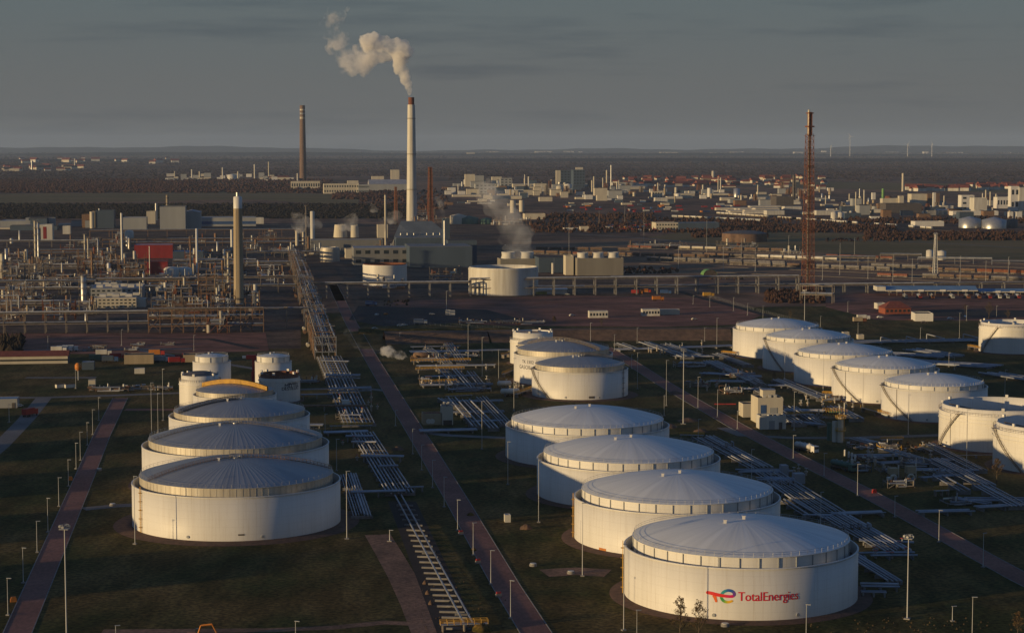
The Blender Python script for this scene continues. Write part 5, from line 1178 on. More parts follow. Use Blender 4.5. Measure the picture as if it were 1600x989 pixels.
U = [(10, 508, 440, 40, 26, 'steel process tower block at the left edge of the plant', FRAME2), (30, 470, 442, 40, 20, 'steel clutter left of the dark pit', FRAME), (62, 436, 402, 34, 20, 'steelwork around the foot of the twin columns', FRAME), (20, 440, 405, 34, 24, 'sunlit pipework behind the left edge column', FRAME),
    (92, 500, 466, 50, 20, 'rust brown pump structure below the yellow green pipe', RUST), (130, 492, 462, 40, 14, 'steelwork around the shiny column', FRAME), (142, 424, 388, 40, 20, 'caged steel cluster of slender columns', FRAME2), (100, 445, 425, 60, 30, 'low dense units behind the second rack, left', FRAME2),
    (205, 440, 396, 42, 22, 'steel thicket left of the red buildings', FRAME2), (172, 445, 415, 30, 16, 'low units around the small white column', RUST), (262, 500, 455, 50, 24, 'steelwork right of the grey control building', FRAME), (300, 505, 448, 60, 30, 'large steel structure left of the tan chimney, front', FRAME2),
    (335, 470, 410, 50, 26, 'green brown steel thicket behind the front structure', FRAME2), (300, 440, 425, 40, 20, 'low units below the white pointed stack', FRAME), (350, 500, 452, 34, 20, 'steelwork hugging the tan chimney on its left', FRAME2), (395, 500, 446, 22, 14, 'narrow steel structure right of the chimney foot', FRAME2),
    (340, 521, 490, 30, 10, 'orange lit pump frame in front of the rack', RUST), (270, 470, 440, 50, 20, 'steel units under the second rack, right', FRAME), (80, 415, 398, 50, 24, 'pale low equipment row right of the twin columns', FRAME), (245, 480, 455, 30, 12, 'small steel unit beside the grey wing', FRAME),
    (420, 445, 425, 30, 14, 'steelwork left of the elevated rack', FRAME), (600, 410, 376, 30, 16, 'steelwork at the foot of the slim cream stack', FRAME), (662, 372, 340, 34, 16, 'steelwork behind the boiler house roof', RUST), (500, 400, 384, 50, 20, 'pale low units behind the shiny round tank', FRAME), (700, 440, 418, 50, 16, 'pump units between the two broad tanks', FRAME), (612, 452, 432, 40, 10, 'spherical valve thicket before the white brown rimmed tank', FRAME2),
    (690, 349, 338, 90, 20, 'long thin row of pipework behind the power station', FRAME2), (800, 352, 338, 60, 20, 'far row of pumps right of the green tanks', FRAME2), (660, 338, 322, 40, 20, 'far steelwork left of the green tanks', FRAME2),
    (1155, 392, 376, 60, 20, 'pale pipework in front of the earth coloured round tank', FRAME), (1030, 388, 378, 90, 16, 'loading frames behind the goods wagons', FRAME), (1240, 400, 388, 30, 14, 'pale units left of the flare tower', CREAM), (440, 400, 385, 40, 20, 'pale pipe heap left of the steam', FRAME),
    (1462, 455, 449, 26, 6, 'low row of pipes left of the blue loading roof', FRAME), (800, 545, 528, 1, 1, '', FRAME)]
for i, (px, yb, yt, wq, dp, lb, m) in enumerate(U):
    if lb: steel_unit(px, yb, yt, wq, dp, lb, m, 100+i)
# filler units deeper in the left plant
for i in range(130):
    px = random.uniform(0, 470); yb = random.uniform(374, 500)
    if (200 < px < 275 and yb < 434) or (138 < px < 230 and yb > 446) or (px > 385 and yb > 440): continue
    steel_unit(px, yb, yb-random.uniform(7, 20), random.uniform(14, 40), 14, rl('small steel process unit', px, yb, LML), random.choice([FRAME, FRAME2, RUST, FRAME]), 300+i, .5, 'small process units deep in the left plant')
for i in range(90):
    px = random.uniform(0, 470); yb = random.uniform(374, 508)
    if (205 < px < 275 and yb < 432) or (140 < px < 230 and yb > 446) or (px > 410 and yb > 450): continue
    cylt(px, yb, yb-random.uniform(5, 18), random.uniform(2, 5), rl('small pale upright vessel', px, yb, LML), random.choice([CREAM, WHITE2, STEEL, FRAME2, FRAME, TANC]), 'dome', 'upright_vessel', 'vessel', 'small upright vessels in the left plant', 12)
for i, (xl_, xr_, yb, yt) in enumerate([(20, 120, 425, 414), (230, 330, 448, 438), (60, 180, 400, 391), (270, 400, 418, 407), (0, 110, 482, 472), (240, 380, 492, 478), (380, 470, 420, 410), (90, 200, 440, 431)]):
    rack('low pipe rack threading the left plant, '+['behind the left edge column', 'below the squat tanks', 'right of the twin columns', 'behind the chimney', 'behind the front rack at left', 'behind the braced front rack', 'right of the tan chimney', 'before the slim white stack'][i], xl_, xr_, yb, yt, 2, 6, 12, random.choice([FRAME, FRAME2]), npipe=5)
# ================================================================== the far plain: woods, town, works, goods yard
import array
def crowns(name, regions, m, z0=0, seed=1, sz=(4, 7), hh=(7, 14)):
    """winter woodland: thousands of small uneven crowns, one mass"""
    rnd = random.Random(seed); V = []; Fc = []
    base = [(0, 0, 1), (.95, 0, .45), (.3, .9, .5), (-.77, .56, .4), (-.77, -.56, .5), (.3, -.9, .42), (.5, .1, 0), (-.4, .4, 0), (-.3, -.5, 0)]
    tri = [(0, 1, 2), (0, 2, 3), (0, 3, 4), (0, 4, 5), (0, 5, 1), (1, 6, 2), (2, 7, 3), (2, 6, 7), (3, 7, 8), (3, 8, 4), (4, 8, 5), (5, 8, 6), (5, 6, 1)]
    for (x0, x1, y0, y1, cnt, k) in regions:      # photo rectangle, count, size factor
        for i in range(cnt):
            px = rnd.uniform(x0, x1); py = rnd.uniform(y0, y1); x, y = P(px, py)
            r = rnd.uniform(*sz)*k; h = rnd.uniform(*hh)*k; a = rnd.uniform(0, 6.3); c, s = math.cos(a)*r, math.sin(a)*r; o = len(V)
            for vx, vy, vz in base:
                j = rnd.uniform(.75, 1.25); V.append((x+(vx*c-vy*s)*j, y+(vx*s+vy*c)*j, z0-.5+vz*h*rnd.uniform(.85, 1.15)))
            Fc.extend([(p+o, q+o, r_+o) for p, q, r_ in tri])
    me = bpy.data.meshes.new(name); me.from_pydata(V, [], Fc); me.update(); me.materials.append(m)
    o = bpy.data.objects.new(name, me); C.objects.link(o); o['kind'] = 'stuff'; return o
def wmat(name, c1, c2, sc_=.03):
    m = bpy.data.materials.new(name); m.use_nodes = True; t = m.node_tree; bs = t.nodes['Principled BSDF']; bs.inputs['Roughness'].default_value = 1; bs.inputs['Specular IOR Level'].default_value = 0
    g = t.nodes.new('ShaderNodeNewGeometry'); n = t.nodes.new('ShaderNodeTexNoise'); n.inputs['Scale'].default_value = sc_; n.inputs['Detail'].default_value = 8; n.inputs['Roughness'].default_value = .75
    t.links.new(g.outputs['Position'], n.inputs[0]); r = t.nodes.new('ShaderNodeValToRGB'); r.color_ramp.elements[0].position = .38; r.color_ramp.elements[1].position = .62
    r.color_ramp.elements[0].color = (*c1, 1); r.color_ramp.elements[1].color = (*c2, 1); t.links.new(n.outputs['Fac'], r.inputs[0]); t.links.new(r.outputs[0], bs.inputs['Base Color']); return m
WOODR = wmat('reddish_bare_wood', (.060, .034, .030), (.095, .055, .045))
WOODD = wmat('dark_bare_wood', (.026, .022, .018), (.042, .034, .028))
WOODF = wmat('far_wood', (.050, .036, .036), (.085, .060, .054), .0025)
BUSHR = wmat('red_brown_scrub', (.050, .028, .022), (.085, .050, .038), .2)
crowns('forest', [(-60, 1660, 241, 258, 6500, 2.0), (-60, 1660, 256, 276, 9000, 1.2), (-60, 330, 276, 300, 2600, 1.0), (700, 1660, 262, 284, 1500, 1.2), (-60, 1660, 236.5, 241, 3500, 5)], WOODF, seed=3, hh=(2.2, 4.5))
crowns('forest', [(-60, 520, 281, 302, 3600, .9), (560, 700, 296, 330, 300, .8), (520, 640, 300, 312, 500, .9), (-60, 300, 286, 300, 2500, 1.0)], WOODR, seed=4, hh=(5, 9))
crowns('forest', [(-60, 640, 320, 342, 7000, .75), (-60, 470, 330, 341, 2400, .6), (380, 560, 286, 300, 900, .7)], WOODD, seed=5, hh=(4, 8))
crowns('scrub', [(830, 1210, 348, 364, 1000, .45), (1000, 1640, 342, 350, 500, .5), (1120, 1400, 352, 364, 700, .45), (1350, 1640, 364, 376, 900, .45), (840, 1020, 335, 345, 300, .5), (1080, 1200, 362, 372, 300, .4)], BUSHR, seed=6)
crowns('scrub', [(1196, 1288, 455, 474, 420, .32), (950, 1060, 420, 428, 90, .3), (1105, 1170, 432, 437, 30, .25), (1290, 1420, 374, 378, 60, .3)], BUSHR, seed=7)
crowns('scrub', [(0, 34, 530, 552, 70, .45), (600, 640, 470, 478, 20, .2)], WOODD, seed=8)
# low far ridge
def ridge(y, hgt, seed, m, name='hills', x0=-14000, x1=14000, depth_=2600):
    rnd = random.Random(seed); b = MB(); n = 160; vs = []; ph = [rnd.uniform(0, 6) for _ in range(5)]
    for j, k in enumerate((0, .35, .7, 1)):
        for i in range(n+1):
            x = x0+(x1-x0)*i/n; u = i/n*30
            e = .55+.25*math.sin(u*.35+ph[0])+.15*math.sin(u*.9+ph[1])+.08*math.sin(u*2.3+ph[2])+.04*math.sin(u*7+ph[3])
            vs.append((x, y+k*depth_, max(.5, hgt*e*math.sin(k*PI*.72+.0))-(.6 if j == 0 else 0)))
    b.add(vs, [(j*(n+1)+i, j*(n+1)+i+1, (j+1)*(n+1)+i+1, (j+1)*(n+1)+i) for j in range(3) for i in range(n)], 0, True); o = structure(b.build(name, m)); return o
ridge(36000, 130, 2, WOODF); ridge(24000, 42, 5, WOODF); ridge(15000, 14, 8, WOODF)
# green pale field strip high left and dark slope below it
x0, y0 = P(-60, 322)
# ---- far buildings by hand: (xl, xr, ybase, ytop, depth, label, wall, roof)
NB = [(455, 500, 296, 284, 30, 'long sunlit hall below the dark brown chimney', CREAM, LROOF), (506, 561, 303, 288, 40, 'longest sunlit hall with window rows left of the white chimney', CREAM, LROOF), (560, 577, 303, 289, 40, 'dark end block of the longest sunlit hall', GREYC, DROOF),
    (577, 636, 300, 281, 60, 'pale gabled works hall behind the white chimney', GREYC, LROOF), (611, 624, 283, 266, 20, 'small cream tower block on the pale works hall', CREAM, DROOF), (543, 560, 292, 283, 20, 'small cream block left of the pale works hall', CREAM, DROOF), (581, 600, 284, 276, 20, 'small cream block behind the pale works hall', CREAM, DROOF),
    (700, 712, 303, 294, 14, 'small bright white cube house right of the white chimney', WHITE, DROOF), (727, 742, 292, 273, 20, 'cream high block at the left of the far works', CREAM, DROOF), (742, 756, 292, 275, 20, 'grey high block beside the cream one', GREYC, DROOF), (743, 774, 303, 288, 30, 'pale blue grey block in front of the high blocks', GREYC, DROOF),
    (769, 784, 290, 277, 20, 'bright cream stepped block of the far works', CREAM, DROOF), (782, 800, 296, 279, 20, 'grey block with dark side in the far works', GREYC, DROOF), (790, 803, 305, 297, 16, 'small white cube house in the far works, left', WHITE, DROOF), (806, 836, 305, 298, 24, 'low pale long house in the far works', CREAM, LROOF),
    (869, 876, 292, 267, 10, 'cream stair tower of the large blue grey block', CREAM, DROOF), (876, 896, 292, 267, 40, 'large blue grey tower block, left half', BLUEG, DROOF), (896, 914, 294, 266, 40, 'large blue grey tower block, right half', BLUEG, DROOF), (900, 911, 271, 262, 12, 'sunlit cream penthouse on the blue grey block', CREAM, DROOF),
    (929, 949, 306, 295, 18, 'bright cream cube building right of the blue grey block', CREAM, LROOF), (933, 949, 314, 306, 14, 'lower bright cream cube before the other', CREAM, LROOF), (843, 863, 315, 309, 16, 'yellowish low house left of the far goods line', CREAM, LROOF), (806, 818, 304, 297, 10, 'small white end house', WHITE, LROOF),
    (820, 852, 343, 335, 24, 'low house with dark red roof left of the goods yard', CREAM, REDD), (1025, 1060, 360, 349, 30, 'long yellowish hall behind the goods wagons', CREAM, LROOF), (1060, 1124, 360, 349, 30, 'blue grey annex of the long yellowish hall', BLUEG, BROOF), (907, 920, 362, 355, 10, 'orange white shed at the goods yard', CREAM, ORANGE), (881, 906, 361, 357, 8, 'small white and blue sheds at the goods yard', WHITE2, BLUE),
    (1019, 1035, 310, 300, 14, 'pale building with columns on its roof in the far works', CREAM, LROOF), (1097, 1115, 304, 297, 12, 'silver grey works block right of the red town', GREYC, DROOF), (1060, 1085, 291, 288, 20, 'long white house with red roof in the town', CREAM, TILE), (1130, 1150, 293, 289, 16, 'long yellowish house with red roof in the town', CREAM, TILE),
    (1213, 1240, 326, 308, 40, 'dark blackish low works hall left of the flare tower', DSTEEL, DROOF), (1206, 1214, 322, 306, 10, 'brick red tower piece left of the dark hall', BROWN, DROOF), (1320, 1332, 328, 322, 10, 'low pale house right of the flare tower', CREAM, LROOF), (1363, 1368, 312, 302, 8, 'small white tower house', WHITE, LROOF),
    (1379, 1405, 322, 311, 20, 'cream works building with a round dome on it', CREAM, LROOF), (1405, 1412, 322, 307, 10, 'cream corner tower of the domed works', CREAM, LROOF), (1372, 1384, 332, 319, 14, 'brick red block left of a dark hall', BROWN, DROOF), (1384, 1440, 333, 319, 40, 'long dark hall in front of the domed works', DSTEEL, DROOF),
    (1424, 1449, 321, 304, 24, 'large yellow sandy cube building', CREAM, DROOF), (1449, 1458, 321, 304, 24, 'shaded brown slab beside the yellow cube', BROWN, DROOF), (1458, 1462, 326, 302, 5, 'bright white thin slab beside the brown one', WHITE, DROOF), (1463, 1468, 326, 303, 10, 'dark red brown slab right of the white one', BROWN, DROOF),
    (1502, 1522, 330, 306, 18, 'tall white works building with dark slots', WHITE, DROOF), (1522, 1542, 332, 310, 24, 'pale stepped works block beside the tall white one', WHITE2, DROOF), (1489, 1560, 337, 331, 20, 'low white front hall before the tall white works', WHITE, LROOF), (1465, 1481, 336, 327, 16, 'small white gabled hall left of the tall white works', CREAM, LROOF),
    (1558, 1580, 326, 309, 20, 'white works hall with tall windows', WHITE, LROOF), (1579, 1592, 330, 292, 14, 'white tower with big dark windows near the right edge', WHITE, LROOF), (1592, 1602, 330, 294, 20, 'white wing of the tower at the right edge', WHITE2, LROOF), (1577, 1583, 342, 332, 8, 'small white box house by the silver tanks, left', WHITE, LROOF), (1588, 1597, 342, 332, 8, 'small white box house by the silver tanks, right', WHITE, LROOF),
    (1430, 1475, 354, 347, 20, 'white angular low hall beyond the scrub strip', WHITE, LROOF), (1320, 1345, 342, 334, 14, 'low blue white hall beside the twin white silos', BLUEG, LROOF), (14, 30, 268, 264, 40, 'bright low house in the far left village', CREAM, LROOF), (60, 80, 262, 257, 40, 'red roofed house in the far left village', CREAM, TILE),
    (96, 106, 262, 257, 40, 'small red roofed church house in the far left village', CREAM, TILE), (410, 425, 281, 276, 20, 'orange sunlit house in the far plant', CREAM, TILE), (433, 452, 282, 275, 30, 'orange roofed hall beside the dark brown chimney', CREAM, TILE), (730, 742, 243, 239, 60, 'bright far building group near the horizon', CREAM, LROOF)]
WNDH = {'longest': (2, 14), 'long sunlit': (1, 12), 'tall white works': (3, 2), 'large blue grey tower block, left': (6, 4), 'large blue grey tower block, right': (6, 4), 'tall windows': (1, 5), 'big dark windows': (2, 2), 'pale blue grey block': (3, 5), 'dark side': (4, 3), 'yellowish hall behind': (2, 8), 'pale building with': (2, 4), 'domed works': (1, 0)}
for xl_, xr_, yb, yt, d_, lb, wl, rf in NB:
    fl = (0, 0)
    for k_, v_ in WNDH.items():
        if k_ in lb: fl = v_
    building(xl_, xr_, yb, yt, d_, lb, wl, rf, 'gable' if ('gabled' in lb or rf is TILE) else 'flat', floors=fl[0], bays=fl[1], par=.5, name='distant_building')
cylt(1388, 313, 306, 11, 'reddish round dome on the cream works', RUST, 'dome', 'dome', 'dome')
cylt(1379.5, 312, 295, 4.2, 'bright green slim silo', LIME, 'flat', 'silo')
cylt(1410.5, 299.5, 271, 3.6, 'pale far round tower above the white village', CREAM, 'flat', 'tower', 'tower')
cylt(1114, 282, 267, 4.5, 'pale town tower with a cap among red roofs', CREAM, 'cone', 'church_tower', 'tower')
FARC = [(942, 297, 278), (948, 294, 266), (954.8, 294, 258), (964, 298, 284), (967, 297, 282), (928, 300, 276), (925, 300, 282), (1024, 303, 289), (1028, 304, 286), (1122, 302, 279), (1126, 300, 278), (1184, 310, 289), (1343, 315, 295), (1350, 318, 297), (1350, 322, 305), (1337, 330, 300), (820, 294, 273), (826, 296, 276), (1540, 322, 297), (1547, 322, 300), (1535, 324, 302), (1556, 322, 303),
    (398, 279, 257), (420, 279, 253), (465, 284, 271), (300, 280, 265), (312, 280, 268), (348, 280, 262), (372, 280, 268), (273, 281, 268), (50, 266, 251), (117, 262, 248), (716, 300, 288), (722, 298, 284), (1327, 316, 303), (1290, 320, 306), (1475, 322, 306), (1500, 322, 305)]
for i, (px, yb, yt) in enumerate(FARC): cylt(px, yb, yt, random.uniform(1.6, 2.6), rl('slender distant chimney', px, yb), random.choice([CREAM, WHITE2, CREAM, STEEL]), 'flat', 'distant_chimney', 'chimney', 'slender chimneys of the distant works', 10)
# far round tanks
for i, (xl_, xr_, yb, yt, lb, m) in enumerate([(703, 729, 350, 334, 'pale end tank of the green tank row', CREAM), (717, 748, 350, 337, 'green round tank in the middle of the far row', GREEN), (749, 772, 350, 340, 'green round tank at the right of the far row', GREEN), (1498, 1532, 356, 338, 'left silver round tank below the white works', STEEL), (1534, 1572, 357, 339, 'right silver round tank below the white works', STEEL), (1572, 1590, 356, 341, 'dark round tank right of the silver ones', DSTEEL),
    (1298, 1308, 343, 331, 'left white twin silo beside the flare tower', WHITE2), (1308, 1318, 343, 331, 'right white twin silo beside the flare tower', WHITE2), (1447, 1458, 404, 390, 'left small white tank on the far green field', WHITE2), (1464, 1478, 406, 391, 'right small white tank on the far green field', WHITE2),
    (797, 806, 333, 313, 'left cream silo of the far pair above the red roof', CREAM), (811, 819, 331, 313, 'right cream silo of the far pair above the red roof', CREAM), (1055, 1063, 309, 303, 'small bright white tank in the far works', WHITE), (869, 880, 300, 290, 'small cream round tank before the blue grey block', CREAM), (882, 894, 297, 287, 'pale round tank right of the small cream one', WHITE2), (355, 370, 281, 272, 'white low tank in the far left plant', WHITE2), (1146, 1156, 308, 294, 'silver upright tank right of the town tower', STEEL), (1105, 1112, 308, 294, 'white upright tank right of the silver grey block', WHITE)]):
    cylt((xl_+xr_)/2, yb, yt, xr_-xl_, lb, m, 'dome' if xr_-xl_ > 60 else 'cone' if xr_-xl_ > 9 else 'flat', 'distant_tank', 'storage tank', None, 28)
# wind turbines on the horizon
for i, (px, yb, yt) in enumerate([(1328, 238, 214), (1418, 238, 226), (1456, 238, 226), (1298, 238, 229)]):
    x, y = P(px, 239); k = 22000/y; x, y = x*k, 22000; h = zat(y, yt); o = thing('wind_turbine', 'faint wind turbine on the horizon, '+['tallest', 'middle', 'rightmost', 'leftmost small one'][i], 'wind turbine', (x, y), .3*i)
    MB().cyl(0, 0, 0, h, 3.5, 2, 10).build('tower', WHITE, o); MB().box(0, -3, h, 5, 12, 5).build('nacelle', WHITE, o)
    for q in range(3):
        a = q*2.094+i; MB().tube((0, -8, h+2), (52*math.cos(a), -8, h+2+52*math.sin(a)), 2.2, 4, 0, .4).build('blade', WHITE, o)
# ---- scattered far works: individually placed boxes, tanks, frames
def proto_house(roofm, wallm, w_, d_, h_, rh):
    o = bpy.data.objects.new('distant_house', None); C.objects.link(o)
    MB().box(0, 0, 0, w_, d_, h_).build('wall', wallm, o); MB().gable(0, 0, h_, w_, d_, rh, 0, 0, 'x', 0, .5).build('roof', roofm, o); return o
protos = []
for rm, wm in ((TILE, CREAM), (TILE, WHITE2), (RUST, CREAM), (DROOF, CREAM), (TILE, BROWN)):
    o = proto_house(rm, wm, 16, 10, 5, 4.5); protos.append((o, kl(o)))
used = set()
def scatter_house(n, x0, x1, y0, y1, lab, grp, k=(1, 1.8), pick=None, dens=None):
    for i in range(n):
        px = random.uniform(x0, x1); py = random.uniform(y0, y1); j = random.choice(pick or range(len(protos))); o, kk = protos[j]; x, y = P(px, py); s = random.uniform(*k)
        if j not in used: used.add(j); c = o; c.location = (x, y, 0)
        else: c = dup(o, (x, y), kidlist=kk)
        c.rotation_euler = (0, 0, random.uniform(-.5, .9)); c.scale = (s, s, s*.9); tag(c, rl(lab, px, py), 'house', grp)
scatter_house(80, 960, 1290, 279, 291, 'small red roofed town house', 'houses of the distant town', (1, 2.0), [0, 0, 0, 2, 4])
scatter_house(16, 1000, 1290, 284, 296, 'pale red roofed town edge house', 'houses of the distant town', (1, 2.0), [1, 1, 0])
scatter_house(34, 1420, 1515, 296, 299, 'bright white village house', 'houses of the distant white village', (1.2, 2.0), [1])
scatter_house(30, 1515, 1620, 291, 297, 'red roofed village house', 'houses of the right edge village', (1.2, 2.0), [1, 0])
scatter_house(26, 0, 130, 262, 268, 'far left village house', 'houses of the far left village', (1.4, 3.0), [0, 1, 3])
scatter_house(16, 20, 300, 248, 256, 'faint pale house near the horizon', 'faint far houses on the left', (2, 4.0), [1, 1, 0])
bprotos = []
for wm, rf, w_, d_, h_ in ((CREAM, DROOF, 22, 16, 12), (WHITE2, LROOF, 30, 16, 9), (GREYC, DROOF, 26, 20, 16), (BLUEG, DROOF, 24, 18, 13), (CREAM, LROOF, 44, 16, 7), (FRAME2, DROOF, 18, 14, 12), (WHITE, DROOF, 14, 12, 10)):
    o = bpy.data.objects.new('distant_works_building', None); C.objects.link(o); MB().box(0, 0, 0, w_, d_, h_).build('wall', wm, o); MB().box(0, 0, h_, w_-.8, d_-.8, .8).build('roof', rf, o); bprotos.append((o, kl(o)))
usedb = set(); bcol = ['cream', 'white', 'grey', 'blue grey', 'long cream', 'brown', 'bright white']
def scatter_b(n, x0, x1, y0, y1, lab, grp, k=(.6, 1.3), pick=None, flat=1.0):
    for i in range(n):
        px = random.uniform(x0, x1); py = random.uniform(y0, y1); j = random.choice(pick or range(len(bprotos))); o, kk = bprotos[j]; x, y = P(px, py); s = random.uniform(*k)
        if j not in usedb: usedb.add(j); c = o; c.location = (x, y, 0)
        else: c = dup(o, (x, y), kidlist=kk)
        c.rotation_euler = (0, 0, GR+random.uniform(-.06, .06)); c.scale = (s*random.uniform(.7, 1.5), s, s*random.uniform(.5, 1.4)*flat); tag(c, rl(bcol[j]+' '+lab, px, py), 'building', grp)
scatter_b(75, 690, 1010, 290, 312, 'works building', 'small buildings of the far works')
scatter_b(50, 1010, 1300, 298, 322, 'depot building', 'small buildings behind the long sheds', (.5, 1.1), flat=.8)
scatter_b(50, 1290, 1610, 314, 344, 'factory building', 'small buildings of the right works', (.5, 1.0), flat=.8)
scatter_b(30, 255, 470, 276, 283, 'small building', 'small buildings of the far left plant', (.5, 1.1), [0, 1, 6, 2])
scatter_b(24, 690, 1010, 312, 322, 'low shed', 'low sheds before the far works', (.5, .9), flat=.5)
scatter_b(20, 640, 1600, 238, 240.5, 'hall on the horizon', 'pale halls on the horizon', (3, 6), [1, 4, 6], flat=.5)
scatter_b(16, 1100, 1290, 326, 336, 'long low shed', 'long low sheds', (.9, 1.4), [4, 4, 1], flat=.6)
scatter_b(12, 20, 150, 352, 362, 'low hall', 'low halls beyond the left plant', (.8, 1.3), [4, 3, 2], flat=.6)
for i in range(70):
    a = random.choice([(700, 1000, 288, 308), (1000, 1300, 298, 318), (1300, 1600, 314, 338)]); px = random.uniform(*a[:2]); yb = random.uniform(*a[2:]); 
    cylt(px, yb, yb-random.uniform(4, 11), random.uniform(2, 5), rl('small round works tank', px, yb), random.choice([CREAM, WHITE2, STEEL, CREAM, TANC]), random.choice(['dome', 'flat']), 'distant_tank', 'tank', 'small tanks of the distant works', 10)
for i in range(26):
    a = random.choice([(820, 1020, 292, 306), (1020, 1290, 300, 314), (1290, 1600, 318, 334)]); px = random.uniform(*a[:2]); yb = random.uniform(*a[2:])
    lattice(px, yb, yb-random.uniform(7, 15), random.uniform(4, 9), 4, rl('distant steel frame', px, yb), random.choice([FRAME2, RUST, FRAME]), 2, 3, bar=.6, stages=2, group='steel frames of the distant works')
# ---- goods wagons
def wagon(kind, m):
    o = bpy.data.objects.new('goods_wagon', None); C.objects.link(o)
    b = MB(); b.box(0, 0, .9, 14.5, 2.6, .4); b.build('underframe', DSTEEL, o)
    for s in (-4.8, 4.8):
        b = MB().box(s, 0, .45, 3.0, 2.0, .5)
        for q in (-1, 1): b.tube((s+q, -1.1, .5), (s+q, 1.1, .5), .5, 10)
        b.build('bogie', DSTEEL, o)
    if kind == 'tank':
        b = MB(); b.tube((-6.8, 0, 2.8), (6.8, 0, 2.8), 1.45, 14); b.build('tank_barrel', m, o); MB().cyl(0, 0, 4.2, 4.6, .5, n=10).build('filling_dome', DSTEEL, o)
    elif kind == 'box': MB().box(0, 0, 1.3, 14.2, 2.8, 2.6).gable(0, 0, 3.9, 14.2, 2.8, .4).build('box_body', m, o)
    elif kind == 'open': MB().box(0, 1.35, 1.3, 14, .12, 1.9).box(0, -1.35, 1.3, 14, .12, 1.9).box(-7, 0, 1.3, .12, 2.6, 1.9).box(7, 0, 1.3, .12, 2.6, 1.9).box(0, 0, 1.3, 13.8, 2.5, 1.2).build('open_body', m, o)
    return o
W_ = [('tank', mat('grey_tank_wagon_paint', (.22, .21, .20), (.13, .12, .12), .6, scale=.5)), ('tank', mat('brown_tank_wagon_paint', (.20, .13, .09), (.12, .08, .06), .7, scale=.5)), ('tank', CREAM), ('box', RUST), ('open', mat('red_brown_wagon_paint', (.24, .09, .06), (.15, .06, .04), .8, scale=.5)), ('box', GREYC), ('tank', DSTEEL), ('tank', WHITE2)]
wp = [wagon(k, m) for k, m in W_]; wk = [kl(o) for o in wp]; wused = set()
wl_ = ['grey tank wagon', 'brown tank wagon', 'cream tank wagon', 'rust brown box wagon', 'red brown open wagon', 'grey box wagon', 'black tank wagon', 'white tank wagon']
def train(a, b_, lab, pick, skip=.05, maxn=60):
    A = Vector(P(*a)); B = Vector(P(*b_)); d = B-A; n = min(maxn, int(d.length/16)); ang = math.atan2(d.y, d.x); d.normalize(); last = random.choice(pick)
    s_ = d.x and (B-A).length/max(1, n)
    for i in range(n):
        if random.random() < skip: continue
        if random.random() < .35: last = random.choice(pick)
        p = A+d*(16*i+8); o = wp[last]
        if last not in wused: wused.add(last); c = o; c.location = (p.x, p.y, .15); c.rotation_euler = (0, 0, ang)
        else: c = dup(o, (p.x, p.y, .15), ang, kidlist=wk[last])
        tag(c, wl_[last]+', '+['left', 'middle', 'right'][min(2, i*3//n)]+' third, '+lab, 'goods wagon', 'goods wagons in the '+lab)
TR = [((832, 397), (1120, 404), 'train behind the triple cooling tower', [1, 0, 3, 4, 2], .05), ((836, 391), (1000, 393), 'farthest left train', [4, 1, 3], .1), ((980, 388), (1230, 394), 'long train below the yellowish hall', [1, 0, 4, 2, 1, 5], .05),
    ((1080, 400), (1330, 409), 'train left of the flare tower', [1, 0, 6, 7, 1], .08), ((1010, 407), (1240, 415), 'dark train on the middle tracks', [6, 6, 0], .04), ((1140, 414), (1400, 424), 'dark train behind the flare tower', [6, 0, 1, 6], .08), ((1290, 402), (1400, 406), 'short train right of the flare tower', [1, 4, 5], .1),
    ((1360, 418), (1480, 422), 'grey train behind the grey pylon', [0, 1, 0, 2], .05), ((1450, 424), (1680, 432), 'near grey train at the right', [0, 1, 0, 3], .05), ((1440, 434), (1640, 441), 'nearest right edge train', [1, 2, 0], .08), ((1370, 432), (1440, 435), 'short brown train below the pylon', [1, 4], .1),
    ((1120, 335), (1640, 372), 'pale train along the scrub strip', [7, 5, 7, 2], .25), ((1050, 340), (1200, 347), 'pale train beyond the scrub', [7, 2, 5], .1)]
for a, b_, lb, pk, sk in TR: train(a, b_, lb, pk, sk, 44 if 'scrub' in lb else 34)
# rails: pairs under each train and a few empty tracks
for i, (a, b_) in enumerate([(t_[0], t_[1]) for t_ in TR]+[((1000, 398), (1640, 420)), ((900, 384), (1640, 414)), ((1000, 412), (1640, 438)), ((1100, 425), (1640, 446)), ((860, 402), (1300, 420))]):
    A = Vector(P(*a)); B = Vector(P(*b_)); d = B-A; o = thing('railway_track', 'railway track in the goods yard', 'railway track', (A.x, A.y), math.atan2(d.y, d.x), 'tracks of the goods yard')
    for s in (-.75, .75): MB().box(d.length/2, s, .06, d.length, .12, .18).build('rail', DSTEEL, o)
    MB().box(d.length/2, 0, .01, d.length, 3.2, .05).build('ballast', BALL, o)
# containers and works vehicles in the red yard behind
KM = [RED, ORANGE, BLUE, WHITE2, REDD]; KN = ['red', 'orange', 'blue', 'white', 'dark red']; kp = []
for m in KM:
    o = bpy.data.objects.new('container', None); C.objects.link(o); MB().box(0, 0, .1, 12, 2.5, 2.6).build('container_body', m, o); MB().box(6.02, 0, .3, .08, 2.2, 2.2).build('container_door', GREYC, o); kp.append((o, kl(o)))
ku = set()
for i in range(34):
    px = random.uniform(950, 1060); py = random.uniform(352, 362); j = random.choice([0, 0, 1, 3, 4, 3, 2]); o, kk = kp[j]; x, y = P(px, py)
    if j not in ku: ku.add(j); c = o; c.location = (x, y, 0)
    else: c = dup(o, (x, y), kidlist=kk)
    c.rotation_euler = (0, 0, GR+random.choice([0, .1, 1.57])); tag(c, KN[j]+' container standing left of the long yellowish hall', 'container', 'containers by the long yellowish hall')
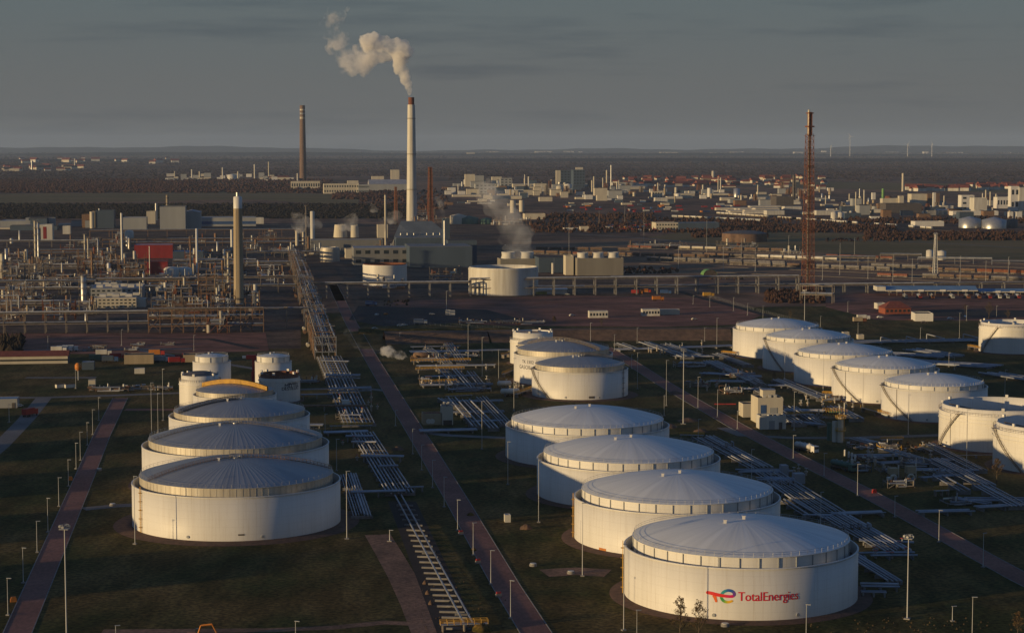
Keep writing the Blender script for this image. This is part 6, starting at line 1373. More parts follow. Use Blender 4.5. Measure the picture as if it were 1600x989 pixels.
for i in range(50):
    px = random.uniform(880, 1190); py = random.uniform(322, 332); j = random.choice([0, 4, 1, 3, 4, 3, 2]); o, kk = kp[j]; x, y = P(px, py)
    c = dup(o, (x, y), kidlist=kk) if j in ku else o
    if j not in ku: ku.add(j); c.location = (x, y, 0)
    c.rotation_euler = (0, 0, GR+random.choice([0, .1, 1.57])); tag(c, KN[j]+' container in the distant goods depot', 'container', 'containers of the distant depot')
for j in range(len(kp)):
    if j not in ku:
        for ch, _ in kp[j][1]: bpy.data.objects.remove(ch)
        bpy.data.objects.remove(kp[j][0])
for lst, us in ((protos, used), (bprotos, usedb)):
    for j, (o, kk) in enumerate(lst):
        if j not in us:
            for ch, _ in kk: bpy.data.objects.remove(ch)
            bpy.data.objects.remove(o)
# floodlight masts over the goods yard
for i, (px, yb, yt) in enumerate([(936, 355, 330), (976, 352, 322), (1006, 378, 330), (1104, 400, 345), (889, 400, 350), (1158, 410, 372), (1232, 404, 368), (1312, 430, 380), (1356, 436, 400), (1395, 440, 398), (1425, 442, 404), (1500, 440, 400), (1540, 444, 408), (1575, 442, 402), (1285, 438, 405), (1180, 424, 390), (1060, 420, 385), (1130, 422, 384), (1335, 398, 372)]):
    add_post(px, yb, yt, rl('thin floodlight mast', px, yb), 'floodlight masts over the goods yard', 1.5)

t_ = tank_geo(1128, 1198, 379, 366); o = thing('distant_tank', 'wide earth coloured round tank beyond the goods yard', 'storage tank', (t_.x, t_.y)); MB().rev(0, 0, [(t_.R, 0), (t_.R, t_.h)], 40, 0, True).build('wall', BROWN, o); MB().rev(0, 0, [(t_.R+.4, t_.h), (t_.R*.75, t_.h+t_.R*.07), (t_.R*.4, t_.h+t_.R*.11), (.1, t_.h+t_.R*.13)], 40, 0, True).build('roof', DSTEEL, o)
# ================================================================== near buildings, vehicles, trees
b1, W, h, A = building(1156, 1202, 672, 624, 9, 'cream flat roofed control house with a blue shutter, on the right road', CREAM, DROOF, name='control_house', par=.5, rot=GR-.02)
o, W, h, A = b1, W, h, A
# the control group on the right road
for q in [c for c in C.objects if c.parent == b1]: bpy.data.objects.remove(q)
bpy.data.objects.remove(b1)
o, W, h, A = building(1184, 1223, 662, 624, 12, 'cream flat roofed house with a blue shutter behind the low white one', CREAM, DROOF, name='control_house', par=.4)
MB().box(W*.22, -.05, h*.35, W*.22, .14, h*.42).build('shutter', BLUE, o); MB().box(W*.62, -.05, h*.35, W*.3, .14, h*.3).build('louvre', GREYC, o)
MB().box(W*.55, 7, h+.3, W*.5, 5, 3.0).build('roof_house', CREAM, o); MB().box(W*.55, 7, h+3.31, W*.5+.3, 5.3, .25).build('roof_cap', LROOF, o)
for k in range(3): MB().box(W*(.3+.22*k), 2.5, h+.3, 1.2, 1.2, 1.3).build('roof_fan', WHITE2, o)
o, W, h, A = building(1161, 1181, 652, 633, 8, 'lower cream wing with rusty roof left of the shuttered house', CREAM, RUST, name='control_wing', par=.3)
o, W, h, A = building(1188, 1228, 671, 652, 7, 'low white house on the right road with rubbish on its dark roof', WHITE2, DROOF, name='low_house', par=.35)
MB().box(W*.79, -.06, 0, W*.13, .16, 3.0).build('door', DSTEEL, o); MB().box(W*.45, -.06, 0, W*.22, .14, h*.7).build('gate', GREYC, o)
for k in range(4): MB().box(W*(.2+.18*k), 3, h+.3, 1.6, 1.0, .5, k).build('roof_plant', random.choice([WHITE2, CONC]), o)
o, W, h, A = building(691, 708, 664, 637, 8, 'beige box house on stilts in the middle manifold', CREAM, DROOF, name='analyser_house', par=.3)
for k in range(2): MB().cyl(W*(.3+.4*k), 3, h+.3, h+2.2, .8, n=12).build('roof_vent', GREYC, o)
MB().box(W/2, -.04, 0, W*.8, .12, h*.28).build('undercroft_shade', DARKIN, o)  # flat dark panel painted as the shade beneath the raised house
o, W, h, A = building(661, 690, 664, 648, 7, 'brownish lean to with two round white doors beside the beige box', TANC, RUST, name='pump_house', par=.2)
for k in range(2): MB().tube((W*(.3+.2*k), -.02, 1.6), (W*(.3+.2*k), -.12, 1.6), 1.1, 14).build('round_door', WHITE2, o)
o, W, h, A = building(-60, 106, 570, 551, 12, 'long low building with dark red roof at the left edge', CREAM, TILE, 'gable', name='long_store', rh=2.6)
MB().box(W/2, -.06, h*.38, W, .16, h*.22).build('window_band', GLASS, o)
MB().box(W+.05, 6, 0, .2, 12.1, h).build('end_wall', BLUEG, o)
o, W, h, A = building(-20, 27, 638, 625, 9, 'grey shed with flat blue grey roof at the left edge', GREYC, BROOF, name='grey_shed', par=.1)
MB().box(W*.88, -.05, 0, 1.6, .14, 2.4).build('door', DSTEEL, o)
building(128, 147, 578, 567, 7, 'small blue grey kiosk right of the orange round sign', BLUEG, LROOF, name='kiosk', par=.1)
building(138, 149, 603, 595, 4, 'small cream cabin on the grass left of the slatted top tank', CREAM, LROOF, name='cabin', par=.1)
building(210, 226, 584, 577, 4, 'small white ribbed container cabin on the grass', WHITE2, LROOF, name='cabin', par=.1)
building(194, 240, 569, 556, 10, 'brown flat shed in the middle of the vehicle yard', TANC, DROOF, name='brown_shed', par=.2)
building(286, 318, 566, 556, 10, 'second brown flat shed right of the vehicles', TANC, DROOF, name='brown_shed', par=.2)
building(1222, 1232, 744, 729, 4, 'upper of two bluish white cabinets on the right pipe corridor', LROOF, LROOF, name='equipment_cabinet', par=.05, cat='cabinet')
building(1242, 1258, 756, 742, 4, 'lower of two bluish white cabinets on the right pipe corridor', LROOF, LROOF, name='equipment_cabinet', par=.05, cat='cabinet')
building(789, 798, 816, 806, 2.5, 'small white cabinet on the grass left of the second large tank', WHITE2, LROOF, name='equipment_cabinet', par=.05, cat='cabinet')
building(1318, 1327, 526, 520, 4, 'small pale hut left on the far field', CREAM, LROOF, name='hut', par=.1)
building(1341, 1350, 530, 524, 4, 'small pale hut right on the far field', CREAM, LROOF, name='hut', par=.1)
o, W, h, A = building(921, 950, 497, 487, 6, 'short white site cabin row on the red gravel yard', WHITE2, CREAM, name='site_cabin', par=.05, cat='cabin', floors=1, bays=6)
o, W, h, A = building(1004, 1031, 494, 484, 6, 'white site cabin with dark windows on the red gravel yard', WHITE2, LROOF, name='site_cabin', par=.05, cat='cabin', floors=1, bays=6)
o, W, h, A = building(1031, 1062, 492, 484.5, 6, 'long pale greenish site cabin right of the windowed one', CREAM, LROOF, name='site_cabin', par=.05, cat='cabin')
building(697, 704, 465+27, 485, 3, 'left white box on the dark yard', WHITE2, LROOF, name='site_box', par=.05, cat='box')
building(703, 711, 493, 486, 3, 'right white box on the dark yard', WHITE2, LROOF, name='site_box', par=.05, cat='box')
# red roofed brick house
o, W, h, A = building(1383, 1423, 491, 472, 15, 'brick house with a large hipped red roof on the truck yard', BRICK, TILE, 'hip', name='brick_house', rh=4.5, floors=1, bays=6)
building(1371, 1384, 483, 475, 8, 'small white annex left of the brick house', WHITE2, LROOF, name='annex', par=.2)
building(1430, 1458, 502, 491, 16, 'white flat building with dark roof right of the brick house', WHITE, DROOF, name='flat_building', par=.3, rot=-.02)
# blue loading roof
A, W = place_front(1384, 1528, 462, 0.0); h = zat(A[1], 449); o = thing('loading_roof', 'long blue canopy roof over the truck loading bays', 'canopy', (A[0], A[1]), 0)
MB().box(W/2, 9, h-3.2, W, 18, .8).build('canopy_edge', CREAM, o)
b = MB(); b.gable(W/2, 9, h-2.4, W, 18, 3.0); b.build('roof', BROOF, o)
MB().box(-3.5, 9, h-3, 7, 16, 3.4).build('end_box', WHITE2, o)
for k in range(12): MB().box(W*(k+.5)/12, 2, 0, .6, .6, h-3.2).build('post', FRAME, o)
for k in range(4): MB().box(W*(k+.6)/4.2, -.2, h-3.4, 4.5, .3, 1.6).build('bay_sign', WHITE, o)
A, W = place_front(1530, 1625, 461, 0.0); h = zat(A[1], 452); o = thing('loading_roof', 'lower blue canopy roof running to the right edge', 'canopy', (A[0], A[1]), 0)
MB().box(W/2, 8, h-2.6, W, 16, .7).build('canopy_edge', CREAM, o); b = MB(); b.gable(W/2, 8, h-1.9, W, 16, 2); b.build('roof', BROOF, o)
for k in range(8): MB().box(W*(k+.5)/8, 2, 0, .6, .6, h-2.6).build('post', FRAME, o)
for k in range(4): MB().box(W*(k+.3)/4.2, -.2, h-2.8, 4, .3, 1.5).build('bay_sign', WHITE, o)
# ---- vehicles
def wheels(o, xs_, wd, r=.5):
    for x in xs_:
        for s in (-1, 1):
            w_ = MB().tube((x, s*(wd/2-.12), r), (x, s*(wd/2+.12), r), r, 14).build('wheel', TYRE, o)
def tank_truck(px, py, rot, label, cabm, tankm, group=None):
    x, y = P(px, py); o = thing('tank_truck', label, 'tank truck', (x, y), rot, group)
    b = MB().box(0, 0, .9, 11.5, 2.2, .3); b.build('chassis', DSTEEL, o)
    b = MB(); n = 16; prof = [(-5.2, .7), (-5.0, 1.1), (4.6, 1.1), (4.8, .7)]; vs = []
    for X, q in prof:
        for i in range(n): a = 2*PI*i/n; vs.append((X-1.2, 1.15*q*math.cos(a), 2.4+q*math.sin(a)))
    b.add(vs, [(k*n+i, k*n+(i+1) % n, (k+1)*n+(i+1) % n, (k+1)*n+i) for k in range(3) for i in range(n)]+[tuple(range(n-1, -1, -1)), tuple(range(3*n, 4*n))], 0, True); b.build('tank_barrel', tankm, o)
    b = MB(); b.prism([(4.1, -1.2), (6.3, -1.2), (6.3, 1.2), (4.1, 1.2)], .7, 3.1); cabo = b.build('cab', cabm, o)
    MB().box(6.32, 0, 1.9, .06, 2.1, .9).build('windscreen', GLASS, cabo)
    for k in (-4, -1, 2): MB().cyl(k, 0, 3.48, 3.72, .35, n=10).build('hatch', STEEL, o)
    wheels(o, (-5.5, -4.2, -2.9, 2.6, 5.3), 2.3, .52); return o
tank_truck(1260, 706, -1.05, 'white tank truck parked on the right road by the silos', WHITE, WHITE2)
tank_truck(1318, 735, -1.05, 'dark green tank truck parked beside the right manifold', GREEN, GREEN)
GT = 'tank trucks under the blue canopy'
for i, px in enumerate([1414, 1436, 1456, 1487, 1511, 1528, 1545, 1560, 1573, 1590]):
    tank_truck(px, 466.5, -1.57+random.uniform(-.05, .05), 'tank truck standing under the blue canopy, number '+['one', 'two', 'three', 'four', 'five', 'six', 'seven', 'eight', 'nine', 'ten'][i]+' from the left', random.choice([REDD, WHITE2, GREYC, RUST]), random.choice([STEEL, DULL, GREYC]), GT)
def lorry(px, py, rot, label, cabm, boxm, s=1.0, group=None):
    x, y = P(px, py); o = thing('lorry', label, 'lorry', (x, y), rot, group)
    MB().box(0, 0, .8, 9, 2.2, .3).build('chassis', DSTEEL, o); MB().box(-1.3, 0, 1.1, 6.4, 2.5, 2.6).build('load_box', boxm, o)
    c = MB().prism([(2.3, -1.2), (4.5, -1.2), (4.5, 1.2), (2.3, 1.2)], .7, 3.0).build('cab', cabm, o); MB().box(4.52, 0, 1.8, .06, 2.1, .9).build('windscreen', GLASS, c)
    wheels(o, (-3.2, -2, 3.4), 2.3, .5); return o
lorry(1349, 500, .15, 'white and brown lorry left of the white flat building', WHITE, WHITE2); lorry(1343, 504, .15, 'brown lorry in front of the white one on the far yard', RUST, TANC)
def car(px, py, rot, label, m, group=None):
    x, y = P(px, py); o = thing('car', label, 'car', (x, y), rot, group)
    pr = [(-2.1, .35), (2.1, .35), (2.15, .8), (1.2, .95), (.6, 1.45), (-1.2, 1.48), (-1.9, 1.0), (-2.15, .9)]
    b = MB(); n = len(pr); vs = [(X, -.85, Z) for X, Z in pr]+[(X, .85, Z) for X, Z in pr]
    b.add(vs, [tuple(range(n)), tuple(range(2*n-1, n-1, -1))]+[(i, n+i, n+(i+1) % n, (i+1) % n) for i in range(n)]); b.build('body', m, o)
    for s in (-.87, .87): MB().box(-.3, s, .98, 1.5, .03, .36).build('side_window', GLASS, o)
    wheels(o, (-1.3, 1.35), 1.6, .33); return o
for px, py, rot, lb, m in [(1485, 499, .2, 'white car on the far asphalt road below the loading roof', WHITE), (1508, 496, 1.5, 'white van like car beside a lamp post on the yard', WHITE), (1375, 497, .2, 'small white car left of the white flat building', WHITE), (1444, 505, .1, 'dark car behind the white flat building', DSTEEL),
    (586, 515, .3, 'white car on the dark yard right of the elevated rack', WHITE), (589, 493, 1.2, 'white car near the blue truck on the dark yard', WHITE2), (603, 492, 1.2, 'orange white car on the dark yard', ORANGE), (625, 510, .2, 'left small white car beside the pallets on the yard', WHITE2), (632, 509, .2, 'right small white car beside the pallets on the yard', WHITE2), (675, 492, .1, 'grey car on the dark yard left of the white boxes', GREYC),
    (886, 447+14, 0, 'grey car below the white tent hall', GREYC), (30, 636, 1.2, 'white car parked beside the grey shed', WHITE2), (322, 518, .1, 'white van beside the front rack foot', WHITE2), (894, 494, .5, 'small white car on the gravel left of the cabins', WHITE2), (1085, 500, .4, 'pale car on the right part of the gravel yard', CREAM)]: car(px, py, rot, lb, m)
lorry(580, 478, .15, 'blue lorry on the dark yard right of the elevated rack', BLUE, BLUE); lorry(657, 507, .1, 'small grey white lorry on the dark yard', WHITE2, GREYC)
GV = 'works vehicles in the left yard'
for i, (px, py, cm, bm, lb) in enumerate([(152, 564, BLUEG, GREEN, 'dark green lorry at the left of the vehicle yard'), (162, 556, WHITE2, WHITE2, 'white long lorry behind the dark green one'), (172, 566, BLUE, BLUEG, 'dark blue lorry beside the dark green one'), (184, 562, RED, RED, 'red lorry left of the brown shed'), (245, 556, RED, ORANGE, 'orange red lorry right of the brown shed'), (253, 566, WHITE2, GREYC, 'white lorry between the brown sheds'),
    (276, 568, RED, RED, 'left bright red fire engine by the second brown shed'), (286, 564, RED, REDD, 'middle bright red fire engine by the second brown shed'), (297, 562, RED, RED, 'right bright red fire engine by the second brown shed')]): lorry(px, py, random.uniform(-.1, .3), lb, cm, bm, 1, GV)
for i in range(3): lorry(92+i*9, 551-i, .1, 'white lorry parked behind the long red roofed building, '+['left', 'middle', 'right'][i], WHITE, WHITE2)
for i, (px, py) in enumerate([(95, 606), (109, 606)]): 
    x, y = P(px, py); o = thing('skip', 'grey white open skip on the grass, '+['left', 'right'][i]+' of the two', 'skip', (x, y), .6); MB().prism([(-2.5, -1.2), (2.5, -1.2), (2.5, 1.2), (-2.5, 1.2)], .2, 1.8).build('skip_body', WHITE2, o); MB().box(0, 0, 1.81, 4.6, 2.1, .05).build('load', SOIL, o)
lorry(47, 650, 1.2, 'red tipper lorry on the pale concrete road at the left', RED, RED)
lorry(995, 460, .0, 'orange and red lorry under the long rack on the gravel yard', ORANGE, RED); lorry(1009, 458, 0, 'orange lorry right of the orange and red one', RED, ORANGE); lorry(1040, 460, 0, 'blue lorry under the long rack on the gravel yard', BLUE, BLUE); lorry(1028, 470, .2, 'bright orange digger truck alone on the red gravel', ORANGE, ORANGE); lorry(1107, 464, .2, 'yellow orange truck at the far asphalt road', YEL, YEL)
for i in range(7):
    x, y = P(812+i*6.5, 461-i*.2); o = thing('yellow_container', 'yellow green container in the row left of the white tent', 'container', (x, y), .2, 'yellow containers by the tent'); MB().box(0, 0, 0, 3.2, 2.4, 2.2).build('container_body', mat('yellow_green_paint', (.45, .42, .12), (.35, .32, .10), .6, scale=.4), o); MB().box(0, 0, 2.203, 3.2, 2.4, .1).build('lid', CREAM, o)
# tarpaulin arch tent, lime green
x, y = P(1110, 430); o = thing('arch_tent', 'lime green round arched tent on the dark field', 'tent', (x, y), GR); r = msz(11, y); b = MB(); n = 12
vs = [(r*math.cos(PI*i/n), s, r*.8*math.sin(PI*i/n)) for s in (0, 12) for i in range(n+1)]; b.add(vs, [(i, i+1, n+2+i, n+1+i) for i in range(n)], 0, True); b.build('canvas', LIME, o)
MB().add([(r*.96*math.cos(PI*i/n), .3, r*.77*math.sin(PI*i/n)) for i in range(n+1)], [tuple(range(n+1))]).build('front_wall', DARKIN, o)
# red lifting mast
x, y = P(397, 604); h = zat(y, 556); o = thing('red_mast_crane', 'red mobile mast with white jib head between the small white tanks', 'crane', (x, y), 0)
MB().box(0, 0, 0, 2.2, 2.2, h*.5).box(0, 0, h*.5, 1.5, 1.5, h*.45).build('mast', RED, o); MB().box(-1, 0, h*.9, 5.5, 2.2, 2.0).build('head', RED, o); MB().box(-4.4, 0, h*.93, 2.6, 1.4, 1.1).build('jib_tip', WHITE, o)
# orange round sign
x, y = P(122.5, 594); h = zat(y, 567); o = thing('round_sign', 'orange barrel shaped sign on a pole in the left grass', 'sign', (x, y), 0); MB().cyl(0, 0, 0, h-4, .35, n=10).build('pole', GREYC, o); MB().rev(0, 0, [(.8, h-4), (1.7, h-3), (1.7, h-1), (.8, h)], 16, 0, True, True, True).build('barrel', ORANGE, o)
# twin silos at the right road
G_ = 'silos of the right manifold'
cylt(1296, 688, 660, 8, 'green tall silo at the right road', GREEN, 'flat', 'silo', 'silo', G_, 18); cylt(1304, 690, 658, 8, 'white grey tall silo between the green and the tan one', WHITE2, 'flat', 'silo', 'silo', G_, 18); cylt(1313, 691, 652, 9, 'tan tall silo at the right road', CREAM, 'flat', 'silo', 'silo', G_, 18, plat=2, platm=YEL)
x, y = P(1304, 686); h = zat(y, 652); o = thing('silo_head_frame', 'yellow and green service platforms over the three silos', 'platform', (x, y, h), GR); MB().box(0, 0, 0, 9, 5, .2).build('deck', FRAME, o)
for k in range(2):
    b = MB(); 
    for s in (-1, 1):
        for i in range(9): b.tube((-4.4+i*1.1, s*2.4, k*2.4), (-4.4+i*1.1, s*2.4, k*2.4+1.2), .07, 4)
        b.tube((-4.4, s*2.4, k*2.4+1.2), (4.4, s*2.4, k*2.4+1.2), .08, 4); b.tube((-4.4, s*2.4, k*2.4+.6), (4.4, s*2.4, k*2.4+.6), .08, 4)
    b.build('guard_rail', YEL, o)
MB().box(0, 0, 2.3, 5, 4, .15).build('upper_deck', LIME, o)
for k in range(2): MB().cyl(2+k*2, 0, 0, 5+k, .25, n=8).build('vent_pipe', WHITE2, o)
# vapour unit cabinets and drums at the right manifold
for i, (px, yb, yt) in enumerate([(1395, 748, 729), (1422, 748, 726)]):
    x, y = P(px, yb); h = zat(y, yt); o = thing('filter_unit', 'tan box unit with a white pipe on four legs, '+['left', 'right'][i]+' of the two', 'process unit', (x, y), GR)
    MB().box(0, 0, h*.42, 3.2, 3.2, h*.5).build('casing', TANC, o); MB().cyl(1.9, -.5, 0, h*1.15, .28, n=8).build('stack', WHITE2, o); MB().box(1.62, 0, h*.5, .08, 2, h*.35).build('panel', GLASS, o)
    for sx in (-1, 1):
        for sy in (-1, 1): MB().box(sx*1.4, sy*1.4, 0, .25, .25, h*.42).build('leg', FRAME, o)
    MB().path([(-1.5, -2.6, 0), (-1.5, -2.6, h*.3), (-.5, -2.6, h*.4), (.3, -2.6, h*.3), (.3, -2.6, 0)], .5, 8).build('elbow_pipe', CREAM, o)
for i, (px, yb) in enumerate([(1320, 712), (1326, 715), (1331, 717), (1336, 720)]):
    cylt(px, yb, yb-10, 3, 'short white upright drum in the row by the dark green truck', WHITE2, 'dome', 'drum', 'drum', 'white drums by the dark green truck', 12)
steel_unit(1345, 738, 722, 34, 6, 'dark blue grey skid units beside the dark green truck', BLUEG, 801)
steel_unit(1408, 762, 745, 44, 5, 'tan and white skid under the box units', FRAME, 802)
steel_unit(1392, 703, 692, 34, 5, 'orange railed frame in the right manifold', YEL, 803)
for i_, (px_, py_, w_, l_) in enumerate([(1365, 722, 40, 'pump and filter row behind the dark green truck'), (1430, 730, 50, 'valve frames in the centre of the right manifold'), (1450, 706, 36, 'low pipe frames under the cream open tank'), (1388, 740, 26, 'grey pump skid left of the tan box units'), (1470, 745, 40, 'low valve stands right of the tan box units'), (1345, 702, 30, 'pump row right of the three silos'), (1500, 790, 40, 'valve stands on the lowest right cross pipes'), (1215, 640, 30, 'pipe frames just right of the shuttered house'), (1270, 655, 40, 'pump frames above the three silos'), (720, 560, 60, 'valve frames at the far end of the middle manifold'), (735, 612, 50, 'valve frames in the heart of the middle manifold'), (1080, 575, 50, 'valve frames in the heart of the far manifold'), (1160, 590, 40, 'valve frames on the right of the far manifold'), (545, 655, 40, 'valve frames across the main pipe bundle'), (480, 600, 40, 'pump frames right of the rusty rimmed tank')]): steel_unit(px_, py_, py_-9, w_, 7, l_, random.choice([FRAME, FRAME2, DULL]), 860+i_)
steel_unit(665, 600, 588, 18, 6, 'brown valve frame left of the middle manifold', FRAME2, 804); steel_unit(672, 563, 555, 60, 5, 'rusty pump row under the steam cloud', FRAME2, 805)
steel_unit(800, 618, 606, 28, 5, 'pipe clutter left of the silver pair', YEL, 806); steel_unit(1300, 628, 617, 30, 5, 'yellow brown valve frame at the foot of the back row', YEL, 807)
steel_unit(440, 647, 636, 60, 5, 'brown valve clutter right of the third silver tank', FRAME2, 808); steel_unit(1090, 605, 595, 40, 6, 'valve stands right of the thick mast', FRAME, 809); steel_unit(1145, 616, 604, 34, 6, 'pinkish valve clutter above the control house', FRAME2, 810)
for i, (px, py, w_) in enumerate([(170, 612, 60), (215, 610, 50), (255, 610, 30)]): steel_unit(px, py, py-9, w_, 5, 'low pump clutter on the grass left of the slatted top tank, '+['left', 'middle', 'right'][i]+' part', FRAME2, 820+i)
for i, (px, py) in enumerate([(155, 545), (205, 549), (262, 540), (215, 541), (140, 549)]): steel_unit(px, py, py-6, 22, 5, 'pallets and frames lying on the red gravel yard, spot '+['one', 'two', 'three', 'four', 'five'][i]+' from the left' if 0 else ['stack of frames left on the red gravel yard', 'pallet row before the gravel yard vehicles', 'frames on the right of the red gravel yard', 'pallets in the middle of the red gravel yard', 'leftmost pallets of the red gravel yard'][i], FRAME, 830+i)
for i, (px, py) in enumerate([(740, 506), (790, 506), (830, 507)]): steel_unit(px, py, py-7, 46, 6, 'pinkish scaffold stacks on the dark yard, '+['left', 'middle', 'right'][i], FRAME2, 840+i)
# road works barriers
for i, (px, py, lb) in enumerate([(747, 880, 'red and white barrier on the middle road verge'), (779, 932, 'second red barrier on the middle road verge, lower'), (720, 835, 'red barrier by the lamp post of the middle road'), (1366, 770, 'bright red box on the right road verge'), (110, 750, 'small orange hydrant left of the left red road'), (21, 940, 'orange hydrant beside the left red road near the bottom')]):
    x, y = P(px, py); o = thing('barrier' if i < 3 else 'hydrant_box', lb, 'barrier' if i < 3 else 'hydrant', (x, y), .4); MB().box(0, 0, 0, 1.6, .7, .9).build('block', [CONC, CONC, CONC, RED, ORANGE, ORANGE][i], o); MB().box(0, 0, .903, 1.2, .6, .5).build('cap', RED if i < 4 else ORANGE, o)
x, y = P(1162, 628); b = MB().box(0, 0, .6, 10, .15, .5); tag(b.build('road_barrier', RED, None, (*P(1133, 634), 0)), 'red and white road barrier beside the right road works', 'barrier')
# concrete chambers in the grass
for i, (px, py) in enumerate([(833, 884), (892, 896), (1133, 978), (155, 735), (176, 790)]):
    x, y = P(px, py); o = thing('manhole_chamber', ['round concrete chamber left of the second large tank', 'small white post box before the second large tank', 'dark pipe valve chamber below the lettering', 'small chamber right of the left red road', 'flat concrete slab right of the left red road'][i], 'chamber', (x, y)); MB().cyl(0, 0, 0, .7, 1.1, n=16).build('ring', CONC, o); MB().cyl(0, 0, .703, .85, .9, n=16).build('cover', WHITE2, o)
# digger at the bottom edge
x, y = P(304, 1000); o = thing('excavator', 'orange tracked excavator with raised arm at the bottom edge', 'excavator', (x, y), 0)
o.scale = (.8, .8, .8); MB().box(0, -1.1, 0, 4, .6, .9).build('track', TYRE, o); MB().box(0, 1.1, 0, 4, .6, .9).build('track', TYRE, o)
hb_ = MB().box(-.5, 0, .95, 3.6, 2.5, 1.3).build('engine_house', ORANGE, o); MB().box(.9, .6, 2.25, 1.3, 1.1, 1.3).build('cab', GLASS, o)
MB().path([(1, 0, 1.6), (2.0, 0, 4.6), (5.4, 0, 5.0)], .28, 4).build('boom', ORANGE, o); MB().path([(5.4, 0, 5.0), (6.8, 0, 2.2)], .22, 4).build('arm', ORANGE, o); MB().prism([(6.3, -.6), (7.4, -.6), (7.4, .6), (6.3, .6)], 1.0, 2.1).build('bucket', DSTEEL, o)
# ---- bare trees
def bare_tree(px, py, ytop, label, m=BARK, spread=.30, seed=1, twigs=True, group=None, name='bare_tree', leaf=None, cat='tree', dens=1.0):
    rnd = random.Random(seed); x, y = P(px, py); H = zat(y, ytop); o = thing(name, label, cat, (x, y), 0, group); T = MB(); B = MB(); LV = MB()
    T.path([(0, 0, 0), (.05*H*rnd.uniform(-.3, .3), 0, H*.3)], H*.014+.03, 7); T.tube((0, 0, H*.28), (0, 0, H*.9), H*.012+.02, 6, 0, .02)
    def br(p, d, l, r, dep):
        q = p+d*l; B.tube(p, q, r, 4, 0, r*.55, False)
        if dep == 0:
            if leaf:
                for _ in range(1):
                    c = p+d*l*rnd.random()+Vector((rnd.uniform(-.3, .3), rnd.uniform(-.3, .3), rnd.uniform(-.3, .3))); u = Vector((rnd.uniform(-1, 1), rnd.uniform(-1, 1), rnd.uniform(-1, 1))).normalized()*.09; v = u.orthogonal().normalized()*.09
                    LV.add([tuple(c-u-v), tuple(c+u-v), tuple(c+u+v), tuple(c-u+v)], [(0, 1, 2, 3)])
            return
        for _ in range(rnd.randint(2, 4)):
            e = Vector((rnd.uniform(-1, 1), rnd.uniform(-1, 1), rnd.uniform(-.1, .9))).normalized(); nd = (d*1.1+e*.8).normalized(); br(p+d*l*rnd.uniform(.4, 1), nd, l*rnd.uniform(.5, .75), r*.55, dep-1)
    for i in range(int(20*dens)):
        z = H*(.22+.7*i/20/dens if dens >= 1 else .3+.6*rnd.random()); a = i*2.4+rnd.random(); d = Vector((math.cos(a), math.sin(a), rnd.uniform(.7, 1.3))).normalized(); br(Vector((0, 0, z)), d, H*spread*(1.05-z/H)*rnd.uniform(.6, 1.1), H*.006+.015, 3)
    T.build('trunk', m, o); B.build('branches', m, o)
    if leaf: LV.build('leaves', leaf, o)
    return o
DRYL = mat('dry_brown_leaf', (.20, .12, .05), (.12, .08, .035), .9)
bare_tree(1063, 1002, 927, 'left of two bare trees in front of the lettered tank', spread=.28, seed=3, leaf=DRYL)
bare_tree(1092, 1004, 934, 'right of two bare trees in front of the lettered tank', spread=.28, seed=5, leaf=DRYL)
for i, (px, py, yt, lb) in enumerate([(1545, 498, 470, 'bare round tree on the truck yard'), (1575, 500, 482, 'small bare tree right of the round one'), (1508, 490, 474, 'bare tree left of the round one on the truck yard'), (1557, 755, 715, 'thin bare tree in front of the cut off open tank'), (1590, 995, 955, 'bare bush at the bottom right corner'), (940, 510, 497, 'small bare tree right on the dark embankment') , (866, 506, 494, 'orange brown tree on the embankment edge'), (1210, 596, 580, 'bare bush under the middle white dome'), (1235, 500, 484, 'bare tree left of the thick far mast')]):
    bare_tree(px, py, yt, lb, spread=.38, seed=20+i, leaf=DRYL if i in (3, 4, 6) else None, dens=1.2)
crowns('dry_grass_tufts', [(1040, 1600, 965, 1004, 260, .07), (660, 760, 905, 985, 120, .06), (1390, 1460, 690, 712, 40, .12), (720, 790, 930, 985, 90, .06)], wmat('dry_tuft', (.07, .05, .028), (.11, .075, .04), .8), seed=12)
# fence by the right road and site fences
def fence(label, pts, h=2.2, group=None):
    q = [Vector(P(*p)) for p in pts]; o = thing('wire_fence', label, 'fence', (q[0].x, q[0].y)); b0 = q[0]; b = MB()
    for a, c in zip(q[:-1], q[1:]):
        n = max(2, min(60, int((c-a).length/4)))
        for i in range(n+1): p = a+(c-a)*i/n-b0; b.box(p.x, p.y, 0, .09, .09, h)
    b.build('posts', GREYC, o); b = MB()
    for a, c in zip(q[:-1], q[1:]):
        for z in (.3, .9, 1.5, 2.1): b.tube((*(a-b0), z), (*(c-b0), z), .02, 3)
    b.build('wires', GREYC, o)
fence('wire fence at the far side of the red gravel yard', [(600, 505), (900, 521), (1180, 515)]); fence('wire fence along the far road to the loading bays', [(1100, 462), (1180, 486), (1260, 506)])
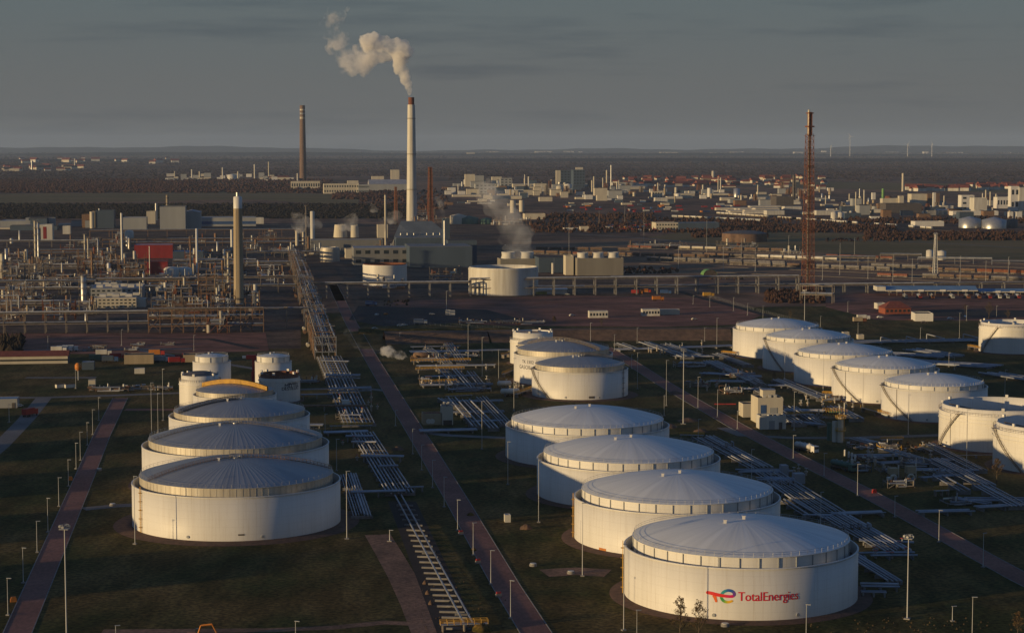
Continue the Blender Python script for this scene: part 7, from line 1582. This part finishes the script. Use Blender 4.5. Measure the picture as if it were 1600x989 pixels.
# ================================================================== steam
def steam_mat(name, dens, col=(1, 1, 1), nscale=.02, thr=(.42, .62), aniso=-.15):
    m = bpy.data.materials.new(name); m.use_nodes = True; t = m.node_tree; t.nodes.clear(); oo = t.nodes.new('ShaderNodeOutputMaterial'); v = t.nodes.new('ShaderNodeVolumePrincipled'); t.links.new(v.outputs[0], oo.inputs['Volume'])
    v.inputs['Color'].default_value = (*col, 1); v.inputs['Anisotropy'].default_value = aniso
    g = t.nodes.new('ShaderNodeTexCoord'); n = t.nodes.new('ShaderNodeTexNoise'); n.inputs['Scale'].default_value = nscale; n.inputs['Detail'].default_value = 5; n.inputs['Roughness'].default_value = .62; t.links.new(g.outputs['Object'], n.inputs[0])
    r = t.nodes.new('ShaderNodeMapRange'); r.inputs['From Min'].default_value = thr[0]; r.inputs['From Max'].default_value = thr[1]; r.inputs['To Min'].default_value = 0; r.inputs['To Max'].default_value = dens; t.links.new(n.outputs['Fac'], r.inputs['Value'])
    t.links.new(r.outputs[0], v.inputs['Density']); return m
def plume(label, depth_y, pts, m, bumps=.35, voxel=3.0, seed=1, name='steam_plume', group=None, noise_sz=14, strength=6, yw=0):
    """pts: (px, py, radius px): a chain of puffs rising at distance depth_y"""
    rnd = random.Random(seed); V = []; Fc = []; ico = bmesh.new(); bmesh.ops.create_icosphere(ico, subdivisions=2, radius=1.0); iv = [v.co.copy() for v in ico.verts]; fi = [tuple(v.index for v in f.verts) for f in ico.faces]; ico.free()
    w = []
    for px, py, r in pts:
        z = zat(depth_y, py); d = depth(depth_y, z); w.append(Vector(((px-CX)/F*d, depth_y, z, )).to_4d()); w[-1].w = 1.22*r*d/F
    def puff(c, r):
        o = len(V); s = Vector((rnd.uniform(.85, 1.15), rnd.uniform(.85, 1.15), rnd.uniform(.85, 1.15)))
        V.extend([(c.x+v.x*r*s.x, c.y+v.y*r*s.y, c.z+v.z*r*s.z) for v in iv]); Fc.extend([tuple(i+o for i in f) for f in fi])
    for a, b_ in zip(w[:-1], w[1:]):
        L_ = (a.xyz-b_.xyz).length; n = max(2, int(L_/(.45*(a.w+b_.w)/2)))
        for i in range(n):
            f = i/n; c = a.xyz.lerp(b_.xyz, f); r = a.w+(b_.w-a.w)*f; puff(c, r*.85)
            for _ in range(3): e = Vector((rnd.uniform(-1, 1), rnd.uniform(-1, 1), rnd.uniform(-1, 1))).normalized(); puff(c+e*r*.6, r*rnd.uniform(.3, .6))
    ctr = w[0].xyz; me = bpy.data.meshes.new(name); me.from_pydata([(x-ctr.x, y-ctr.y, z-ctr.z) for x, y, z in V], [], Fc); me.materials.append(m); o = bpy.data.objects.new(name, me); C.objects.link(o); o.location = ctr
    rm = o.modifiers.new('remesh', 'REMESH'); rm.mode = 'VOXEL'; rm.voxel_size = voxel; tx = bpy.data.textures.new('puff', 'CLOUDS'); tx.noise_scale = noise_sz; tx.noise_depth = 3; dm = o.modifiers.new('puff', 'DISPLACE'); dm.texture = tx; dm.strength = strength; dm.mid_level = .5; dm.texture_coords = 'LOCAL'
    return tag(o, label, 'steam', group)
S1 = steam_mat('dense_steam', .17, (1, .99, .98), .035, (.36, .60)); S2 = steam_mat('thin_steam', .075, (1, .99, 1), .028, (.48, .70)); S3 = steam_mat('low_steam', .07, (1, 1, 1), .03, (.42, .65))
SM = steam_mat('fraying_steam', .085, (1, .99, .99), .032, (.42, .66))
yC = P(643.5, 352)[1]
plume('dense bright steam column rising from the tall white chimney', yC, [(641.5, 147, 3), (637, 134, 6.5), (631, 115, 9.5), (626, 98, 11.5), (623, 88, 12)], S1, voxel=1.8, seed=2, noise_sz=7, strength=7)
plume('steam bank blown left above the tall white chimney', yC, [(634, 84, 11), (628, 77, 13), (612, 72, 12), (596, 69, 12), (580, 66, 13), (566, 68, 11)], S1, voxel=1.8, seed=3, noise_sz=8, strength=10)
plume('fraying middle of the steam bank below its bright top', yC+9, [(614, 84, 11), (596, 84, 14), (578, 82, 16), (560, 82, 15)], SM, voxel=2.2, seed=9, noise_sz=10, strength=14)
plume('thin grey tail of the steam sinking left', yC+12, [(582, 86, 16), (564, 92, 20), (548, 98, 19), (534, 86, 17), (522, 72, 14)], S2, voxel=2.6, seed=4, noise_sz=12, strength=20)
plume('curled upper wisp of the steam tail', yC+8, [(530, 64, 15), (516, 52, 14), (514, 38, 14), (522, 24, 15), (532, 10, 13)], S2, voxel=2.6, seed=5, noise_sz=11, strength=18)
yK = P(812, 424)[1]+12
plume('grey steam cloud rising from the two fan cooling tower', yK, [(822, 393, 11), (806, 390, 14), (812, 374, 22), (798, 352, 22), (786, 334, 19), (775, 318, 19), (762, 302, 17), (752, 290, 12)], steam_mat('grey_steam', .035, (.97, .98, 1), .025, (.38, .64)), voxel=2.0, seed=6, noise_sz=9, strength=12)
plume('small white steam puff by the middle road and manifold', P(620, 562)[1], [(634, 557, 3.5), (622, 554, 6), (612, 551, 8), (604, 549, 8), (594, 548, 6)], steam_mat('road_steam', .30, (1, 1, 1), .22, (.40, .62)), voxel=.5, seed=7, noise_sz=2.4, strength=3)
plume('faint grey steam drifting left over the middle road', P(590, 556)[1], [(592, 546, 6), (578, 544, 7), (560, 540, 8), (552, 528, 8), (542, 518, 8)], steam_mat('faint_steam', .05, (.9, .92, 1), .08, (.45, .7)), voxel=1.0, seed=8, noise_sz=5, strength=2)
for i, (lb, yb, pts) in enumerate([('steam wisp from the silver stack of the power station', 400, [(694, 342, 2.5), (692, 330, 4), (688, 318, 5), (684, 308, 5)]), ('steam wisp left of the power station roof', 390, [(636, 366, 3), (622, 356, 6), (606, 348, 8), (594, 344, 7)]), ('steam haze over the round pale cooling towers', 384, [(548, 354, 9), (552, 344, 9), (535, 352, 8), (556, 336, 6)]),
    ('steam wisp on the boiler house roof, left', 372, [(672, 368, 3), (666, 356, 4), (660, 342, 5)]), ('steam wisp on the boiler house roof, right', 372, [(684, 369, 2.5), (678, 358, 3.5), (674, 348, 4)]), ('steam drifting beside the white square tower', 400, [(470, 356, 9), (462, 342, 10), (478, 346, 9), (500, 352, 8)]),
    ('steam wisp left of the tan chimney foot', 505, [(349, 492, 1.5), (345, 480, 3), (337, 470, 4), (330, 464, 4)]), ('steam wisp before the dark red building', 430, [(262, 421, 3), (254, 418, 4), (247, 416, 3)]), ('small round steam puff left of the slim cream stack', 360, [(584, 328, 5), (582, 322, 4), (590, 330, 4)]), ('steam drifting around the slim cream stack', 380, [(612, 344, 8), (622, 336, 8), (600, 340, 6)])]):
    plume(lb, P(600, yb)[1], pts, S3, voxel=1.2, seed=30+i, noise_sz=7, strength=3, group=None)
# ================================================================== haze: one box of even air round camera and scene
hb = MB().box(0, 19500, -1.0, 34000, 47000, 330)
HZ = bpy.data.materials.new('haze_air'); HZ.use_nodes = True; t = HZ.node_tree; t.nodes.clear()
ho = t.nodes.new('ShaderNodeOutputMaterial'); hv = t.nodes.new('ShaderNodeVolumePrincipled'); t.links.new(hv.outputs[0], ho.inputs['Volume'])
hv.inputs['Color'].default_value = (.55, .72, 1.0, 1); hv.inputs['Density'].default_value = 2.2e-5; hv.inputs['Anisotropy'].default_value = 0.0
hz = hb.build('haze', HZ); hz['kind'] = 'stuff'
